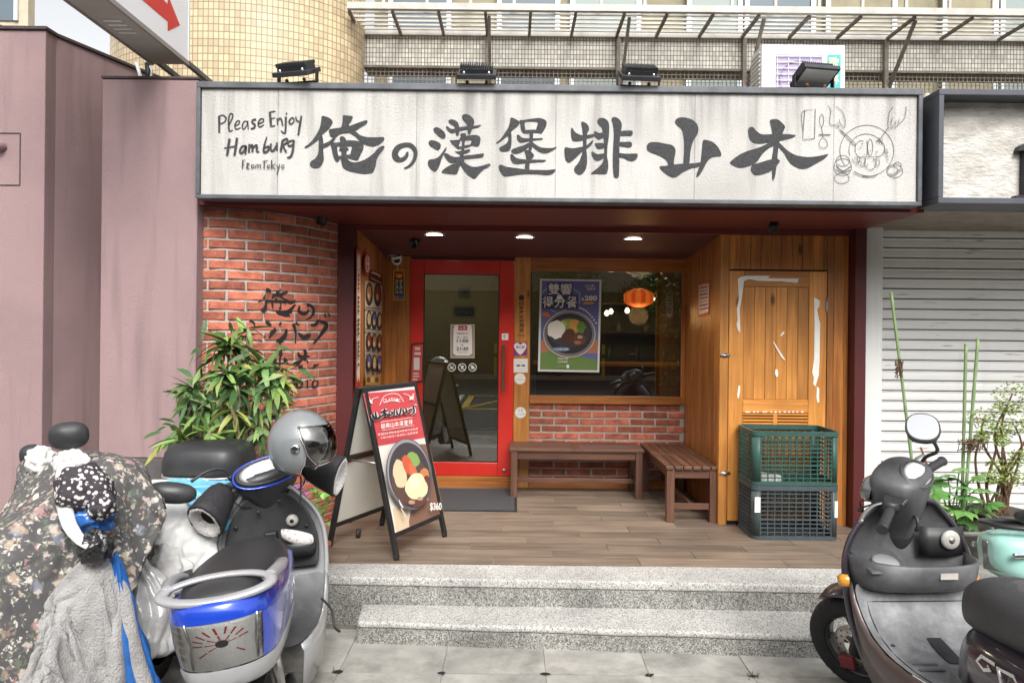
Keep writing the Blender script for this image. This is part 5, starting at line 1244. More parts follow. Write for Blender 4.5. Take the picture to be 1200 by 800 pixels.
# ================================================================== window glass + poster
mb = MB(); mb.box(wl_ + .0005, wr_ - .0005, D_BACK + .012, D_BACK + .018, wb + .0005, wt - .0005)
wg = thing('shop_window', 'wide dark shop window in a pine frame above the brick panel', 'window', ((wl_+wr_)/2, D_BACK, wb))
mb.build('glass_pane', glass_mat('window_glass', (.62, .66, .62), 0.13), wg)
mb = MB()
for q in ((wl_ + .0006, wl_ + .01, wb + .001, wt - .001), (wr_ - .01, wr_ - .0006, wb + .001, wt - .001)): mb.box(q[0], q[1], D_BACK + .002, D_BACK + .011, q[2], q[3])
mb.build('glazing_bead', M['black'], wg)
K = 6.4; BLU = (.115, .135, .33)
pr = Print(facing(625, 320, K, D_BACK + .008, .0003))
pr.poly([(50, 42), (512, 50), (494, 744), (34, 736)], (.62, .63, .66)); pr.poly([(64, 56), (496, 62), (480, 728), (50, 722)], BLU)
pr.poly([(56, 500), (100, 490), (488, 500), (482, 600), (54, 600)], (.42, .17, .09)); pr.poly([(53, 600), (140, 575), (330, 612), (420, 640), (482, 650), (480, 728), (50, 722)], (.13, .22, .06))
for q in (((75, 130), (110, 90), (70, 90)), ):
    pass
for a_, b_ in (((60, 150), (105, 115)), ((300, 120), (350, 150)), ((350, 150), (345, 230)), ((130, 275), (180, 300)), ((180, 300), (250, 270))): pr.stroke([a_ + (6,), b_ + (6,)], (.40, .45, .60))
pr.rect(106, 72, 200, 166, (.04, .05, .12)); pr.rect(200, 72, 296, 166, (.04, .05, .12)); pr.rect(64, 168, 334, 268, (.04, .05, .12))
pr.text('雙', 112, 78, 196, 160, WHT, .008); pr.text('響', 204, 78, 290, 160, WHT, .008); pr.text('得', 70, 174, 148, 260, WHT, .01); pr.text('分', 156, 174, 240, 260, WHT, .012); pr.text('餐', 246, 174, 328, 260, WHT, .008); pr.ell(196, 182, 20, 20, WHT)
pr.text('山本', 388, 84, 462, 104, WHT); pr.text('漢堡排', 400, 108, 466, 128, WHT); pr.text('280', 384, 168, 478, 206, WHT, .03); pr.text('$', 362, 184, 380, 208, WHT, .02)
pr.poly([(380, 216), (456, 216), (450, 234), (374, 234)], (.65, .30, .05))
for i in range(9): pr.rect(345 + i*15, 256 + i*i*1.25 + i*4, 356 + i*15, 266 + i*i*1.25 + i*4, WHT)
pr.blob([(66, 300), (100, 290), (130, 320), (100, 330), (76, 325)], (.55, .16, .06))
pr.ell(270, 458, 198, 176, (.52, .46, .42)); pr.ell(270, 458, 190, 168, (.16, .15, .16)); pr.ell(270, 455, 172, 150, (.022, .022, .026)); pr.ell(270, 440, 160, 118, (.04, .04, .045))
pr.ell(280, 400, 95, 58, (.22, .30, .06), wob=.25, seed=2); pr.ell(310, 390, 48, 42, (.55, .28, .06), wob=.3, seed=4); pr.ell(360, 405, 34, 40, (.10, .20, .03), wob=.3, seed=5); pr.ell(225, 378, 30, 24, (.35, .42, .12), wob=.3, seed=6)
pr.ell(172, 425, 66, 70, (.74, .71, .66), wob=.22, seed=3); pr.ell(270, 478, 58, 58, (.085, .028, .016), wob=.2, seed=7); pr.ell(345, 495, 46, 52, (.12, .04, .02), wob=.2, seed=8); pr.ell(350, 478, 20, 12, (.45, .30, .22), wob=.4, seed=9); pr.ell(335, 520, 26, 12, (.30, .15, .08), wob=.4, seed=10)
pr.ell(205, 570, 70, 16, (.13, .18, .32)); pr.text('小山本暖心推薦', 150, 562, 262, 578, WHT); pr.text('掃描加入會員', 184, 632, 262, 648, WHT); pr.text('立即享優惠', 180, 656, 258, 672, WHT); pr.rect(248, 686, 268, 712, WHT); pr.text('LINE', 180, 690, 240, 708, (.25, .35, .15))
tag(pr.build('window_poster', None), 'blue poster of a rice bowl priced 280 taped to the shop window', 'poster')
# ================================================================== plaques and stickers on the post right of the door
pf = D_BACK - .0125
K = 3.0769
pr = Print(facing(590, 260, K, pf - .004)); 
a, b = W(605.5, 341.5, pf), W(617, 399, pf)
t = thing('wooden_plaque', 'narrow wooden plaque with vertical black characters right of the red door', 'plaque', (a.x, pf, b.z))
mb = MB(); mb.box(a.x, b.x, pf - .004, pf + .0, b.z, a.z); mb.build('board', M['wood_lite'], t, .001)
pr.ell(65, 273, 10, 10, (.05, .03, .02))
for i, ch in enumerate('日本產米使用店'): pr.text(ch, 57, 287 + i*16, 73, 300 + i*16, (.05, .03, .02), .015)
pr.text('Kome', 52, 404, 78, 412, (.05, .03, .02)); pr.build('lettering', t)
K = 6.1533
def sticker(name, label, draw, d=pf):
    pr = Print(facing(480, 370, K, d - .001, .0004)); draw(pr); return tag(pr.build(name, None), label, 'sticker', None)
def st_heart(p):
    p.rect(752, 192, 846, 286, (.20, .03, .20)); p.blob([(798, 280), (758, 235), (756, 205), (780, 194), (798, 208), (818, 194), (840, 205), (838, 235)], (.74, .72, .74)); p.text('安心標', 768, 214, 830, 236, (.25, .04, .25), .03)
def st_face(p):
    p.rect(750, 308, 852, 408, (.70, .70, .67)); p.ell(784, 358, 16, 6, BLK); p.ell(820, 358, 14, 6, BLK); p.rect(790, 334, 812, 338, (.5, .5, .48)); p.rect(786, 384, 816, 387, (.5, .5, .48))
def st_round(p):
    p.ell(796, 453, 41, 41, (.55, .55, .53)); p.ell(796, 453, 38, 38, (.74, .74, .72)); p.text('welcome', 764, 450, 828, 462, (.55, .08, .06)); p.rect(780, 436, 814, 439, (.6, .3, .28)); p.rect(782, 472, 812, 474, (.5, .5, .48))
def st_round2(p):
    p.ell(800, 697, 41, 41, (.5, .5, .48)); p.ell(800, 697, 38, 38, (.72, .72, .70)); p.text('友善', 782, 668, 818, 690, (.3, .3, .3)); p.text('小企鵝', 772, 700, 828, 716, (.35, .35, .35))
sticker('heart_sticker', 'purple sticker with a white heart on the post right of the door', st_heart)
sticker('face_sticker', 'white square sticker with two black eyes on the door post', st_face)
sticker('round_sticker', 'round white sticker with red writing on the door post', st_round)
sticker('round_sticker', 'lowest round white sticker on the post beside the bench', st_round2)
# police style notice left of the door
pr = Print(facing(410, 280, 4.2125, D_BACK - .001)); pr.rect(214, 153, 271, 303, (.60, .42, .02)); pr.rect(219, 159, 266, 297, (.03, .03, .04)); pr.rect(219, 159, 266, 196, (.42, .02, .02))
pr.blob([(228, 168), (236, 178), (243, 172), (250, 178), (258, 168), (256, 186), (243, 193), (230, 186)], (.65, .42, .03)); pr.rect(219, 277, 266, 297, (.10, .16, .38)); pr.rect(224, 280, 240, 294, (.55, .2, .05))
for j in range(2):
    for i in range(6): pr.text('巡邏警民連線'[i], 224 + j*20, 200 + i*12, 241 + j*20, 210 + i*12, (.68, .66, .62), .03)
tag(pr.build('security_notice', None), 'black and yellow security patrol notice on the pine wall left of the door', 'notice')
# CCTV dome
c = W(463.5, 302, D_BACK - .03); t = thing('security_camera', 'small white dome security camera in the corner above the door', 'camera', c)
mb = MB(); mb.lathe([(.0, .05), (.045, .045), (.05, .02), (.05, 0)], Matrix.Translation(c + Vector((-.02, 0, .01))), 18); mb.build('mount', M['white'], t)
mb = MB(); mb.lathe([(.045, .04), (.05, .01), (.048, -.02), (.035, -.045), (0, -.055)], Matrix.Translation(c + Vector((.01, -.015, -.01))) @ Matrix.Rotation(R(35), 4, 'X'), 18); mb.build('dome', M['white'], t)
mb = MB(); mb.lathe([(0, .012), (.024, .01), (.028, 0)], Matrix.Translation(c + Vector((.022, -.055, -.028))) @ Matrix.Rotation(R(70), 4, 'X'), 14); mb.build('lens', M['black'], t)
# menu wall on the left side wall (plane x = XL)
XF = XL + .004
def sidefn(px0, py0, k, X=XF, sgn=1, lay=.0005):
    def f(x, y, l):
        px, py = px0 + x/k, py0 + y/k; a_, b_ = px - HX, py - HY; x_ = a_*CR + b_*SR; y_ = -a_*SR + b_*CR
        XX = X + sgn*l*lay; d = XX*FPX/x_; return Vector((XX, d, EYE - y_*d/FPX))
    return f
pr = Print(sidefn(410, 280, 4.2125)); CRM = (.52, .44, .34)
pr.poly([(74, 205), (160, 228), (150, 738), (74, 745)], CRM); pr.poly([(96, 145), (161, 180), (161, 234), (96, 204)], (.10, .03, .02)); pr.stroke([(108, 165, 8), (130, 172, 8), (152, 186, 8)], (.7, .55, .5)); pr.stroke([(104, 192, 6), (155, 218, 6)], (.6, .25, .1))
for row in range(4):
    n_ = 2 if row == 0 else 3
    for i in range(n_):
        cx_ = 96 + i*(42 if n_ == 2 else 26); cy_ = (272, 398, 505, 610)[row] + i*4
        pr.ell(cx_, cy_, 18 if n_ == 2 else 12, 58 if row == 0 else 46, (.035, .03, .03), 18); pr.ell(cx_, cy_ - 4, 12 if n_ == 2 else 8, 38 if row == 0 else 30, [(.35, .16, .06), (.5, .36, .2), (.28, .05, .03), (.12, .1, .3)][(row + i*2) % 4], 14, .3, row + i)
        pr.ell(cx_ - 2, cy_ + 10, 5, 14, (.6, .45, .25), 10, .3, i)
for y in (338, 444, 552, 656): pr.stroke([(78, y, 7), (150, y + 6, 7)], (.12, .10, .09))
pr.rect(78, 672, 150, 720, (.45, .24, .05)); pr.ell(92, 694, 9, 14, (.1, .05, .03)); pr.ell(112, 694, 9, 14, (.55, .4, .2)); pr.ell(134, 694, 9, 14, (.1, .05, .03))
tag(pr.build('menu_poster', None), 'tall menu poster with rows of food photos on the left pine wall', 'poster')
pr = Print(sidefn(410, 280, 4.2125, XF + .02)); pr.ell(88, 123, 17, 56, (.45, .03, .03), 24); pr.ell(88, 123, 12, 42, (.65, .55, .5), 24); pr.ell(88, 123, 10, 34, (.42, .03, .03), 24); pr.stroke([(84, 95, 3), (84, 150, 3)], WHT); pr.stroke([(92, 95, 3), (92, 150, 3)], WHT); pr.stroke([(80, 122, 6), (96, 122, 6)], WHT)
tag(pr.build('round_sign', None), 'round red sign with pale lettering above the menu poster', 'sign')
pr = Print(sidefn(410, 280, 4.2125, XF + .01)); pr.poly([(32, 48), (55, 40), (52, 735), (28, 735)], (.40, .03, .025)); pr.blob([(36, 110), (44, 92), (52, 110), (50, 660), (42, 678), (34, 660)], (.66, .61, .50))
for i in range(22): pr.rect(39.5, 150 + i*22, 47.5, 150 + i*22 + (15 if i % 5 else 4), (.35, .05, .05) if i < 5 else (.08, .06, .06))
tag(pr.build('vertical_banner', None), 'long narrow cream and red vertical banner on the left pine wall', 'banner')
# notice on the right side wall
pr = Print(sidefn(590, 260, 3.0769, XR - .003, -1)); pr.poly([(701, 218), (745, 210), (742, 333), (700, 344)], (.45, .06, .04)); pr.poly([(704, 228), (741, 221), (738, 324), (703, 334)], (.66, .52, .42))
for i in range(7): pr.stroke([(708, 238 + i*13, 5), (736, 233 + i*12.6, 5)], ((.35, .05, .04), (.5, .3, .1), (.1, .08, .08))[i % 3])
tag(pr.build('price_notice', None), 'small red framed price notice on the right pine side wall', 'notice')
# ================================================================== ceiling lights
def ceil_z(y): return zf + (zb - zf) * (y - D_FAC - .03) / (D_BACK + .07 - D_FAC)
M['led'] = pmat('led_disc', (1.0, 0.95, 0.86), 0.5, emit=9.0)
for k, (px, py) in enumerate(((509, 275), (615, 278), (742, 280))):
    y = 5.6
    for _ in range(30):
        a_, b_ = px - HX, py - HY; yy = -a_*SR + b_*CR; y = (ceil_z(y) - EYE) * FPX / -yy
    x = (a_*CR + b_*SR) * y / FPX; z = ceil_z(y)
    t = thing('downlight', ('lit round ceiling downlight at the left, above the door', 'lit round ceiling downlight in the middle of the three', 'lit round ceiling downlight at the right, above the window')[k], 'downlight', (x, y, z), None, 'ceiling downlights in the entrance')
    mb = MB(); mb.lathe([(.062, -.001), (.078, -.004), (.080, .0)], Matrix.Translation((x, y, z)), 28); mb.build('trim_ring', M['white'], t)
    mb = MB(); mb.lathe([(0, -.002), (.062, -.002)], Matrix.Translation((x, y, z)), 28); mb.build('diffuser', M['led'], t)
    ld = bpy.data.lights.new('downlight_beam', 'SPOT'); ld.energy = 16; ld.color = (1, .92, .80); ld.spot_size = R(130); ld.spot_blend = .6; ld.shadow_soft_size = .06
    lo = bpy.data.objects.new('downlight_beam', ld); COL.objects.link(lo); lo.location = (x, y, z - .02); adopt(lo, t)
def spot_lamp(px, py, d, ztop, label, tilt):
    c = W(px, py, d); t = thing('spotlight', label, 'spotlight', c, None, 'small black spotlights')
    mb = MB(); mb.tube([(c.x, c.y, ztop), (c.x, c.y, ztop - .03)], .028, 14); mb.build('base', M['black'], t)
    mb = MB(); mb.tube([(c.x, c.y, ztop - .03), (c.x, c.y, c.z)], .007, 8); mb.build('arm', M['black'], t)
    mb = MB(); Mx = Matrix.Translation(c) @ Matrix.Rotation(tilt, 4, 'X') @ Matrix.Rotation(R(20), 4, 'Y')
    mb.lathe([(0, .05), (.025, .045), (.032, .0), (.036, -.05), (.030, -.05), (.026, -.03), (0, -.028)], Mx, 18); mb.build('head', M['blackmetal'], t)
spot_lamp(378, 254, 4.95, SOFF - .021, 'black spotlight under the canopy above the brick wall', R(30))
spot_lamp(907, 263, 5.0, SOFF - .021, 'black spotlight under the canopy above the cupboard door', R(-30))
spot_lamp(487, 283, 5.75, ceil_z(5.75), 'black spotlight on the entrance ceiling beside the left downlight', R(-50))
# ================================================================== benches
def bench(name_label, x0, x1, y0, y1, along, zs=0.42):
    z1 = DECK + zs; cxm, cym = (x0+x1)/2, (y0+y1)/2
    t = thing('bench', name_label, 'bench', (cxm, cym, DECK), None, 'slatted wooden benches in the entrance')
    lw_ = .058; sl = M['bench'] if along == 'x' else M['bench_y']; crs = M['bench_y'] if along == 'x' else M['bench']
    for xx in (x0, x1 - lw_):
        for yy in (y0, y1 - lw_):
            mb = MB(); mb.box(xx, xx + lw_, yy, yy + lw_, DECK, z1 - .026); mb.build('leg', M['bench_z'], t, .004)
    ap = .065; q = .012
    mb = MB(); mb.box(x0 + lw_, x1 - lw_, y0 + q, y0 + q + .022, z1 - .026 - ap, z1 - .027); mb.build('apron', M['bench'], t, .002)
    mb = MB(); mb.box(x0 + lw_, x1 - lw_, y1 - q - .022, y1 - q, z1 - .026 - ap, z1 - .027); mb.build('apron', M['bench'], t, .002)
    mb = MB(); mb.box(x0 + q, x0 + q + .022, y0 + lw_, y1 - lw_, z1 - .026 - ap, z1 - .027); mb.build('apron', M['bench_y'], t, .002)
    mb = MB(); mb.box(x1 - q - .022, x1 - q, y0 + lw_, y1 - lw_, z1 - .026 - ap, z1 - .027); mb.build('apron', M['bench_y'], t, .002)
    zs0 = DECK + .095
    if along == 'x':
        for xx in (x0 + .018, x1 - .040):
            mb = MB(); mb.box(xx, xx + .022, y0 + lw_, y1 - lw_, zs0, zs0 + .045); mb.build('stretcher', M['bench_y'], t, .002)
        mb = MB(); mb.box(x0 + .041, x1 - .041, cym - .011, cym + .011, zs0 + .002, zs0 + .043); mb.build('stretcher', M['bench'], t, .002)
    else:
        for yy in (y0 + .018, y1 - .040):
            mb = MB(); mb.box(x0 + lw_, x1 - lw_, yy, yy + .022, zs0, zs0 + .045); mb.build('stretcher', M['bench'], t, .002)
        mb = MB(); mb.box(cxm - .011, cxm + .011, y0 + .041, y1 - .041, zs0 + .002, zs0 + .043); mb.build('stretcher', M['bench_y'], t, .002)
    o = .012; n = 6
    if along == 'x':
        w = (y1 - y0 + 2*o) / n; half = (x0 + x1)/2
        for i in range(n):
            for a, b in ((x0 - o, half - .028), (half + .028, x1 + o)):
                mb = MB(); mb.box(a, b, y0 - o + i*w + .004, y0 - o + (i+1)*w - .004, z1 - .025, z1 - random.uniform(0, .001)); mb.build('slat', sl, t, .003)
        mb = MB(); mb.box(half - .0275, half + .0275, y0 - o, y1 + o, z1 - .0255, z1 - .001); mb.build('cross_slat', crs, t, .003)
    else:
        w = (x1 - x0 + 2*o) / n; half = y0 + (y1 - y0)*.5
        for i in range(n):
            for a, b in ((y0 - o, half - .028), (half + .028, y1 + o)):
                mb = MB(); mb.box(x0 - o + i*w + .004, x0 - o + (i+1)*w - .004, a, b, z1 - .025, z1 - random.uniform(0, .001)); mb.build('slat', sl, t, .003)
        mb = MB(); mb.box(x0 - o, x1 + o, half - .0275, half + .0275, z1 - .0255, z1 - .001); mb.build('cross_slat', crs, t, .003)
bench('dark slatted wooden bench under the window, parallel to the brick panel', 0.0, 1.115, 6.12, 6.50, 'x')
bench('dark slatted wooden bench along the right pine wall, end towards the street', 1.165, 1.545, 5.40, 6.49, 'y')
# ================================================================== door mat
M['mat'] = pmat('mat_charcoal', (0.062, 0.062, 0.068), 0.95, var=0.5, vscale=120, bump=1.0, bscale=160)
mb = MB(); mb.box(-.9, .035, 5.68, 6.42, DECK + .0015, DECK + .014)
t = thing('door_mat', 'dark grey ribbed door mat in front of the red door', 'mat', (-.4, 6.0, DECK)); mb.build('pile', M['mat'], t, .004)
mb = MB()
for q in ((-.92, .055, 5.66, 5.6795), (-.92, .055, 6.4205, 6.44), (-.92, -.9005, 5.68, 6.42), (.0355, .055, 5.68, 6.42)): mb.box(q[0], q[1], q[2], q[3], DECK + .0015, DECK + .008)
mb.build('rubber_edge', M['black'], t)
# ================================================================== crates
def crate(x0, y0, z0, w, d, h, m, label, tagside, seed):
    t = thing('plastic_crate', label, 'crate', (x0 + w/2, y0 + d/2, z0), None, 'stacked plastic crates')
    X0, X1, Y0, Y1, Z0, Z1 = x0, x0 + w, y0, y0 + d, z0 + .003, z0 + h; pc = .055
    def panel(nm, P, nu, nv, L, H):
        # P(u, v, w): u along, v up, w thickness inwards
        mb = MB(); b = .0034
        def bx(u0, u1, v0, v1, t0, t1):
            c = [P(u, v, tt) for tt in (t0, t1) for (u, v) in ((u0, v0), (u1, v0), (u1, v1), (u0, v1))]
            k = mb.add(c)
            for q in ((0,1,2,3),(7,6,5,4),(0,4,5,1),(1,5,6,2),(2,6,7,3),(3,7,4,0)): mb.face([k + i for i in q])
        for i in range(nu + 1):
            u = pc + (L - 2*pc) * i / nu; bx(u - b, u + b, .02, H - .03, .004, .013)
        for j in range(nv + 1):
            v = .02 + (H - .05) * j / nv; bb = b * (1.6 if j % 4 == 0 else 1); bx(pc - .01, L - pc + .01, v - bb, v + bb, .002 if j % 4 == 0 else .0045, .0125)
        return mb.build(nm, m, t)
    panel('front_lattice', lambda u, v, w_: Vector((X0 + u, Y0 + w_, Z0 + v)), 10, 11, w, h)
    panel('back_lattice', lambda u, v, w_: Vector((X0 + u, Y1 - w_, Z0 + v)), 10, 11, w, h)
    panel('side_lattice', lambda u, v, w_: Vector((X0 + w_, Y0 + u, Z0 + v)), 6, 11, d, h)
    panel('side_lattice', lambda u, v, w_: Vector((X1 - w_, Y0 + u, Z0 + v)), 6, 11, d, h)
    def rr(ins, r, z): # rounded rect ring
        out = []
        for cx_, cy_, a0 in ((X1 - r, Y1 - r, 0), (X0 + r, Y1 - r, 90), (X0 + r, Y0 + r, 180), (X1 - r, Y0 + r, 270)):
            for k in range(5):
                a = R(a0 + k*22.5); out.append(Vector((cx_ + (r - ins)*math.cos(a), cy_ + (r - ins)*math.sin(a), z)))
        return out
    rc = .05
    for za, zb2, out_, nm in ((Z1 - .032, Z1, -.006, 'rim'), (Z0, Z0 + .022, 0.0, 'base_rim')):
        mb = MB(); mb.loft([rr(out_, rc, za), rr(out_, rc, zb2), rr(.013, rc, zb2), rr(.013, rc, za)], 0, cap=False, sm=False, loop=True); mb.build(nm, m, t)
    for cx_, cy_, a0 in ((X1 - rc, Y1 - rc, 0), (X0 + rc, Y1 - rc, 90), (X0 + rc, Y0 + rc, 180), (X1 - rc, Y0 + rc, 270)):
        mb = MB(); o_ = [Vector((cx_ + rc*math.cos(R(a0 + k*15)), cy_ + rc*math.sin(R(a0 + k*15)), 0)) for k in range(7)]; i_ = [Vector((cx_ + (rc-.008)*math.cos(R(a0 + k*15)), cy_ + (rc-.008)*math.sin(R(a0 + k*15)), 0)) for k in range(7)]
        ring = o_ + i_[::-1]; zA, zB = Vector((0, 0, Z0 + .0225)), Vector((0, 0, Z1 - .0325)); mb.loft([[p + zA for p in ring], [p + zB for p in ring]], 0); mb.build('corner_post', m, t)
    mb = MB()
    for i in range(9): x = X0 + .03 + i*(w - .06)/8; mb.box(x - .005, x + .005, Y0 + .014, Y1 - .014, Z0 + .002, Z0 + .009)
    for i in range(6): y = Y0 + .03 + i*(d - .06)/5; mb.box(X0 + .014, X1 - .014, y - .005, y + .005, Z0 + .0095, Z0 + .016)
    mb.build('base_grid', m, t)
    if tagside:
        a_ = R(225)
        mb = MB(); mb.box(X0 + .012, X0 + .050, Y0 - .003, Y0 - .001, Z0 + h*.5, Z0 + h*.78); mb.build('paper_tag', M['paper'], t)
        mb = MB(); mb.box(X1 - .035, X1 - .014, Y0 - .003, Y0 - .001, Z0 + h*.42, Z0 + h*.72); mb.build('paper_tag', M['paper'], t)
    return t
M['crate_dark'] = pmat('crate_slate', (0.050, 0.066, 0.072), 0.5, var=0.2, vscale=8); M['crate_green'] = pmat('crate_green', (0.030, 0.078, 0.064), 0.45, var=0.18, vscale=8)
crate(1.665, 4.975, DECK, .595, .365, .372, M['crate_dark'], 'dark slate plastic lattice crate at the bottom of the stack by the cupboard', True, 1)
crate(1.665, 4.975, DECK + .372, .595, .365, .372, M['crate_green'], 'green plastic lattice crate on top of the stack by the cupboard', False, 2)
mb = MB(); mb.prism(smooth_path([(1.72, 5.05, 0), (1.86, 5.02, 0), (1.90, 5.12, 0), (1.80, 5.22, 0), (1.71, 5.18, 0)], 4, True), (0, 0, .025)); o = mb.build('paper_scrap', M['paper']); o.location.z = DECK + .372 + .021
tag(o, 'crumpled white paper lying inside the green crate', 'paper')
# ================================================================== A-frame board
FL, FR, BLg, BRg = Vector((-.70, 4.45, DECK)), Vector((-.44, 4.985, DECK)), Vector((-1.18, 4.72, DECK)), Vector((-.92, 5.255, DECK))
TL, TR = Vector((-.94, 4.585, DECK + 1.045)), Vector((-.68, 5.12, DECK + 1.045))
af = thing('sandwich_board', 'black framed sandwich board with a red food poster priced 360', 'signboard', (-.8, 4.85, DECK))
M['aframe'] = pmat('aframe_black', (0.022, 0.021, 0.021), 0.5, 0.2, var=0.3, vscale=14)
wv = (FR - FL).normalized()
def aside(B0, B1, T0, T1, off):
    n = (B1 - B0).cross(T0 - B0).normalized()
    e = .014
    for a, b in ((B0 + wv*e, T0 + wv*e), (B1 - wv*e, T1 - wv*e)):
        mb = MB(); mb.bar(a + Vector((0, 0, .012)), b, .028, .03, 0, n); mb.build('leg', M['aframe'], af, .003)
        mb = MB(); d_ = (b - a).normalized(); mb.tube([a + Vector((0, 0, .001)), a + d_*.03], .017, 10); mb.build('rubber_foot', M['black'], af)
    for f in (0.0, 0.865):
        a, b = T0.lerp(B0, f), T1.lerp(B1, f)
        mb = MB(); mb.bar(a + wv*.029 - Vector((0, 0, .014 if f == 0 else 0)), b - wv*.029 - Vector((0, 0, .014 if f == 0 else 0)), .028, .028, 0, n); mb.build('rail', M['aframe'], af, .003)
    return n
n1 = aside(FL, FR, TL, TR, 0); n2 = aside(BLg, BRg, TL - Vector((.035, -.017, 0)), TR - Vector((.035, -.017, 0)), 0)
if n1.x < 0: n1 = -n1
def planefn(p0, nrm, px0, py0, k, lay=.0005):
    def f(x, y, l):
        px, py = px0 + x/k, py0 + y/k; a_, b_ = px - HX, py - HY
        d = Vector(((a_*CR + b_*SR)/FPX, 1, -(-a_*SR + b_*CR)/FPX)); o = Vector((0, 0, EYE)); P0 = p0 + nrm*(l*lay)
        return o + d * ((P0 - o).dot(nrm) / d.dot(nrm))
    return f
mb = MB(); pq = [TL.lerp(FL, .02) + wv*.02, TR.lerp(FR, .02) - wv*.02, TR.lerp(FR, .86) - wv*.02, TL.lerp(FL, .86) + wv*.02]
mb.prism([p + n1*.004 for p in pq], n1*-.006); mb.build('front_panel', M['paper'], af)
T0, T1 = TL - Vector((.035, -.017, 0)), TR - Vector((.035, -.017, 0))
for f0, f1 in ((.03, .42), (.47, .85)):
    mb = MB(); mb.prism([T0.lerp(BLg, f0) + wv*.02, T1.lerp(BRg, f0) - wv*.02, T1.lerp(BRg, f1) - wv*.02, T0.lerp(BLg, f1) + wv*.02], n2*.006); mb.build('back_panel', pmat('board_cream', (.62, .60, .54), .6, var=.06), af)
mb = MB(); a, b = T0.lerp(BLg, .445), T1.lerp(BRg, .445); mb.bar(a + wv*.03, b - wv*.03, .03, .03, 0, n2); mb.build('rail', M['aframe'], af, .003)
mb = MB(); mb.tube([TL.lerp(FL, .45) + wv*.03, T0.lerp(BLg, .45) + wv*.03], .006, 8); mb.build('spreader', M['steel'], af)
pr = Print(planefn(TL + n1*.006, n1, 420, 445, 4.0)); PK = (.50, .065, .075)
pr.poly([(20, 62), (270, 44), (402, 626), (180, 718)], (.62, .58, .54)); pr.poly([(20, 62), (270, 44), (326, 268), (84, 312)], PK)
pr.poly([(84, 312), (180, 304), (230, 560), (172, 700)], (.68, .64, .58)); pr.poly([(290, 300), (334, 300), (402, 626), (230, 694), (250, 600), (330, 560)], (.20, .11, .075)); pr.poly([(160, 600), (230, 600), (240, 692), (180, 718)], (.62, .47, .32))
pr.stroke([(100, 118, 3), (120, 78, 3), (155, 64, 3), (190, 70, 3), (212, 102, 3)], (.72, .62, .58)); pr.stroke([(118, 106, 4), (155, 97, 4), (196, 103, 4)], (.72, .62, .58))
V_ = 'CLASSIC'
for i, ch in enumerate(V_): pr.text(ch, 116 + i*12, 84 + abs(i-3)*2 - 1, 126 + i*12, 104 + abs(i-3)*2 - 3 - i*.6, (.75, .68, .64), .01)
for s_, (bx_, by_) in ((1, (44, 96)), (-1, (262, 80))):
    pr.stroke([(bx_, by_ + 14, 3), (bx_ + s_*16, by_ + 4, 6), (bx_ + s_*26, by_ - 8, 3), (bx_ + s_*50, by_ - 16, 3)], (.72, .62, .58)); pr.ell(bx_ + s_*8, by_, 7, 7, (.72, .62, .58)); pr.ell(bx_ + s_*18, by_ + 10, 5, 5, (.72, .62, .58)); pr.ell(bx_ + s_*4, by_ - 12, 4, 4, (.72, .62, .58))
# brush title: white halo under black strokes
TT = [[(66,160,9),(76,180,12),(100,176,10),(100,160,8)],[(80,150,9),(84,178,9)],[(108,150,8),(136,142,8)],[(122,134,8),(126,172,9)],[(108,172,9),(124,156,6),(140,166,7)],[(146,150,6),(143,162,8),(152,164,7),(160,152,6),(150,147,5)],[(170,138,8),(166,166,8)],[(180,138,6),(182,158,8),(190,164,6)],[(200,132,8),(194,162,8)],[(208,136,8),(214,158,8)],[(222,132,8),(230,152,8)],[(216,156,8),(230,146,6)],[(234,142,8),(252,136,8)],[(256,124,8),(262,148,8),(246,162,5)],[(262,120,6),(272,122,6)]]
for st in TT: pr.stroke([(x, y, w_ + 7) for x, y, w_ in st], (.74, .70, .68))
for st in TT: pr.stroke(st, (.03, .02, .025))
for i, ch in enumerate('經典山本漢堡排'): pr.text(ch, 106 + i*21.5, 204 - i*3.2, 125 + i*21.5, 228 - i*3.2, (.78, .74, .70), .008)
pr.stroke([(104, 197, 2), (256, 174, 2)], (.75, .68, .64)); pr.stroke([(110, 236, 2), (262, 212, 2)], (.75, .68, .64))
for i in range(15): pr.text('嚴選日本風味漢堡排經典好滋味獻'[i], 92 + i*12.6, 250 - i*1.9, 103 + i*12.6, 260 - i*1.9, (.74, .66, .62))
for i in range(14): pr.text('外酥內嫩肉汁滿溢超人氣推薦餐'[i], 104 + i*12.6, 266 - i*1.9, 115 + i*12.6, 276 - i*1.9, (.74, .66, .62))
pr.ell(238, 442, 108, 168, (.10, .095, .105), 40, rot=-.12); pr.ell(236, 436, 100, 158, (.27, .26, .28), 40, rot=-.12); pr.ell(240, 444, 96, 152, (.055, .048, .055), 40, rot=-.12); pr.ell(242, 470, 86, 120, (.10, .06, .05), 36, rot=-.12)
pr.ell(195, 440, 30, 66, (.62, .50, .32), 20, .2, 1, -.1); pr.ell(255, 375, 34, 38, (.22, .34, .10), 20, .25, 2); pr.ell(232, 400, 22, 50, (.52, .10, .05), 20, .15, 3, -.35); pr.ell(258, 430, 16, 44, (.55, .14, .07), 20, .15, 3.5, -.35); pr.ell(310, 445, 22, 32, (.50, .20, .08), 20, .2, 4); pr.ell(320, 490, 18, 42, (.13, .05, .035), 20, .2, 5)
pr.ell(270, 560, 52, 34, (.12, .05, .04), 22, .2, 6); pr.ell(272, 500, 52, 62, (.72, .60, .38), 24, .14, 7); pr.ell(262, 478, 26, 30, (.76, .67, .48), 20, .2, 8); pr.ell(250, 572, 16, 10, (.40, .26, .18), 12, .3, 9); pr.ell(290, 556, 14, 9, (.4, .3, .2), 12, .3, 10)
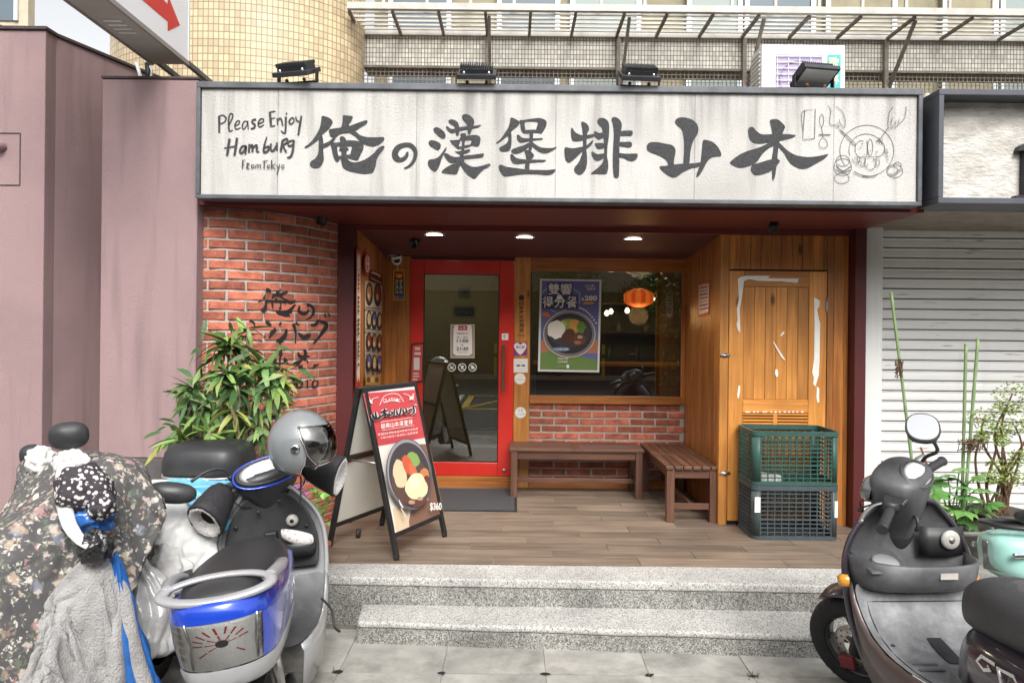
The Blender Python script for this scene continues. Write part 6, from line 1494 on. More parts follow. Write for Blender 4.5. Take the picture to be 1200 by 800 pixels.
pr.stroke([(190, 560, 3), (200, 585, 8), (212, 600, 3)], (.6, .6, .6)); pr.stroke([(200, 600, 4), (222, 640, 8)], (.55, .5, .45))
pr.text('$360', 336, 574, 390, 614, WHT, .02)
pr.build('food_poster', af)
# caster behind
c = Vector((-1.03, 4.93, DECK + .03)); mb = MB(); mb.lathe([(0, -.012), (.03, -.012), (.03, .012), (0, .012)], Matrix.Translation(c) @ Matrix.Rotation(R(90), 4, 'Y'), 16); mb.build('caster', M['black'], af)
# ================================================================== plants
def leaf_mesh(name, L, w, droop, m, fold=.25, n=6, tip=1.0, wave=0.0):
    mb = MB(); A, B, Cc = [], [], []
    for i in range(n + 1):
        t = i/n; x = L*(t - .18*droop*t*t); z = -L*droop*.55*t*t + wave*math.sin(t*9)*L*.03
        ww = w * (math.sin(math.pi*min(t**.7*.97 + .03, 1.0))**.8) * .5 + (.0015 if i < n else .0003)
        A.append((x, ww, z + ww*fold)); B.append((x, 0, z)); Cc.append((x, -ww, z + ww*fold))
    mb.surf([A, B, Cc]); return mb.mesh(name, m)
def orient(d, up=Vector((0, 0, 1)), twist=0.0):
    d = d.normalized(); y = up.cross(d)
    if y.length < .05: y = Vector((0, 1, 0)).cross(d)
    y.normalize(); z = d.cross(y); m3 = Matrix((d, y, z)).transposed(); return m3 @ Matrix.Rotation(twist, 3, 'X')
def leafmat(name, c, rnd=.25):
    m = pmat(name, c, 0.42, var=0.2, vscale=30, rnd=rnd, spec=.4); p = m.node_tree.nodes['Principled BSDF']
    p.inputs['Subsurface Weight'].default_value = 0.0; return m
ML_ = [leafmat('dracaena_leaf', (0.105, 0.200, 0.055)), leafmat('dracaena_leaf_light', (0.20, 0.31, 0.085)), leafmat('dracaena_leaf_dark', (0.065, 0.130, 0.045)), leafmat('dracaena_leaf_yellow', (0.36, 0.38, 0.10))]
LM = [[leaf_mesh('leaf', 1.0, .20, dr, m) for dr in (.15, .5, .95)] for m in ML_]
rr = random.Random(21)
dp = thing('dracaena_bush', 'leafy green potted bush with drooping strap leaves before the brick wall', 'plant', (-1.62, 4.36, DECK))
mb = MB(); mb.lathe([(0, 0), (.13, 0), (.17, .3), (.185, .3), (.185, .33), (.165, .33), (.16, .28), (0, .28)], Matrix.Translation((-1.62, 4.40, DECK)), 24); mb.build('pot', pmat('terracotta', (.22, .09, .05), .85, var=.2), dp)
mb = MB(); mb.lathe([(0, 0), (.11, 0), (.14, .26), (.155, .26), (.155, .285), (.13, .285), (0, .24)], Matrix.Translation((-1.94, 4.36, DECK)), 24); mb.build('pot', pmat('terracotta_b', (.20, .085, .05), .85, var=.2), dp)
M['stem'] = pmat('dracaena_stem', (0.24, 0.19, 0.12), 0.85, var=0.3, vscale=30, bump=.4)
heads = [((268, 400), 4.20, 30, .22, 0, (.15, -.1, 1)), ((262, 432), 4.12, 26, .20, 0, (-.1, -.4, .6)), ((278, 452), 4.10, 22, .19, 2, (.2, -.5, .4)), ((310, 425), 4.22, 26, .19, 0, (.3, -.2, 1)), ((322, 452), 4.18, 22, .19, 1, (.5, -.3, .5)),
  ((226, 452), 4.2, 24, .18, 2, (-.3, -.2, 1)), ((238, 478), 4.15, 20, .17, 2, (-.2, -.5, .4)), ((210, 512), 4.08, 24, .19, 1, (-.5, -.4, .6)), ((245, 505), 4.02, 16, .19, 1, (.2, -.6, .5)), ((305, 492), 4.15, 16, .15, 1, (.2, -.4, .7)), ((335, 440), 4.25, 14, .16, 3, (.6, -.1, .6)), ((272, 480), 4.05, 12, .16, 3, (.1, -.6, .2)), ((290, 384), 4.24, 12, .15, 1, (.5, 0, 1)), ((335, 505), 4.2, 14, .13, 1, (.5, -.3, .6))]
cnt = 0
for (px, py), d, n_, L_, mi_, ax in heads:
    c = W(px, py, d); ax = Vector(ax).normalized()
    for i in range(n_):
        a = i*2.4 + rr.uniform(-.3, .3); el = rr.uniform(-.5, 1.0) - .3*(i/n_ > .6)
        side = orient(ax) @ Vector((0, math.cos(a), math.sin(a))); dirv = (side*math.cos(el) + ax*math.sin(el)).normalized()
        mat_i = mi_ if rr.random() < .72 else rr.choice((0, 1, 2, 0, 3 if rr.random() < .4 else 1))
        o = link_mesh('leaf', LM[mat_i][rr.choice((0, 1, 1, 2, 2))], dp)
        s = L_ * rr.uniform(.7, 1.15); o.matrix_basis = Matrix.Translation(c - ax*rr.uniform(0, .07)) @ orient(dirv, twist=rr.uniform(-.5, .5)).to_4x4() @ Matrix.Diagonal((s, s, s, 1))
        cnt += 1
# the many smaller leaves behind, one mass
mb = MB(); reg = [(268, 420, 34, 42), (315, 450, 26, 40), (228, 470, 24, 28), (250, 500, 40, 24), (300, 495, 36, 24), (212, 512, 24, 16), (285, 465, 46, 50)]
for i in range(260):
    px, py, rx, ry = rr.choice(reg); c = W(px + rr.gauss(0, .5)*rx, py + rr.gauss(0, .5)*ry, 4.22 + rr.uniform(-.10, .14)); L_ = rr.uniform(.08, .17)
    d_ = Vector((rr.gauss(0, 1), rr.gauss(-.3, .6), rr.gauss(-.35, .7))).normalized(); s_ = d_.cross(Vector((rr.gauss(0, .4), -1, rr.gauss(.3, .4)))).normalized()*L_*.105; dn = Vector((0, 0, -L_*.16)); mi_ = rr.choice((0, 0, 1, 2, 2, 2)) if rr.random() > .05 else 3
    P0, P1, P2, P3 = c, c + d_*L_*.35, c + d_*L_*.7 + dn*.5, c + d_*L_ + dn*1.4
    k0 = mb.add([P0, P1 + s_, P2 + s_*.8, P3, P2 - s_*.8, P1 - s_]); mb.face((k0, k0+1, k0+5), mi_); mb.face((k0+1, k0+2, k0+4, k0+5), mi_); mb.face((k0+2, k0+3, k0+4), mi_)
fo = mb.build('foliage', ML_, dp, recalc=False); fo['kind'] = 'stuff'
for (px, py), d, *_ in heads:
    c = W(px, py, d); base = Vector((-1.62 if px > 240 else -1.94, 4.38, DECK + .24)); mid = c.lerp(base, .5) + Vector((rr.uniform(-.06, .06), rr.uniform(-.03, .03), 0))
    mb = MB(); mb.tube(smooth_path([base + Vector((rr.uniform(-.08, .08), rr.uniform(-.06, .06), 0)), mid, c], 5), [.014 - .006*i/10 for i in range(11)], 6); mb.build('stem', M['stem'], dp)
# small begonia with purple flowers near the board
bp_ = W(372, 600, 4.33)
bg = thing('small_potted_plant', 'small bright green plant with purple flowers between scooter and sandwich board', 'plant', (bp_.x, bp_.y, DECK))
mb = MB(); mb.lathe([(0, 0), (.06, 0), (.075, .12), (.082, .12), (.082, .14), (.07, .14), (0, .12)], Matrix.Translation((bp_.x, bp_.y, DECK)), 20); mb.build('pot', pmat('plantpot_red', (.30, .08, .04), .8), bg)
lfm = [leafmat('begonia_leaf', (.11, .26, .04)), leafmat('begonia_leaf_b', (.16, .32, .06))]
LB = [leaf_mesh('leaf', 1.0, .9, .4, m, .15, 5) for m in lfm]
for i in range(60):
    c = W(rr.uniform(345, 388), rr.uniform(568, 616), 4.33) + Vector((0, rr.uniform(-.08, .08), 0)); o = link_mesh('leaf', rr.choice(LB), bg); s = rr.uniform(.03, .05)
    o.matrix_basis = Matrix.Translation(c) @ orient(Vector((rr.gauss(0, 1), -abs(rr.gauss(0, .8)), rr.gauss(.2, .5)))).to_4x4() @ Matrix.Diagonal((s, s, s, 1))
for i in range(7):
    c = W(rr.uniform(345, 388), rr.uniform(575, 612), 4.33); mb = MB(); mb.tube([(bp_.x, bp_.y, DECK + .12), ((bp_.x + c.x)/2, c.y, (DECK + .2 + c.z)/2), c], .003, 5); mb.build('stem', lfm[0], bg)
MF = pmat('purple_petal', (.42, .12, .40), .6)
for px, py in ((352, 575), (357, 582), (360, 577), (349, 570), (355, 568)):
    c = W(px, py, 4.25); mb = MB()
    for k in range(5):
        a = k*1.2566; mb.poly([c, c + Vector((math.cos(a-.4)*.011, -.004, math.sin(a-.4)*.011)), c + Vector((math.cos(a)*.016, -.002, math.sin(a)*.016)), c + Vector((math.cos(a+.4)*.011, -.004, math.sin(a+.4)*.011))])
    mb.build('flower', MF, bg, recalc=False)
# grey pot with stakes and lobed leaves on the right
pc_ = Wz(1112, 668, DECK)
pc_ = Vector((pc_.x, 4.62, DECK)); pc_.x = W(1118, 640, 4.62).x
gp = thing('grey_planter', 'grey plastic planter with lobed papaya-like leaves behind the grey scooter', 'plant', pc_)
pz = W(1118, 621, 4.45).z - DECK
mb = MB(); mb.lathe([(0, 0), (.15, 0), (.195, pz - .03), (.21, pz - .03), (.212, pz), (.195, pz), (.185, pz - .06), (0, pz - .06)], Matrix.Translation(pc_), 32); mb.build('pot', pmat('grey_plastic', (.15, .145, .13), .6, var=.15, col2=(.10, .10, .085), c2scale=5), gp)
mb = MB(); mb.lathe([(0, pz - .05), (.186, pz - .055)], Matrix.Translation(pc_), 24); mb.build('soil', M['dirt'], gp)
def palmate(name, m):
    mb = MB(); n = 7
    for k in range(n):
        a = R(-110 + 220*k/(n-1)); L = 1.0 if k == 3 else .9 - abs(k-3)*.12
        d_ = Vector((math.cos(a), math.sin(a), 0)); s_ = Vector((-d_.y, d_.x, 0)); P0 = d_*.02; dz = Vector((0, 0, -.25))
        pts = [(0, .02), (.35, .10), (.62, .20), (.75, .09), (1.0, 0)]
        l = [d_*(L*t) + s_*w_ + dz*(t*t) for t, w_ in pts]; r_ = [d_*(L*t) - s_*w_ + dz*(t*t) for t, w_ in pts]; mid = [d_*(L*t) + dz*(t*t) + Vector((0, 0, -.02)) for t, _ in pts]
        mb.surf([l, mid, r_])
    return mb.mesh(name, m)
PLM = [palmate('leaf', leafmat('papaya_leaf', (.10, .24, .06))), palmate('leaf', leafmat('papaya_leaf_b', (.15, .30, .08)))]
for px, py, s in ((1090, 565, .13), (1105, 575, .14), (1122, 562, .13), (1135, 580, .15), (1150, 572, .12), (1112, 592, .14), (1130, 598, .15), (1148, 595, .12), (1098, 590, .12), (1140, 610, .12), (1118, 612, .11), (1155, 600, .10), (1095, 578, .12), (1125, 548, .09), (1108, 556, .11), (1142, 558, .10), (1160, 590, .10), (1133, 570, .12), (1100, 602, .1)):
    d = 4.5 + rr.uniform(-.12, .12); c = W(px, py, d); o = link_mesh('leaf', rr.choice(PLM), gp)
    o.matrix_basis = Matrix.Translation(c) @ orient(Vector((rr.gauss(.1, .8), -1.0, rr.gauss(.15, .3))), Vector((0, -.3, 1)), rr.uniform(-.5, .5)).to_4x4() @ Matrix.Diagonal((s, s, s, 1))
    mb = MB(); mb.tube(smooth_path([(pc_.x + rr.uniform(-.05, .05), pc_.y + rr.uniform(-.05, .05), DECK + pz - .06), ((c.x + pc_.x)/2, (c.y + pc_.y)/2, (c.z + DECK + pz)/2 + .05), c], 4), .004, 5); mb.build('leaf_stalk', PLM[0].materials[0], gp)
M['stake'] = pmat('green_stake', (.20, .29, .13), .5, var=.15, vscale=20)
sk_lab = ('tall thin green stake leaning in front of the roller shutter', 'green plant stake, left of the crossed pair by the shutter', 'green plant stake, right of the crossed pair by the shutter')
for k, (a, b, dd) in enumerate((((1044.5, 344), (1076, 600), 4.75), ((1132, 404), (1127, 600), 4.66), ((1146, 398), (1130, 600), 4.63))):
    p, q = W(a[0], a[1], dd), W(b[0], b[1], dd); q = p + (q - p) * ((p.z - (DECK + (.02 if k == 0 else pz - .055))) / (p.z - q.z))
    mb = MB(); m_ = 20; mb.tube([p.lerp(q, i/m_) for i in range(m_+1)], [.0095 + (.0014 if i % 3 == 0 else 0) for i in range(m_+1)], 8)
    t = thing('plant_stake', sk_lab[k], 'stake', q, None, 'green plant stakes'); mb.build('rod', M['stake'], t)
    mb = MB(); mb.lathe([(.0105, -.01), (.012, 0), (.008, .008), (0, .01)], Matrix.Translation(p), 8); mb.build('cap', M['stake'], t)
M['twig'] = pmat('dry_twig', (.13, .075, .045), .9, var=.3, vscale=30)
def twigs(px, py, d, n, rx, ry, label):
    mb = MB()
    for i in range(n):
        a = W(px + rr.uniform(-rx, rx), py + rr.uniform(-ry, ry), d - .015 + rr.uniform(-.02, .01)); b = W(px + rr.uniform(-rx, rx), py + rr.uniform(-ry, ry), d - .015); mb.tube([a, (a+b)/2 + Vector((0, rr.uniform(-.02, .0), .01)), b], .0028, 4)
    tag(mb.build('twig_bundle', M['twig']), label, 'twigs')
twigs(1053, 432, 4.75, 34, 5, 12, 'dry twig bundle tied halfway up the leaning green stake')
twigs(1140, 522, 4.62, 40, 18, 9, 'dry brown twigs tied around the crossed green stakes')
mb = MB(); a, b = W(1079, 524, 4.5), W(1102, 600, 4.55); mb.tube([a, a.lerp(b, .5) + Vector((.01, 0, 0)), b], [.006, .010, .012], 7); tag(mb.build('dead_stem', pmat('dead_stem', (.16, .07, .045), .9)), 'reddish dead stem leaning between the scooter mirror and the planter', 'stem')
# feathery shrub at the right edge
sh_c = W(1172, 600, 4.7); ar = thing('feathery_shrub', 'feathery light green shrub with dark twisted stems at the right edge', 'shrub', (sh_c.x, 4.7, DECK))
mb = MB(); mb.lathe([(0, 0), (.13, 0), (.17, .26), (.185, .26), (.185, .285), (.165, .285), (0, .24)], Matrix.Translation((sh_c.x, 4.72, DECK)), 24); mb.build('pot', pmat('dark_pot', (.06, .05, .045), .7), ar)
pads = [(1186, 462, 26, 14), (1178, 478, 16, 8), (1152, 490, 20, 12), (1168, 500, 22, 12), (1190, 500, 18, 10), (1150, 512, 10, 8), (1195, 535, 14, 10), (1176, 546, 22, 10), (1190, 562, 18, 10), (1205, 480, 18, 14), (1160, 560, 14, 8), (1175, 515, 12, 8)]
mb = MB()
for px, py, rx, ry in pads:
    for i in range(170):
        t = rr.uniform(0, 6.28); q = rr.random()**.6; c = W(px + rx*q*math.cos(t), py + ry*q*math.sin(t), 4.65 + rr.uniform(-.1, .1))
        a = Vector((rr.gauss(0, 1), rr.gauss(0, .7), rr.gauss(0, .5))).normalized()*rr.uniform(.008, .017); b_ = a.cross(Vector((rr.gauss(0, 1), rr.gauss(0, 1), 1))).normalized()*.0055
        mb.poly([c - a, c + b_, c + a, c - b_])
mb.build('crown', leafmat('aralia_leaf', (.22, .30, .06), 0), ar, recalc=False)
for px, py, *_ in pads:
    c = W(px, py, 4.65); b0 = Vector((sh_c.x + rr.uniform(-.08, .08), 4.72, DECK + .25)); mb = MB(); mb.tube(smooth_path([b0, b0.lerp(c, .35) + Vector((rr.uniform(-.05, .05), 0, 0)), b0.lerp(c, .7) + Vector((rr.uniform(-.06, .06), 0, .02)), c], 4), [.012 - .0006*i for i in range(13)], 6); mb.build('stem', M['twig'], ar)
# ================================================================== scooters
M['rubber'] = pmat('tyre_rubber', (0.022, 0.022, 0.022), 0.85, var=0.25, vscale=30, bump=.3, bscale=80)
M['rim'] = pmat('wheel_rim', (0.10, 0.10, 0.105), 0.4, 0.6, var=.2)
M['disc'] = pmat('brake_disc', (0.42, 0.40, 0.37), 0.3, 0.9, var=.15)
M['caliper'] = pmat('brake_red', (0.20, 0.03, 0.035), 0.5)
M['plastic'] = pmat('scuffed_grey_plastic', (0.075, 0.076, 0.08), 0.48, var=0.22, vscale=9, col2=(0.15, 0.15, 0.155), c2scale=5, c2amt=(0.5, 0.75), rvar=.12)
M['plastic_lt'] = pmat('worn_light_plastic', (0.13, 0.132, 0.137), 0.42, var=0.28, vscale=9, col2=(0.30, 0.30, 0.305), c2scale=5, c2amt=(0.45, 0.68), rvar=.15, bump=.12, bscale=60)
M['plastic_dk'] = pmat('dark_plastic', (0.030, 0.031, 0.033), 0.42, var=0.2, vscale=9, rvar=.1)
M['purple'] = pmat('purple_grey_paint', (0.060, 0.050, 0.064), 0.28, 0.5, var=0.1, vscale=5, coat=.7)
M['brownp'] = pmat('brown_lower_panel', (0.085, 0.060, 0.055), 0.4, 0.2, var=0.15, coat=.3)
M['seat'] = pmat('seat_vinyl', (0.050, 0.050, 0.053), 0.55, var=0.18, vscale=10, bump=.25, bscale=260)
M['seat_blk'] = pmat('seat_vinyl_black', (0.028, 0.028, 0.030), 0.42, var=0.15, vscale=6, bump=.15, bscale=260)
M['silver'] = pmat('silver_paint', (0.40, 0.40, 0.41), 0.30, 0.35, var=0.08, vscale=8, coat=.5, col2=(.38, .38, .385), c2scale=3, c2amt=(.5, .75))
M['blue'] = pmat('blue_paint', (0.012, 0.055, 0.48), 0.22, 0.2, var=0.08, vscale=6, coat=.9)
M['clear'] = glass_mat('clear_lens', (0.97, 0.97, 0.96), 0.04)
M['mirrorglass'] = pmat('mirror_glass', (0.85, 0.86, 0.87), 0.03, 1.0)
M['dashwhite'] = pmat('dash_glass', (0.72, 0.72, 0.71), 0.15, coat=1.0)
M['headlens'] = pmat('headlamp_lens', (0.16, 0.165, 0.17), 0.08, 0.3, coat=1.0)
M['amber'] = pmat('amber_lens', (0.60, 0.26, 0.02), 0.2, coat=.8)
M['redlens'] = pmat('red_reflector', (0.42, 0.02, 0.02), 0.25, coat=.6)
M['reflwhite'] = pmat('reflector_white', (0.88, 0.88, 0.87), 0.3, 0.0, bump=.6, bscale=110)  # bright reflection of the chrome put into a flat white colour
X_, Y_, Z_ = Vector((1, 0, 0)), Vector((0, 1, 0)), Vector((0, 0, 1))
class Scooter:
    WB, WR = 1.22, .215
    def __init__(s, label, front_axle, head_deg, lean, steer, scale, hz=1.0):
        rot = Matrix.Rotation(R(90 - head_deg), 3, 'Z') @ Matrix.Rotation(-lean, 3, 'X')
        fa = rot @ Vector((s.WB, 0, 0)) * scale
        s.root = thing('scooter', label, 'scooter', Vector((front_axle[0] - fa.x, front_axle[1] - fa.y, 0)), rot, 'scooters parked in front of the shop')
        s.root.matrix_basis = s.root.matrix_basis @ Matrix.Diagonal((scale, scale, scale, 1))
        rk_ = R(22); s.u = Vector((-math.sin(rk_), 0, math.cos(rk_))); s.f = Vector((math.cos(rk_), 0, math.sin(rk_)))
        s.H = Vector((s.WB - (hz - s.WR) * math.tan(rk_), 0, hz))
        s.S = Matrix.Translation(s.H) @ Matrix.Rotation(steer, 4, s.u) @ Matrix.Translation(-s.H)
    def P(s, l, t, f): return s.S @ (s.H + Y_*l + s.u*t + s.f*f)           # steering frame point
    def part(s, mb, name, m, parent=None, **k): return mb.build(name, m, parent or s.root, local=True, **k)
    def ring(s, l, t, f, al, af, e=2.3, n=24):
        return [s.P(l + p.x, t, f + p.y) for p in sring((0, 0, 0), al, af, X_, Y_, e, n)]
    def wheel(s, x, steered, disc_side=1):
        Mx = Matrix.Translation((x, 0, s.WR)) @ Matrix.Rotation(R(90), 4, 'X')
        if steered: Mx = s.S @ Mx
        r = s.WR; w = .052
        tyre = MB(); tyre.lathe([(r-.075, -w*.75), (r-.045, -w), (r-.018, -w*.92), (r-.004, -w*.55), (r, 0), (r-.004, w*.55), (r-.018, w*.92), (r-.045, w), (r-.075, w*.75)], Mx, 44)
        ty = s.part(tyre, 'tyre', M['rubber'])
        tr = MB()
        for k in range(34):
            a = 2*math.pi*k/34
            for sg in (-1, 1):
                p = lambda rr_, aa, zz: Mx @ Vector((rr_*math.cos(aa), rr_*math.sin(aa), zz*sg))
                tr.poly([p(r - .0030, a, .026), p(r - .013, a + .05, .047), p(r - .013, a + .08, .047), p(r - .0030, a + .025, .026)])
        s.part(tr, 'tread', M['black'], ty)
        rim = MB(); rim.lathe([(r-.077, -.036), (r-.085, -.030), (r-.085, .030), (r-.077, .036)], Mx, 36)
        rim.lathe([(0, -.03), (.028, -.03), (.03, .03), (0, .03)], Mx, 18)
        for k in range(5):
            a = 2*math.pi*k/5; c, q = math.cos(a), math.sin(a)
            rim.bar(Mx @ Vector((.025*c, .025*q, 0)), Mx @ Vector(((r-.083)*c, (r-.083)*q, 0)), .028, .022)
        ri = s.part(rim, 'rim', M['rim'], ty)
        if disc_side:
            d = MB(); z = .040*disc_side; d.lathe([(.055, z-.002), (.098, z-.002), (.098, z+.002), (.055, z+.002), (.055, z-.002)], Mx, 40)
            for k in range(5):
                a = 2*math.pi*k/5 + .3; d.bar(Mx @ Vector((.02*math.cos(a), .02*math.sin(a), z)), Mx @ Vector((.058*math.cos(a+.3), .058*math.sin(a+.3), z)), .012, .004)
            dd = s.part(d, 'brake_disc', M['disc'], ty)
            hl = MB()
            for k in range(22):
                a = 2*math.pi*k/22; c = Vector(((.070 + .015*(k % 2))*math.cos(a), (.070 + .015*(k % 2))*math.sin(a), z + .0025*disc_side)); hl.poly([Mx @ (c + Vector((.0045*math.cos(b), .0045*math.sin(b), 0))) for b in [i*math.pi/3 for i in range(6)]])
            s.part(hl, 'disc_holes', M['black'], ty)
            cp = MB(); cp.box(.02, .085, -.105, -.05, z - .02, z + .02, 0, Mx); s.part(cp, 'caliper', M['caliper'], ty, bevel=.006)
        return ty
    def fork(s, m):
        for sg in (-1, 1):
            mb = MB(); ax = Vector((s.WB, sg*.078, s.WR)); mb.tube([s.S @ ax, s.S @ (ax + s.u*.36)], [.021, .024], 12); s.part(mb, 'fork_leg', M['plastic_dk'])
        mb = MB(); rows = []
        for a in [R(62 + i*10) for i in range(10)]:
            rows.append([s.S @ Vector((s.WB + (s.WR + .025)*math.cos(a), y, s.WR + (s.WR + .025 + .012*(1-(y/.07)**2))*math.sin(a))) for y in (-.07, -.055, 0, .055, .07)])
        mb.surf(rows); s.part(mb, 'front_fender', m, solid=.004)
    def shield(s, m_out, m_in, rows=None, rim_m=None, wrap=.10):
        rows = rows or [(.30, .205, .79), (.42, .235, .835), (.55, .25, .87), (.68, .245, .895), (.78, .205, .905), (.86, .14, .905), (.90, .085, .905)]
        ins, outs = [], []
        for z, w, x in rows:
            ins.append([Vector((x + .035*(1 - (k/6)**2) + wrap*.0, w*k/6, z)) for k in range(-6, 7)])
            outs.append([Vector((x + .035*(1 - (k/6)**2)*0 + .012 + .14*(1 - abs(k/6)**2.2), w*k/6*1.01, z - .01)) for k in range(-6, 7)])
        mb = MB(); mb.surf(ins); a = s.part(mb, 'leg_shield_inner', m_in, sub=1)
        mb = MB(); mb.surf(outs); b = s.part(mb, 'leg_shield_outer', m_out, sub=1)
        path = [r[0] for r in ins] + [r[-1] for r in reversed(ins)]
        mb = MB(); mb.tube(smooth_path(path, 4), .011, 8, flat=1.2); s.part(mb, 'shield_edge', rim_m or m_out)
        return ins
    def floor(s, m, m_side, pts, emblem=True):
        """pts: (x, z, halfwidth)"""
        rows = [[Vector((x, w*k/4, z + .006*abs(k/4)**3)) for k in range(-4, 5)] for x, z, w in pts]
        mb = MB(); mb.surf(rows); s.part(mb, 'floorboard', m, sub=1)
        for sg in (-1, 1):
            mb = MB(); mb.surf([[Vector((x, sg*(w + .003), z + .004)) for x, z, w in pts], [Vector((x, sg*(w + .014), z - .03)) for x, z, w in pts], [Vector((x - .02, sg*(w - .01), max(z - .19, .14))) for x, z, w in pts]]); s.part(mb, 'side_skirt', m_side, solid=.005)
    def loft_x(s, secs, name, m, parent=None, e=2.4, n=26, sub=1):
        mb = MB(); mb.loft([sring((x, 0, z), hw, hh, Y_, Z_, e, n) for x, z, hw, hh in secs]); return s.part(mb, name, m, parent, sub=sub)
    def bars(s, grip_m=None):
        mb = MB(); mb.tube([s.P(-.30, .0, -.035), s.P(-.18, 0, -.02), s.P(.18, 0, -.02), s.P(.30, .0, -.035)], .012, 10); s.part(mb, 'handlebar', M['plastic_dk'])
        for sg in (-1, 1):
            mb = MB(); a, b = Vector((sg*.20, .0, -.022)), Vector((sg*.335, -.004, -.042)); n = 12
            mb.tube([s.P(*a.lerp(b, i/n)) for i in range(n+1)], [.0185 if (i % 2) else .0168 for i in range(n)] + [.021], 14); s.part(mb, 'grip', M['plastic_dk'])
            mb = MB(); mb.tube(smooth_path([s.P(sg*.17, .0, .015), s.P(sg*.21, -.004, .035), s.P(sg*.28, -.008, .04), s.P(sg*.335, -.008, .03)], 4), [.008]*12 + [.009], 8, flat=.6); s.part(mb, 'brake_lever', M['steel'])
    def mirror(s, sg, stem, c, nrm, rx=.062, ry=.048, up=(0, 0, 1), back=None):
        mb = MB(); mb.tube(smooth_path(stem, 4), .007, 8); mb.tube(smooth_path(stem[:2], 4) if False else [stem[0], stem[0].lerp(stem[1], .4)], .012, 8); t = s.part(mb, 'mirror_stem', M['plastic_dk'])
        c = Vector(c); nrm = Vector(nrm).normalized(); ux_ = Vector(up).cross(nrm).normalized(); vy_ = nrm.cross(ux_)
        Mx = Matrix((ux_, vy_, nrm)).transposed().to_4x4(); Mx.translation = c
        mb = MB(); rings = []
        for k, dz in ((1.0, 0.0), (1.04, -.008), (.98, -.022), (.75, -.036), (.35, -.044), (.05, -.046)): rings.append([Mx @ p for p in sring((0, 0, dz), rx*k, ry*k, X_, Y_, 2.4, 26)])
        mb.loft(rings); h = s.part(mb, 'mirror', M['plastic_dk'], t)
        mb = MB(); mb.poly([Mx @ p for p in sring((0, 0, .0015), rx*.92, ry*.92, X_, Y_, 2.4, 26)]); s.part(mb, 'mirror_glass', M['mirrorglass'], t, recalc=False)
    def rear(s, m=None):
        s.wheel(0, False, 0)
        mb = MB(); mb.box(-.12, .26, .07, .15, .14, .30); s.part(mb, 'engine_case', M['rim'], bevel=.03)
        mb = MB(); mb.tube([(.30, -.10, .22), (.1, -.13, .20), (-.1, -.15, .24), (-.30, -.155, .27)], [.02, .04, .055, .05], 14); s.part(mb, 'exhaust', M['plastic_dk'])
        for sg in (-1, 1):
            mb = MB(); mb.tube([(-.02, sg*.12, .24), (-.10, sg*.12, .50)], .018, 8); s.part(mb, 'shock_absorber', M['steel'])
        mb = MB(); mb.tube([(.28, .10, .25), (.24, .20, .005)], .012, 8); s.part(mb, 'side_stand', M['plastic_dk'])
# ------------------------------------------------------------------ right grey scooter
g = Scooter('grey purple scooter at the right with its handlebar turned left', (1.665, 3.43), -3, R(0), R(42), 1.10, .945)
g.wheel(g.WB, True, -1); g.fork(M['purple']); g.rear()
g.shield(M['purple'], M['plastic'], None, M['purple'])
g.floor(M['plastic_lt'], M['brownp'], [(.34, .405, .15), (.44, .40, .185), (.55, .40, .205), (.66, .41, .215), (.74, .44, .222), (.79, .49, .23), (.825, .545, .236), (.845, .60, .24)])
# inlay on the floor slope
mb = MB(); Mx = frame((.685, 0, .424), (1, 0, .25), (0, 1, 0)); mb.prism([Mx @ p for p in sring((0, 0, 0), .085, .028, X_, Y_, 5, 24)], Mx.to_3x3() @ Vector((0, 0, .006))); g.part(mb, 'floor_inlay', M['plastic_dk'])
for yy in (-.17, .17):
    mb = MB(); mb.lathe([(.009, .0), (.007, .004), (0, .004)], Matrix.Translation((.70, yy, .428)), 10); g.part(mb, 'floor_screw', M['black'])
mb = MB(); fl = [(.40, .407, .165), (.55, .405, .182), (.66, .416, .19), (.74, .447, .196), (.79, .497, .20), (.82, .54, .20)]
mb.tube([(x, -w_, z + .001) for x, z, w_ in fl] + [(x, w_, z + .001) for x, z, w_ in reversed(fl)], .0022, 5); g.part(mb, 'floor_seam', M['black'])
for x in (.56, .60, .64):
    for sg in (-1, 1): mb = MB(); mb.box(x - .006, x + .006, sg*.115 - .045, sg*.115 + .045, .404, .409); g.part(mb, 'foot_rib', M['plastic'], bevel=.002)
# glove bucket
def arc_pts(w, xb, xf, z, n=18, e=3.0):
    out = []
    for i in range(n + 1):
        t = math.pi * i / n; out.append(Vector((xf - (xf - xb)*abs(math.sin(t))**(2/e), w*math.copysign(abs(math.cos(t))**(2/e), math.cos(t)), z)))
    return out
mb = MB(); mb.surf([arc_pts(.215, .79, .90, .585), arc_pts(.226, .755, .90, .605), arc_pts(.234, .735, .91, .64), arc_pts(.238, .72, .92, .695), arc_pts(.230, .728, .92, .70), arc_pts(.217, .75, .90, .62)])
g.part(mb, 'glove_bucket', M['plastic'], solid=.004)
mb = MB(); mb.poly(arc_pts(.224, .74, .915, .63)); g.part(mb, 'bucket_bottom', M['black'])
mb = MB(); mb.prism([Vector((.745, .06, .66)), Vector((.76, .215, .66)), Vector((.91, .225, .70)), Vector((.91, .06, .70))], (0, 0, .012)); cupp = g.part(mb, 'cup_shelf', M['plastic'], bevel=.006)
mb = MB(); mb.lathe([(0, .014), (.040, .013), (.048, .006), (.048, 0)], Matrix.Translation((.81, .135, .689)) @ Matrix.Rotation(R(-14), 4, 'Y'), 26); g.part(mb, 'cup_lid', M['silver'], cupp)
mb = MB(); mb.box(.722, .727, -.085, -.02, .655, .677); g.part(mb, 'maker_plate', M['galv'])
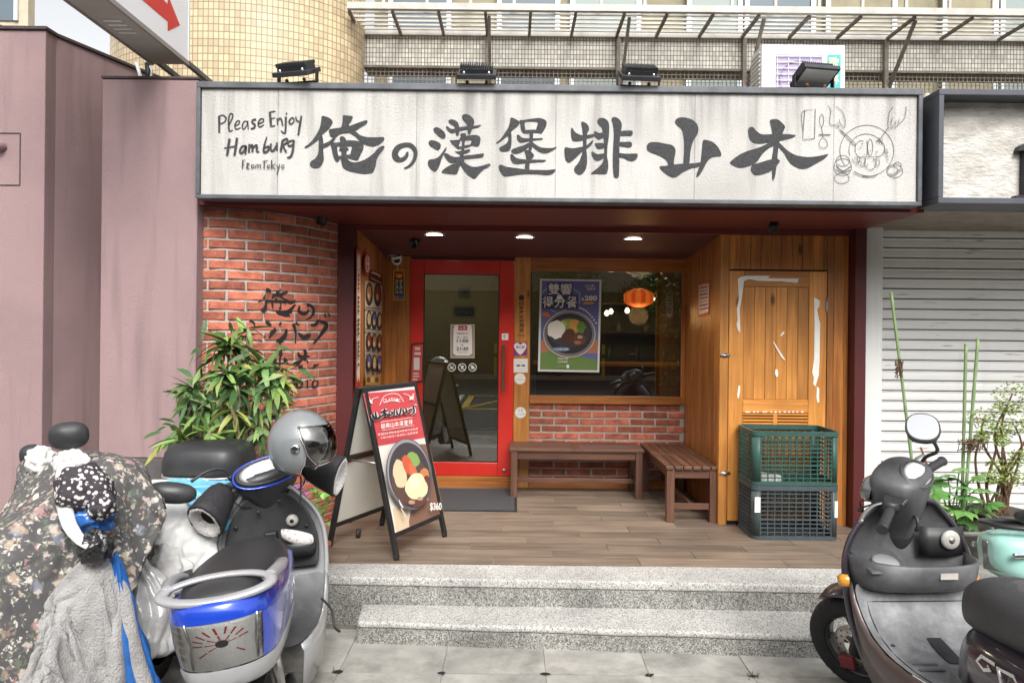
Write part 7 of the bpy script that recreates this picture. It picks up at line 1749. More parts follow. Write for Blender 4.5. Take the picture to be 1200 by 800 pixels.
mb = MB(); rows = [[Vector((.90, -.225, z)), Vector((.88, -.16, z)), Vector((.885, -.08, z)), Vector((.90, -.05, z))] for z in (.69, .80)]; mb.surf(rows); pk = g.part(mb, 'key_panel', M['plastic_dk'], solid=.006)
mb = MB(); mb.lathe([(.012, .012), (.030, .011), (.037, .004), (.037, 0)], Matrix.Translation((.872, -.155, .755)) @ Matrix.Rotation(R(-90), 4, 'Y'), 24); g.part(mb, 'key_dial', M['galv'], pk)
mb = MB(); mb.lathe([(0, .009), (.012, .009), (.012, 0)], Matrix.Translation((.868, -.155, .755)) @ Matrix.Rotation(R(-90), 4, 'Y'), 16); g.part(mb, 'key_hole', M['steel'], pk)
mb = MB(); mb.tube(smooth_path([(.885, .0, .86), (.84, .0, .85), (.828, .0, .82), (.84, .0, .80)], 4), .007, 8); g.part(mb, 'bag_hook', M['plastic_dk'])
for sg in (-1, 1):
    mb = MB(); mb.lathe([(0, .03), (.018, .026), (.026, .012), (.028, 0)], Matrix.Translation((.885, sg*.246, .60)) @ Matrix.Rotation(R(90*-sg), 4, 'X'), 18); g.part(mb, 'turn_signal', M['amber'])
# steering column, headset
mb = MB(); mb.loft([g.ring(0, t, f, a, b, e) for t, f, a, b, e in ((-.34, .0, .075, .07, 2.5), (-.22, -.01, .078, .072, 2.5), (-.14, -.01, .085, .078, 2.5))]); g.part(mb, 'steering_column', M['plastic_dk'], sub=1)
mb = MB(); mb.loft([g.ring(0, t, f, a, b, e) for t, f, a, b, e in ((-.26, -.015, .058, .058, 2.4), (-.18, -.01, .072, .07, 2.6), (-.10, .0, .095, .085, 2.9), (-.03, .01, .122, .098, 3.0), (.03, .015, .142, .100, 2.9), (.062, .01, .134, .092, 2.6), (.08, .0, .108, .075, 2.4), (.09, -.005, .06, .045, 2.2))]); hs = g.part(mb, 'headset_cowl', M['plastic'], sub=1)
dc = (0, .088, -.045)
def dash(sc, c, al, af, tiltk, m, rim_m, par):
    nf = (sc.u*math.cos(tiltk) - sc.f*math.sin(tiltk)); ff = (sc.f*math.cos(tiltk) + sc.u*math.sin(tiltk))
    def Q(p, dz): return sc.S @ (sc.H + Y_*(c[0] + p.x) + sc.u*c[1] + sc.f*c[2] + ff*p.y + nf*dz)
    mb = MB(); mb.loft([[Q(p, dz) for p in sring((0, 0, 0), al*k, af*k, X_, Y_, 2.2, 30)] for k, dz in ((1.12, -.03), (1.12, .0), (1.06, .008), (1.0, .004))], cap=False); sc.part(mb, 'dash_rim', rim_m, par)
    mb = MB(); mb.loft([[Q(p, dz) for p in sring((0, 0, 0), al*k, af*k, X_, Y_, 2.2, 30)] for k, dz in ((1.0, .003), (.7, .011), (.35, .0145), (.02, .016))]); sc.part(mb, 'dash_glass', m, par)
dash(g, (0, .077, -.034), .080, .054, R(20), M['dashwhite'], M['plastic'], hs)
for sg in (-1, 1):
    mb = MB(); mb.lathe([(0, .018), (.035, .014), (.05, .0), (.052, -.03)], g.S @ Matrix.Translation(g.H + Y_*sg*.068 + g.f*.108 - g.u*.02) @ g.f.to_track_quat('Z', 'Y').to_matrix().to_4x4(), 22); g.part(mb, 'headlight', M['headlens'], hs)
    mb = MB(); mb.loft([g.ring(sg*.145, t, -.01, a, b, 2.4, 16) for t, a, b in ((-.022, .04, .03), (0, .05, .034), (.022, .04, .03))]); g.part(mb, 'switch_block', M['plastic_dk'], hs)
    for k in range(3):
        c = g.P(sg*(.12 + .018*k), .0 + .02, -.045); mb = MB(); mb.lathe([(0, .008), (.006, .007), (.007, 0)], Matrix.Translation(c) @ (g.S.to_3x3() @ (-g.f)).to_track_quat('Z', 'Y').to_matrix().to_4x4(), 10); g.part(mb, 'switch_button', M['plastic'], hs)
g.bars()
mc = g.P(-.015, .225, -.115) + Vector((0, .11, .075)); st0, st1 = g.P(-.125, .03, -.005), g.P(-.13, .09, -.02)
_rinv = wmat(g.root).inverted(); tgt = _rinv @ Vector((.3, .0, 1.9)); 
g.mirror(-1, [st0, st1, g.P(-.09, .16, -.06), mc - (tgt - mc).normalized()*.03], mc, (tgt - mc).normalized() + Vector((0, 0, .72)), .056, .062, (0, 0, 1))
for k in range(3):
    sg = (1, -1, 1)[k]; mb = MB(); mb.tube(smooth_path([g.P(sg*.17, -.005, .03), g.P(sg*.14, -.05 - .02*k, .10), g.P(sg*.07, -.14, .09), g.P(sg*.03, -.24, .03)], 5), .0035, 6); g.part(mb, 'brake_cable', M['black'])
# seat and rear body
seat = g.loft_x([(.475, .655, .05, .045), (.455, .67, .095, .075), (.40, .69, .125, .095), (.28, .705, .145, .098), (.10, .715, .158, .09), (-.06, .735, .16, .085), (-.20, .77, .15, .07), (-.38, .79, .12, .05), (-.46, .79, .07, .03)], 'seat', M['seat'], e=2.7)
mb = MB(); mb.loft([sring((x, 0, z), hw, hh, Y_, Z_, 2.2, 22) for x, z, hw, hh in ((.43, .738, .045, .02), (.36, .757, .075, .034), (.24, .772, .10, .036), (.08, .778, .112, .034), (-.06, .792, .115, .034), (-.12, .797, .10, .030), (-.15, .80, .05, .02))]); g.part(mb, 'seat_top', pmat('seat_top', (.085, .085, .088), .5, bump=.2, bscale=300), seat, sub=1)
g.loft_x([(.44, .47, .10, .14), (.40, .48, .145, .165), (.30, .49, .175, .165), (.10, .52, .19, .145), (-.10, .55, .19, .13), (-.30, .62, .17, .10), (-.48, .69, .13, .07), (-.58, .72, .07, .035)], 'body_cowl', M['purple'], e=3.0)
for sg in (-1, 1):
    mb = MB(); y = sg*.197
    mb.prism([Vector((.40, sg*.168, .40)), Vector((.37, sg*.176, .50)), Vector((.24, sg*.190, .475)), Vector((.02, sg*.200, .43)), Vector((-.05, sg*.200, .39)), Vector((.30, sg*.185, .375))], (0, sg*.006, 0)); vp = g.part(mb, 'side_vent_panel', M['plastic'], bevel=.004)
    for k in range(2):
        mb = MB(); mb.box(.30, .355, -.002, .002, -.005, .005, 0, Matrix.Translation((0, sg*.1925, .437 - k*.018)) @ Matrix.Rotation(R(8), 4, 'Y')); g.part(mb, 'vent_slot', M['black'], vp)
    mb = MB(); mb.tube([(.40, sg*.19, .30), (.10, sg*.205, .335), (-.25, sg*.18, .44)], .03, 10, flat=1.6); g.part(mb, 'lower_panel', M['brownp'])
# emblem letters on the left flank
def flank(x, z, l=0): return Vector((x, .186 + .001*l, z))
mb = MB()
for st in ([(.168,.608,.011),(.222,.608,.011),(.242,.585,.011),(.212,.572,.011),(.185,.585,.011),(.198,.592,.008)], [(.138,.552,.011),(.158,.603,.012),(.098,.608,.011),(.073,.585,.011),(.118,.576,.010)]):
    L_, R_ = stroke_outline(st, 1)
    for i in range(len(L_)-1): mb.prism([flank(*L_[i]), flank(*L_[i+1]), flank(*R_[i+1]), flank(*R_[i])], (0, .004, 0))
g.part(mb, 'emblem', M['chrome'])
mb = MB(); mb.bar((.33, .20, .305), (.22, .235, .305), .05, .018); mb.tube([(.36, .20, .30), (.26, .245, .30)], .014, 10); g.part(mb, 'passenger_peg', M['chrome'], bevel=.003)
mb = MB(); mb.loft([sring((x, 0, z), hw, hh, Y_, Z_, 2.5, 18) for x, z, hw, hh in ((-.48, .67, .10, .03), (-.56, .69, .085, .03), (-.60, .70, .05, .02))]); g.part(mb, 'tail_light', M['redlens'], sub=1)
# ------------------------------------------------------------------ left blue scooter
b = Scooter('blue and silver scooter at the left with clear tail light and grab rail', (-1.165, 3.93), -11, R(6.5), R(20), 1.0, .95)
b.wheel(b.WB, True, -1); b.fork(M['blue']); b.rear()
b.shield(M['silver'], M['silver'], None, M['silver'])
b.floor(M['plastic'], M['silver'], [(.34, .33, .15), (.44, .325, .185), (.55, .322, .205), (.66, .33, .215), (.74, .355, .222), (.80, .41, .23), (.835, .47, .236)])
# dark inner console
ins = []
for z, w, x in ((.50, .21, .842), (.56, .222, .856), (.66, .226, .874), (.76, .195, .884), (.84, .135, .886), (.875, .09, .886)):
    ins.append([Vector((x + .03*(1 - (k/6)**2) - .012, w*k/6, z)) for k in range(-6, 7)])
mb = MB(); mb.surf(ins); con = b.part(mb, 'console', M['plastic_dk'], solid=.012, sub=1)
mb = MB(); mb.prism([Vector((.87, .03, .60)), Vector((.86, .20, .60)), Vector((.80, .185, .585)), Vector((.79, .05, .585))], (0, 0, .03)); sp = b.part(mb, 'cup_shelf', M['plastic'], con, bevel=.008)
mb = MB(); mb.lathe([(0, .008), (.034, .008), (.040, .0)], Matrix.Translation((.835, .12, .626)) @ Matrix.Rotation(R(-18), 4, 'Y'), 24); b.part(mb, 'filler_cap', M['plastic_lt'], con)
mb = MB(); mb.box(.83, .88, -.03, .03, .64, .70); b.part(mb, 'hook_block', M['black'], con, bevel=.008)
mb = MB(); mb.lathe([(.010, .02), (.024, .018), (.03, .006), (.03, 0)], Matrix.Translation((.868, -.105, .735)) @ Matrix.Rotation(R(-90), 4, 'Y'), 22); b.part(mb, 'key_dial', M['galv'], con)
mb = MB(); mb.lathe([(0, .016), (.006, .016), (.006, 0)], Matrix.Translation((.866, -.105, .735)) @ Matrix.Rotation(R(-90), 4, 'Y'), 14); b.part(mb, 'key_hole', M['black'], con)
for y, z in ((.16, .74), (-.17, .70), (.05, .80), (-.03, .62), (.18, .56), (-.05, .84)):
    mb = MB(); mb.lathe([(0, .006), (.009, .005), (.010, 0)], Matrix.Translation((.862, y, z)) @ Matrix.Rotation(R(-90), 4, 'Y'), 10); b.part(mb, 'screw_cap', M['black'], con)
mb = MB(); mb.surf([arc_pts(.075, .80, .89, .57), arc_pts(.085, .785, .89, .64)]); mb.v = [(x, y - .13, z) for x, y, z in mb.v]; b.part(mb, 'open_pocket', M['plastic_dk'], con, solid=.004)
mb = MB(); mb.loft([b.ring(0, t, f, a, bb, e) for t, f, a, bb, e in ((-.24, .0, .070, .065, 2.5), (-.14, -.005, .075, .068, 2.5), (-.09, .0, .10, .08, 2.5), (-.03, .01, .155, .10, 2.4), (.02, .015, .175, .112, 2.4), (.05, .015, .165, .105, 2.3), (.075, .01, .12, .08, 2.2))]); hs = b.part(mb, 'headset_cowl', M['plastic_dk'], sub=1)
dash(b, (0, .062, -.03), .135, .066, R(24), M['dashwhite'], M['plastic_dk'], hs)
nf = b.u*math.cos(R(26)) - b.f*math.sin(R(26)); ff = b.f*math.cos(R(26)) + b.u*math.sin(R(26))
mb = MB(); mb.tube([b.S @ (b.H + Y_*p.x + b.u*.062 + b.f*-.03 + ff*p.y - nf*.012) for p in sring((0, 0, 0), .160, .082, X_, Y_, 2.2, 36)], .006, 6, loop=True); b.part(mb, 'blue_trim', M['blue'], hs)
b.bars()
for k in range(2):
    sg = (1, -1)[k]; mb = MB(); mb.tube(smooth_path([b.P(sg*.19, -.01, -.02), b.P(sg*.16, -.07, -.05), b.P(sg*.08, -.13, -.04), b.P(sg*.05, -.2, .0)], 5), .0035, 6); b.part(mb, 'brake_cable', M['black'])
lm = b.P(.43, .10, -.03)
b.mirror(1, [b.P(.16, .05, .0), b.P(.19, .12, .0), b.P(.26, .14, -.005), b.P(.34, .12, -.02)], lm, (.75, .15, -.25), .105, .048, (.1, -.25, 1))
# seat and rear body
b.loft_x([(.52, .68, .05, .04), (.49, .70, .09, .065), (.40, .725, .130, .085), (.22, .735, .165, .092), (.02, .76, .172, .088), (-.14, .785, .155, .072), (-.26, .800, .140, .060), (-.34, .808, .115, .046), (-.385, .81, .06, .022)], 'seat', M['seat_blk'], e=2.6)
b.loft_x([(.44, .48, .09, .13), (.38, .50, .13, .14), (.20, .55, .150, .12), (.0, .585, .155, .10), (-.20, .64, .145, .08), (-.34, .675, .11, .05), (-.38, .68, .06, .03)], 'body_core', M['plastic_dk'], e=2.8)
def tail_curve(k, z, xf, sl=0.0, n=26, xb=-.435, hw=.178):
    out = []
    xr_ = -.16
    for i in range(5): x = xf + (xr_ - xf)*i/5; out.append(Vector((x, -hw*k*(1 - .10*max(0, x)/.35), z + sl*(x - xb))))
    for i in range(n + 1):
        t = -math.pi/2 + math.pi*i/n; y = hw*k*math.copysign(abs(math.sin(t))**.85, math.sin(t)); x = xr_ + (xb*(.55 + .45*k) - xr_)*abs(math.cos(t))**.72; out.append(Vector((x, y, z + sl*(x - xb))))
    for i in range(4, -1, -1): x = xf + (xr_ - xf)*i/5; out.append(Vector((x, hw*k*(1 - .10*max(0, x)/.35), z + sl*(x - xb))))
    return out
SLP = -.10
mb = MB(); mb.surf([tail_curve(.72, .832, .30, SLP), tail_curve(.90, .828, .32, SLP), tail_curve(.985, .812, .34, SLP), tail_curve(1.0, .765, .35, SLP)]); b.part(mb, 'tail_cowl', M['blue'])
mb = MB(); mb.surf([tail_curve(.90, .607, .34, SLP), tail_curve(.91, .595, .34, SLP), tail_curve(.84, .545, .33, SLP), tail_curve(.76, .535, .32, SLP), tail_curve(.68, .55, .30, SLP)]); b.part(mb, 'lower_bumper', M['silver'])
up_, lo_ = tail_curve(.998, .763, .35, SLP), tail_curve(.905, .61, .34, SLP); nn_ = len(up_)
i0, i1 = 11, nn_ - 6
mid_ = [(p + q)/2 + Vector(((p.x+.16)*.03, p.y*.02, 0)) for p, q in zip(up_, lo_)]
lens = MB(); lens.surf([up_[i0:i1+1], mid_[i0:i1+1], lo_[i0:i1+1]]); tl_ = b.part(lens, 'tail_lens', M['clear'])
sh_in = lambda P_, k: [Vector(((p.x + .10)*k - .10, p.y*k, p.z)) for p in P_]
ref = MB(); ref.surf([sh_in(up_, .985)[i0:i1+1], sh_in(mid_, .93)[i0:i1+1], sh_in(lo_, .985)[i0:i1+1]]); b.part(ref, 'reflector', M['reflwhite'], tl_)
# red rays of the bulb reflector
m0 = sh_in(mid_, .945); u0 = sh_in(up_, .985); l0 = sh_in(lo_, .985); ctr = nn_//2
rm = MB()
def tpt(i, v):
    i = max(i0, min(i1 - .001, i)); a = int(i); f = i - a
    row = lambda P_: P_[a].lerp(P_[a+1], f)
    return (row(m0).lerp(row(u0), v) if v >= 0 else row(m0).lerp(row(l0), -v)) * 1.006
for k in (0, 1, 2, 3, 4, 5, 6, 7, 8, 11, 16):
    a = 2*math.pi*k/18; c0 = ctr - 0.6
    for r0, r1, ww in ((.10, .40, .075), (.46, .78, .05)):
        if k % 2 == 1 and r0 < .2: continue
        q = [tpt(c0 + 5.2*r0*math.cos(a-ww), .95*r0*math.sin(a-ww)), tpt(c0 + 5.2*r1*math.cos(a-ww*.8), .95*r1*math.sin(a-ww*.8)), tpt(c0 + 5.2*r1*math.cos(a+ww*.8), .95*r1*math.sin(a+ww*.8)), tpt(c0 + 5.2*r0*math.cos(a+ww), .95*r0*math.sin(a+ww))]
        rm.poly(q)
b.part(rm, 'red_rays', M['redlens'], tl_, recalc=False)
rm = MB()
for a_ in range(9):
    for c_ in range(5):
        for base_ in (ctr - 9.2, ctr + 5.4):
            i_ = base_ + a_*.36; v_ = -.7 + c_*.34; rm.poly([tpt(i_, v_), tpt(i_ + .24, v_), tpt(i_ + .24, v_ + .22), tpt(i_, v_ + .22)])
b.part(rm, 'prism_cells', pmat('prism_cells', (.62, .55, .50), .2, .1), tl_, recalc=False)
rm = MB(); rm.poly([tpt(ctr - .6 + .8*math.cos(k*.5236), .16*math.sin(k*.5236)) * 1.001 for k in range(12)]); b.part(rm, 'bulb', M['plastic_dk'], tl_, recalc=False)
for i_ in (ctr - 5.6, ctr + 4.6):
    rm = MB(); ia = max(i0, int(i_)); rm.tube([u0[ia]*1.008, m0[ia]*1.012, l0[ia]*1.008], .004, 6); b.part(rm, 'lens_divider', M['chrome'], tl_)
for sl_ in (slice(0, i0 + 1), slice(i1, nn_)):
    side = MB(); side.surf([up_[sl_], mid_[sl_], lo_[sl_]]); b.part(side, 'side_panel', M['blue'])
mb = MB(); mb.poly(tail_curve(.74, .829, .30, SLP)); b.part(mb, 'tail_top', M['plastic_dk'])
# emblem on the right flank
mb = MB()
for st in ([(.17,.655,.008),(.14,.675,.012),(.12,.650,.010),(.095,.672,.010),(.07,.662,.004)], ):
    L_, R_ = stroke_outline(st, 3)
    for i in range(len(L_)-1): mb.prism([Vector((p[0], -.180, p[1] + .012)) for p in (L_[i], L_[i+1], R_[i+1], R_[i])], (0, -.003, 0))
b.part(mb, 'wing_emblem', M['silver'])
mb = MB(); Mx = frame((-.035, -.1795, .645), (1, 0, -.06), (0, 0, 1)); put_text(mb, 'Jog', Mx, 0, .085, 0, .035, 0, .01, .4, -.0 ); mb.v = [(x, y - .0045, z) for x, y, z in mb.v]; b.part(mb, 'lettering', M['white'], recalc=False)
# grab rail
rp_ = [Vector((-.330 + .066*math.cos(t), .172*math.sin(t), .842 + .020*math.cos(t))) for t in [2*math.pi*i/32 for i in range(32)]]
mb = MB(); mb.tube(rp_, [.022 if math.cos(2*math.pi*i/32) < .2 else .017 for i in range(32)], 12, flat=.62, loop=True, up=(0, 0, 1))
for sg in (-1, 1):
    mb.tube(smooth_path([(-.31, sg*.160, .848), (-.20, sg*.180, .842), (-.10, sg*.178, .828), (-.02, sg*.160, .80)], 4), [.024]*6 + [.022]*6 + [.012], 10, flat=.7, up=(0, 0, 1))
b.part(mb, 'grab_rail', M['silver'])
for sg in (-1, 1):
    mb = MB(); mb.bar((-.05, sg*.165, .83), (-.07, sg*.145, .78), .03, .03); b.part(mb, 'rail_mount', M['plastic_dk'])
mb = MB(); mb.box(-.44, -.43, -.09, .09, .40, .49); b.part(mb, 'rear_plate', M['white'], bevel=.004)
mb = MB(); mb.surf([[Vector((-.20, y, .47)) for y in (-.10, 0, .10)], [Vector((-.34, y, .44)) for y in (-.10, 0, .10)], [Vector((-.42, y, .33)) for y in (-.085, 0, .085)]]); b.part(mb, 'mudguard', M['plastic_dk'], solid=.005)
mb = MB(); mb.tube(smooth_path([(.66, -.225, .40), (.60, -.27, .36), (.55, -.28, .30), (.56, -.30, .27)], 5), .006, 6); b.part(mb, 'loose_strap', M['black'])
# hand muffs on the bars
M['fleece'] = pmat('white_fleece', (0.68, 0.66, 0.64), 0.95, bump=1.0, bscale=90, sheen=.4)
M['nylon'] = pmat('black_nylon', (0.022, 0.021, 0.024), 0.7, var=.2, bump=.5, bscale=40)
def muff(sc, sg, label, twist=0.0):
    t = thing('hand_muff', label, 'hand muff', wmat(sc.root) @ sc.P(sg*.27, 0, 0), None, 'fleece lined handlebar muffs')
    Wm = wmat(sc.root); rings, inner = [], []
    ax0 = sc.P(sg*.20, -.005, .02); ax1 = sc.P(sg*.325, -.05, -.12); 
    ax = (ax1 - ax0).normalized(); ux = ax.cross(sc.u).normalized(); uy = ux.cross(ax)
    for k, (q, r1, r2) in enumerate(((0, .045, .05), (.2, .062, .075), (.5, .072, .092), (.8, .078, .105), (1.0, .080, .112), (1.04, .072, .104))):
        c = ax0.lerp(ax1, q); rings.append([Wm @ (p + ax*mnoise.noise(p*18)*.006) for p in sring(c, r1*(1 + .03*math.sin(k*2)), r2, ux, uy, 2.1, 28)])
    mb = MB(); mb.loft(rings, cap=False); mb.build('sleeve', M['nylon'], t, solid=.004)
    for k, (q, r1, r2) in enumerate(((1.045, .072, .104), (1.07, .062, .092), (1.0, .050, .074), (.92, .040, .058), (.86, .034, .048))):
        c = ax0.lerp(ax1, q); inner.append([Wm @ (p + (p - c)*mnoise.noise(p*60)*.10) for p in sring(c, r1, r2, ux, uy, 2.1, 40)])
    mb = MB(); mb.loft(inner, cap=False); mb.build('fleece_lining', M['fleece'], t)
    mb = MB(); mb.poly(inner[-1]); mb.build('hollow', M['dark'], t)
muff(b, 1, 'black fleece-lined muff on the left handlebar grip of the blue scooter')
muff(b, -1, 'black fleece-lined muff under the helmet on the right grip')
# floral glove in the pocket
M['printcloth'] = pmat('printed_cloth', (0.60, 0.57, 0.55), 0.9, col2=(.16, .12, .13), c2scale=60, c2amt=(.55, .62), coords='Object')
Wm = wmat(b.root); mb = MB(); rings = []
for k in range(9):
    q = k/8; c = Vector((.80 + .02*q, -.205 + .155*q, .645 + .05*q - .01*math.sin(q*3))); rings.append([Wm @ p for p in sring(c, .022*(.5 + math.sin(math.pi*q)*.8), .034*(.6 + math.sin(math.pi*q)*.5), X_, Z_, 2.2, 16)])
mb.loft(rings); tag(mb.build('cloth_glove', M['printcloth'], None, sub=1), 'pale printed cloth stuffed in the blue scooter pocket', 'cloth')
# helmet
hc = W(353, 521, 3.36); hel = thing('helmet', 'shiny grey open-face helmet with clear visor hung on the right handlebar', 'helmet', hc)
M['helmet'] = pmat('helmet_grey', (0.22, 0.235, 0.24), 0.33, 0.15, var=.06, coat=1.0)
M['visor'] = glass_mat('visor', (0.80, 0.79, 0.77), 0.08)
HR = Matrix.Rotation(R(-8), 3, 'Y') @ Matrix.Rotation(R(-12), 3, 'Z'); ra, rb, rc_ = .150, .130, .158
def hp(th, ph, k=1.0):   # th: 0 front(+x) .. ; ph: elevation
    return hc + HR @ Vector((ra*k*math.cos(ph)*math.cos(th), rb*k*math.cos(ph)*math.sin(th), rc_*k*math.sin(ph)))
def edge(th):          # lower rim elevation by azimuth: brow in front, cheek, neck
    a = abs((th + math.pi) % (2*math.pi) - math.pi)
    pts = ((0, .32), (.55, .28), (.95, .05), (1.15, -.55), (1.45, -.95), (1.8, -.80), (2.4, -.62), (3.15, -.60))
    for (a0, e0), (a1, e1) in zip(pts, pts[1:]):
        if a <= a1: t = (a - a0)/(a1 - a0); t = t*t*(3 - 2*t); return e0 + (e1 - e0)*t
    return -.6
NT = 56; rings = []
for j in range(15):
    rings.append([hp(2*math.pi*i/NT, edge(2*math.pi*i/NT) + (math.pi/2 - .02 - edge(2*math.pi*i/NT))*j/14) for i in range(NT)])
mb = MB(); mb.loft(rings, cap=False); mb.poly(rings[-1]); mb.build('shell', M['helmet'], hel, solid=.012)
mb = MB(); mb.tube(rings[0], .006, 8, loop=True); mb.build('edge_trim', M['chrome'], hel)
lin = [[hc + (p - hc)*.93 + Vector((0, 0, -.004)) for p in rings[0]], [hc + (p - hc)*.80 + Vector((0, 0, .02)) for p in rings[3]], [hc + (p - hc)*.80 for p in rings[10]]]
mb = MB(); mb.loft(lin, cap=False); mb.poly(lin[-1]); mb.build('lining', pmat('helmet_lining', (.20, .19, .18), .95), hel)
rows = []
for j in range(9):
    rows.append([hp((-1.15 + 2.3*i/24)*(1 - .45*(j/8)**2.5), .50 - 1.05*j/8 + .10*abs(-1.15 + 2.3*i/24)*(1 if j < 5 else -.4) - .0, 1.06 + .05*math.sin(math.pi*j/8)) for i in range(25)])
mb = MB(); mb.surf(rows); mb.build('visor', M['visor'], hel, solid=.003)
mb = MB(); mb.tube(rows[-1], .0035, 6); mb.tube([r_[0] for r_ in rows], .0035, 6); mb.build('visor_edge', M['chrome'], hel)
for th in (-1.30, 1.30):
    c = hp(th, .02, 1.02); n_ = (c - hc).normalized(); Q_ = Matrix.Translation(c) @ n_.to_track_quat('Z', 'Y').to_matrix().to_4x4()
    mb = MB(); mb.lathe([(.011, .016), (.018, .015), (.022, .006), (.022, -.01)], Q_, 20); sn = mb.build('visor_snap', M['chrome'], hel)
    mb = MB(); mb.lathe([(0, .008), (.0105, .008)], Q_, 16); mb.build('snap_centre', M['black'], sn)
c = hp(-1.42, -.78, 1.03); mb = MB(); mb.lathe([(0, .008), (.007, .006), (.009, 0)], Matrix.Translation(c) @ (c-hc).normalized().to_track_quat('Z', 'Y').to_matrix().to_4x4(), 12); mb.build('rivet', pmat('rivet_red', (.25, .03, .03), .5), hel)
mb = MB(); mb.tube([hc + Vector((.0, 0, -.12)), hc + Vector((.0, 0, -.25)), hc + Vector((-.012, 0, -.31))], .010, 6, flat=.3); mb.build('chin_strap', M['nylon'], hel)
# ================================================================== covered scooter, bags, top case, mint scooter
def flower_mat(name):
    m = bpy.data.materials.new(name); m.use_nodes = True
    nt = m.node_tree; N = nt.nodes; L = nt.links; p = N['Principled BSDF']
    tc = N.new('ShaderNodeTexCoord'); wob = N.new('ShaderNodeTexNoise'); wob.inputs['Scale'].default_value = 55; wob.inputs['Detail'].default_value = 4
    L.new(tc.outputs['Object'], wob.inputs['Vector'])
    sc = N.new('ShaderNodeVectorMath'); sc.operation = 'SCALE'; sc.inputs['Scale'].default_value = .05; L.new(wob.outputs['Color'], sc.inputs[0])
    ad = N.new('ShaderNodeVectorMath'); ad.operation = 'ADD'; L.new(tc.outputs['Object'], ad.inputs[0]); L.new(sc.outputs[0], ad.inputs[1])
    cur = None
    base = N.new('ShaderNodeRGB'); base.outputs[0].default_value = (0.085, 0.080, 0.080, 1); cur = base.outputs[0]
    def layer(scale, thr0, thr1, ramp, cur, seed):
        of = N.new('ShaderNodeVectorMath'); of.operation = 'ADD'; of.inputs[1].default_value = (seed, seed*1.7, seed*.3); L.new(ad.outputs[0], of.inputs[0])
        vo = N.new('ShaderNodeTexVoronoi'); vo.inputs['Scale'].default_value = scale; vo.inputs['Randomness'].default_value = 1.0; L.new(of.outputs[0], vo.inputs['Vector'])
        mr = N.new('ShaderNodeMapRange'); mr.inputs[1].default_value = thr0; mr.inputs[2].default_value = thr1; mr.inputs[3].default_value = 1; mr.inputs[4].default_value = 0; L.new(vo.outputs['Distance'], mr.inputs[0])
        se = N.new('ShaderNodeSeparateColor'); L.new(vo.outputs['Color'], se.inputs[0])
        rp = N.new('ShaderNodeValToRGB'); rp.color_ramp.interpolation = 'CONSTANT'
        for i, (q, c) in enumerate(ramp):
            e = rp.color_ramp.elements[i] if i < 2 else rp.color_ramp.elements.new(q); e.position = q; e.color = tuple(c) + (1,)
        L.new(se.outputs[0], rp.inputs[0])
        gt = N.new('ShaderNodeMath'); gt.operation = 'GREATER_THAN'; gt.inputs[1].default_value = .45; L.new(se.outputs[1], gt.inputs[0])
        mu = N.new('ShaderNodeMath'); mu.operation = 'MULTIPLY'; L.new(gt.outputs[0], mu.inputs[0]); L.new(mr.outputs[0], mu.inputs[1])
        mx = N.new('ShaderNodeMix'); mx.data_type = 'RGBA'; L.new(mu.outputs[0], mx.inputs[0]); L.new(cur, mx.inputs[6]); L.new(rp.outputs[0], mx.inputs[7]); return mx.outputs[2]
    cur = layer(40, .30, .46, [(0, (.13, .15, .10)), (.5, (.19, .20, .15)), (.8, (.10, .13, .11))], cur, 3.1)
    cur = layer(16, .26, .44, [(0, (.36, .28, .21)), (.3, (.34, .21, .20)), (.55, (.44, .38, .31)), (.8, (.22, .23, .28))], cur, 0.0)
    cur = layer(30, .20, .32, [(0, (.30, .17, .14)), (.4, (.45, .36, .28)), (.7, (.36, .22, .21))], cur, 7.7)
    cur = layer(44, .22, .36, [(0, (.55, .52, .47)), (.6, (.36, .36, .32))], cur, 1.9)
    cur = layer(21, .20, .36, [(0, (.56, .50, .44)), (.5, (.48, .40, .36))], cur, 12.3)
    L.new(cur, p.inputs['Base Color']); p.inputs['Roughness'].default_value = .85
    return m
def dots_mat(name):
    m = bpy.data.materials.new(name); m.use_nodes = True
    nt = m.node_tree; N = nt.nodes; L = nt.links; p = N['Principled BSDF']
    tc = N.new('ShaderNodeTexCoord'); vo = N.new('ShaderNodeTexVoronoi'); vo.inputs['Scale'].default_value = 55; L.new(tc.outputs['Object'], vo.inputs['Vector'])
    mr = N.new('ShaderNodeMapRange'); mr.inputs[1].default_value = .34; mr.inputs[2].default_value = .42; mr.inputs[3].default_value = 1; mr.inputs[4].default_value = 0; L.new(vo.outputs['Distance'], mr.inputs[0])
    mx = N.new('ShaderNodeMix'); mx.data_type = 'RGBA'; mx.inputs[6].default_value = (.035, .028, .035, 1); mx.inputs[7].default_value = (.60, .57, .56, 1); L.new(mr.outputs[0], mx.inputs[0]); L.new(mx.outputs[2], p.inputs['Base Color']); p.inputs['Roughness'].default_value = .8
    return m
M['flower'] = flower_mat('flower_cloth'); M['dots'] = dots_mat('dotted_cloth')
M['towel'] = pmat('grey_towel', (0.36, 0.35, 0.34), 0.95, var=0.18, vscale=14, bump=1.0, bscale=140, sheen=.3, col2=(.27, .262, .255), c2scale=5, c2amt=(.45, .7))
M['rag'] = pmat('white_rag', (0.62, 0.61, 0.59), 0.9, var=0.12, vscale=12, bump=.6, bscale=50)
M['whitebag'] = pmat('white_plastic_sack', (0.70, 0.70, 0.68), 0.4, var=0.1, vscale=6, bump=.4, bscale=25, col2=(.45, .44, .43), c2scale=4, c2amt=(.6, .75))
M['bluebag'] = pmat('blue_plastic_bag', (0.02, 0.11, 0.36), 0.3, var=0.25, vscale=8, coat=.5, bump=.5, bscale=30)
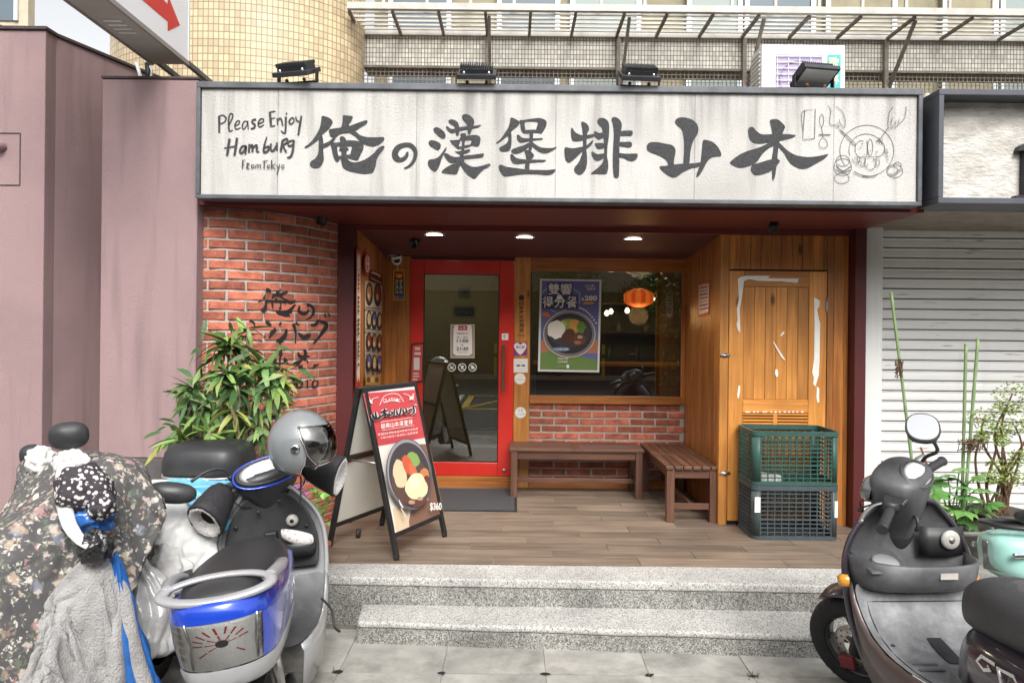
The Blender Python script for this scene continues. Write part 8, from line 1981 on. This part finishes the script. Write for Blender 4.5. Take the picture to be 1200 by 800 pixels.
M['cyanbag'] = pmat('light_blue_sack', (0.16, 0.47, 0.68), 0.4, var=0.15, vscale=9, bump=.4, bscale=30)
M['greyfilm'] = pmat('grey_plastic_film', (0.36, 0.355, 0.35), 0.22, var=0.35, vscale=7, coat=.7, bump=.8, bscale=22)
M['blackbag'] = pmat('black_plastic_bag', (0.015, 0.015, 0.016), 0.25, coat=.6, bump=.8, bscale=40)
cv = Vector((.52, -.854, 0)); cr_ = Vector((.854, .52, 0)); CC = Vector((-1.84, 3.0, 0))
cov = thing('covered_scooter', 'scooter wrapped in a dark flowered cloth at the left edge', 'scooter', CC)
draped(CLOTH_FLOWER, 'flowered_cover', M['flower'], cov)
mb = MB(); mb.lathe([(.0, 0), (.1, 0), (.1, .06), (0, .06)], Matrix.Translation(CC), 12)
mb.box(CC.x - .05, CC.x + .05, CC.y - .5, CC.y - .1, 0, .4); mb.build('wheel_and_stand', M['rubber'], cov)
# grey towel over the front
tw = thing('grey_towel', 'grey terry towel draped over the front of the flowered scooter cover', 'towel', CC + cv*.4)
draped(CLOTH_TOWEL, 'cloth', M['towel'], tw, .006)
def lump(name, c, ax, m, parent=None, amp=.15, fr=3.0, seed=0.0, nu=44, nv=26, ridge=0.0, e=2.0, rot=None, half=False):
    mb = MB(); rings = []; rot = rot or Matrix.Identity(3)
    for j in range(nv + 1):
        v = -math.pi/2 + math.pi*j/nv
        if half: v = 0 + (math.pi/2)*j/nv
        rg = []
        for i in range(nu):
            u = 2*math.pi*i/nu; d = Vector((math.cos(v)*math.cos(u), math.cos(v)*math.sin(u), math.sin(v)))
            d = Vector([math.copysign(abs(q)**(2/e), q) for q in d])
            v1 = mnoise.voronoi(d*fr*.9 + Vector((seed, 0, seed)))[0]; v2 = mnoise.voronoi(d*fr*2.2 + Vector((0, seed, seed)))[0]
            k = 1 + amp*mnoise.noise(d*fr + Vector((seed, seed*2, 0))) + ridge*.55*(v1[0] - .4) + ridge*.22*(v2[0] - .4)
            rg.append(Vector(c) + rot @ Vector((d.x*ax[0]*k, d.y*ax[1]*k, d.z*ax[2]*k)))
        rings.append(rg)
    mb.loft(rings); return mb.build(name, m, parent)
# mirrors poking out of the cover, wrapped in rag
def cov_mirror(px, py, d, rx, ry, rag, lab=None):
    c = W(px, py, d); q = W(rag[0], rag[1], d)
    mb = MB(); mb.tube([q, (q + c)/2 + Vector((.01, 0, 0)), c - Vector((0, 0, ry*.8))], .009, 8); mb.build('mirror_stem', M['rust'], cov)
    Mx = frame(c, (1, .35, .06), (0, .05, 1)); mb = MB()
    mb.loft([[Mx @ p for p in sring((0, 0, dz), rx*k, ry*k, X_, Y_, 2.6, 26)] for k, dz in ((.9, -.012), (1.0, 0), (1.0, .012), (.85, .03), (.4, .042), (.03, .044))]); mb.build('mirror', M['plastic_dk'], cov)
cov_mirror(81, 510, 3.0, .074, .056, (72, 535)); cov_mirror(38, 533, 3.35, .05, .05, (38, 545))
lump('rag_wrap', W(48, 540, 3.15), (.055, .05, .06), M['rag'], cov, .3, 3, 2, ridge=.5); lump('rag_wrap', W(84, 543, 2.98), (.065, .05, .055), M['rag'], cov, .3, 3, 5, ridge=.5)
mb = MB(); pth = smooth_path([W(78, 545, 2.93), W(74, 575, 2.78), W(80, 610, 2.70), W(92, 630, 2.66), W(106, 640, 2.64)], 6); mb.tube(pth, [.034 - .018*i/len(pth) for i in range(len(pth))], 10, flat=.5); mb.build('twisted_rag', M['rag'], cov)
dm = thing('dotted_hand_muff', 'dark hand muff with white dots on the covered scooter', 'hand muff', W(104, 575, 2.8))
lump('sleeve', W(100, 573, 2.80), (.105, .10, .085), M['dots'], dm, .25, 2.2, 3, ridge=.25, rot=Matrix.Rotation(R(25), 3, 'Y'))
lump('cuff', W(119, 593, 2.74), (.045, .05, .05), M['dots'], dm, .25, 2.2, 8, ridge=.25)
o = lump('blue_plastic_wrap', W(104, 606, 2.80), (.09, .07, .06), M['bluebag'], None, .3, 3, 6, ridge=.6); tag(o, 'crumpled blue plastic under the dotted muff', 'plastic')
o = lump('black_plastic_bag', W(112, 641, 2.68), (.055, .05, .06), M['blackbag'], None, .35, 3, 9, ridge=.35); tag(o, 'shiny black plastic bag tied beside the grey towel', 'bag')
# plastic-covered scooter between
bg_c = Vector((-1.66, 3.55, 0))
ws = thing('plastic_covered_scooter', 'scooter buried under white and light blue plastic sheeting', 'scooter', bg_c)
draped(CLOTH_WHITE, 'white_sheet', M['whitebag'], ws, .002)
draped(CLOTH_CYAN, 'light_blue_sheet', M['cyanbag'], ws, .002)
mb = MB(); mb.box(-1.88, -1.52, 3.50, 4.05, .08, .78); mb.build('body_block', M['plastic_dk'], ws, .06)
mb = MB(); mb.lathe([(.12, -.05), (.21, -.04), (.215, 0), (.21, .04), (.12, .05)], Matrix.Translation((-1.7, 3.45, .215)) @ Matrix.Rotation(R(90), 4, 'Y'), 30); mb.build('wheel', M['rubber'], ws)
# scribbled writing on the blue sack
def rng_txt(px, py, w_, h_, s_, rotd):
    c = W(px, py, 3.10); mb = MB(); Mx = frame(c, (math.cos(rotd), .5, math.sin(rotd)), (-math.sin(rotd), 0, math.cos(rotd))); put_text(mb, s_, Mx, -w_/2, w_/2, -h_/2, h_/2, 0, .0, .2); return mb
def hanging_bag(name, top, bot, r0, rmax, m, label, cat, seed, flat=.6, pleats=11):
    mb = MB(); rings = []; nu, nv = 90, 60; top, bot = Vector(top), Vector(bot)
    for j in range(nv + 1):
        t = j/nv; c = top.lerp(bot, t) + Vector((.02*math.sin(t*5 + seed), 0, 0)); r = r0 + (rmax - r0)*math.sin(min(t*1.25, 1)*math.pi/2)**1.2; r *= 1 if t < .9 else math.sqrt(max(.02, 1 - ((t - .9)/.1)**2))
        rg = []
        for i in range(nu):
            u = 2*math.pi*i/nu; w_ = u*pleats/2 + 1.5*mnoise.noise(Vector((math.cos(u)*1.3, math.sin(u)*1.3, t*2.2 + seed))) * 2
            pl = (abs(math.sin(w_)) - .5) * (.42*(1 - t)**.8 + .12)
            d = Vector((math.cos(u), math.sin(u), t*2.5)); v = mnoise.voronoi(d*1.5 + Vector((seed, 0, 0)))[0][0]; v2 = mnoise.voronoi(d*3.4 + Vector((0, seed, 0)))[0][0]
            k = 1 + pl + .30*(v - .4) + .12*(v2 - .4); rg.append(c + cr_*(r*k*math.cos(u)) + cv*(r*k*flat*math.sin(u)) + Vector((0, 0, .03*(v - .4))))
        rings.append(rg)
    mb.loft(rings); o = mb.build(name, m); return tag(o, label, cat)
hanging_bag('blue_plastic_bag', W(128, 650, 2.74), W(164, 835, 2.80), .012, .080, M['bluebag'], 'large crumpled blue plastic bag hanging between the towel and the blue scooter', 'bag', 2.0)
hanging_bag('grey_film_bag', W(160, 655, 3.12), W(182, 770, 3.05), .05, .10, M['greyfilm'], 'crumpled grey plastic film hanging left of the blue scooter seat', 'plastic', 5.0, pleats=7)
o = lump('paper_sack', W(196, 676, 3.35), (.10, .08, .13), M['rag'], None, .3, 2.2, 14, ridge=.5, nu=50, nv=36); tag(o, 'creased off-white paper sack in front of the light blue sheet', 'sack')
# black top case
tc0, tc1 = W(187, 556, 3.85), W(284, 556, 3.85); tcm = (tc0 + tc1)/2
tcs = thing('top_case', 'black scooter top case with a grey trim line behind the blue scooter', 'top case', tcm)
wx = (tc1.x - tc0.x)/2
mb = MB(); rings = []
for k, z in ((.97, 0), (1.0, .02), (.99, .07), (.94, .115), (.85, .145), (.6, .158), (.05, .163)): rings.append(sring((tcm.x, tcm.y + .12, tcm.z + z), wx*k, .20*k, X_, Y_, 3.6, 40))
mb.loft(rings); mb.build('lid', M['plastic_dk'], tcs)
mb = MB(); mb.loft([sring((tcm.x, tcm.y + .12, tcm.z + z), wx*1.005, .202, X_, Y_, 3.6, 40) for z in (-.012, -.002)]); mb.build('trim_line', M['silver'], tcs)
mb = MB(); mb.loft([sring((tcm.x, tcm.y + .12, tcm.z + z), wx*k, .20*k, X_, Y_, 3.6, 40) for k, z in ((.80, -.17), (.9, -.10), (.98, -.013))]); mb.build('tray', M['plastic_dk'], tcs)
# mint scooter entering at the right edge
M['mint'] = pmat('mint_paint', (0.33, 0.60, 0.53), 0.25, var=.05, coat=.8)
m_ = Scooter('mint green scooter cut off at the right edge behind the grey one', (4.07, 3.66), 88, R(6), R(-10), 1.0, .98)
m_.wheel(m_.WB, True, 0); m_.fork(M['mint']); m_.rear(); m_.shield(M['mint'], M['plastic_dk'], None, M['mint'])
m_.floor(M['plastic_dk'], M['mint'], [(.34, .33, .15), (.44, .325, .185), (.55, .322, .205), (.66, .33, .215), (.74, .355, .222), (.80, .41, .23)])
m_.loft_x([(.46, .47, .10, .14), (.40, .50, .15, .18), (.20, .52, .17, .18), (.0, .54, .18, .17), (-.20, .56, .175, .15), (-.34, .585, .15, .125), (-.42, .60, .11, .10), (-.45, .61, .05, .06)], 'body_cowl', M['mint'], e=3.2)
m_.loft_x([(.50, .70, .05, .04), (.46, .715, .09, .06), (.30, .735, .14, .07), (.0, .75, .15, .06), (-.18, .77, .13, .05), (-.26, .775, .06, .02)], 'seat', M['seat_blk'])
mb = MB(); mb.tube(smooth_path([(-.10, .15, .72), (-.28, .15, .735), (-.40, .09, .74), (-.42, 0, .742), (-.40, -.09, .74), (-.28, -.15, .735), (-.10, -.15, .72)], 5), .016, 10, flat=.8); m_.part(mb, 'grab_rail', M['plastic_dk'])
mb = MB(); mb.surf([[(-.455 + .10*abs(y/.12)**2, y, z) for y in (-.12, -.08, 0, .08, .12)] for z in (.52, .60, .66)]); m_.part(mb, 'tail_lens', M['headlens'], solid=.006)
for sg in (-1, 1):
    mb = MB(); mb.box(-.41, -.33, sg*.150 - .012, sg*.150 + .012, .60, .625); m_.part(mb, 'turn_signal', M['chrome'], bevel=.006)
    mb = MB(); mb.prism([Vector((.10, sg*.186, .44)), Vector((-.16, sg*.186, .47)), Vector((-.22, sg*.184, .62)), Vector((.12, sg*.18, .64))], (0, sg*.004, 0)); m_.part(mb, 'side_panel', M['plastic_dk'], bevel=.003)
mb = MB(); mb.loft([m_.ring(0, t, f, a, bb, e) for t, f, a, bb, e in ((-.20, .0, .07, .065, 2.5), (-.08, .0, .10, .09, 2.5), (.0, .01, .15, .11, 2.4), (.05, .01, .14, .10, 2.3), (.08, .0, .08, .06, 2.2))]); m_.part(mb, 'headset_cowl', M['mint'], sub=1)
m_.bars()
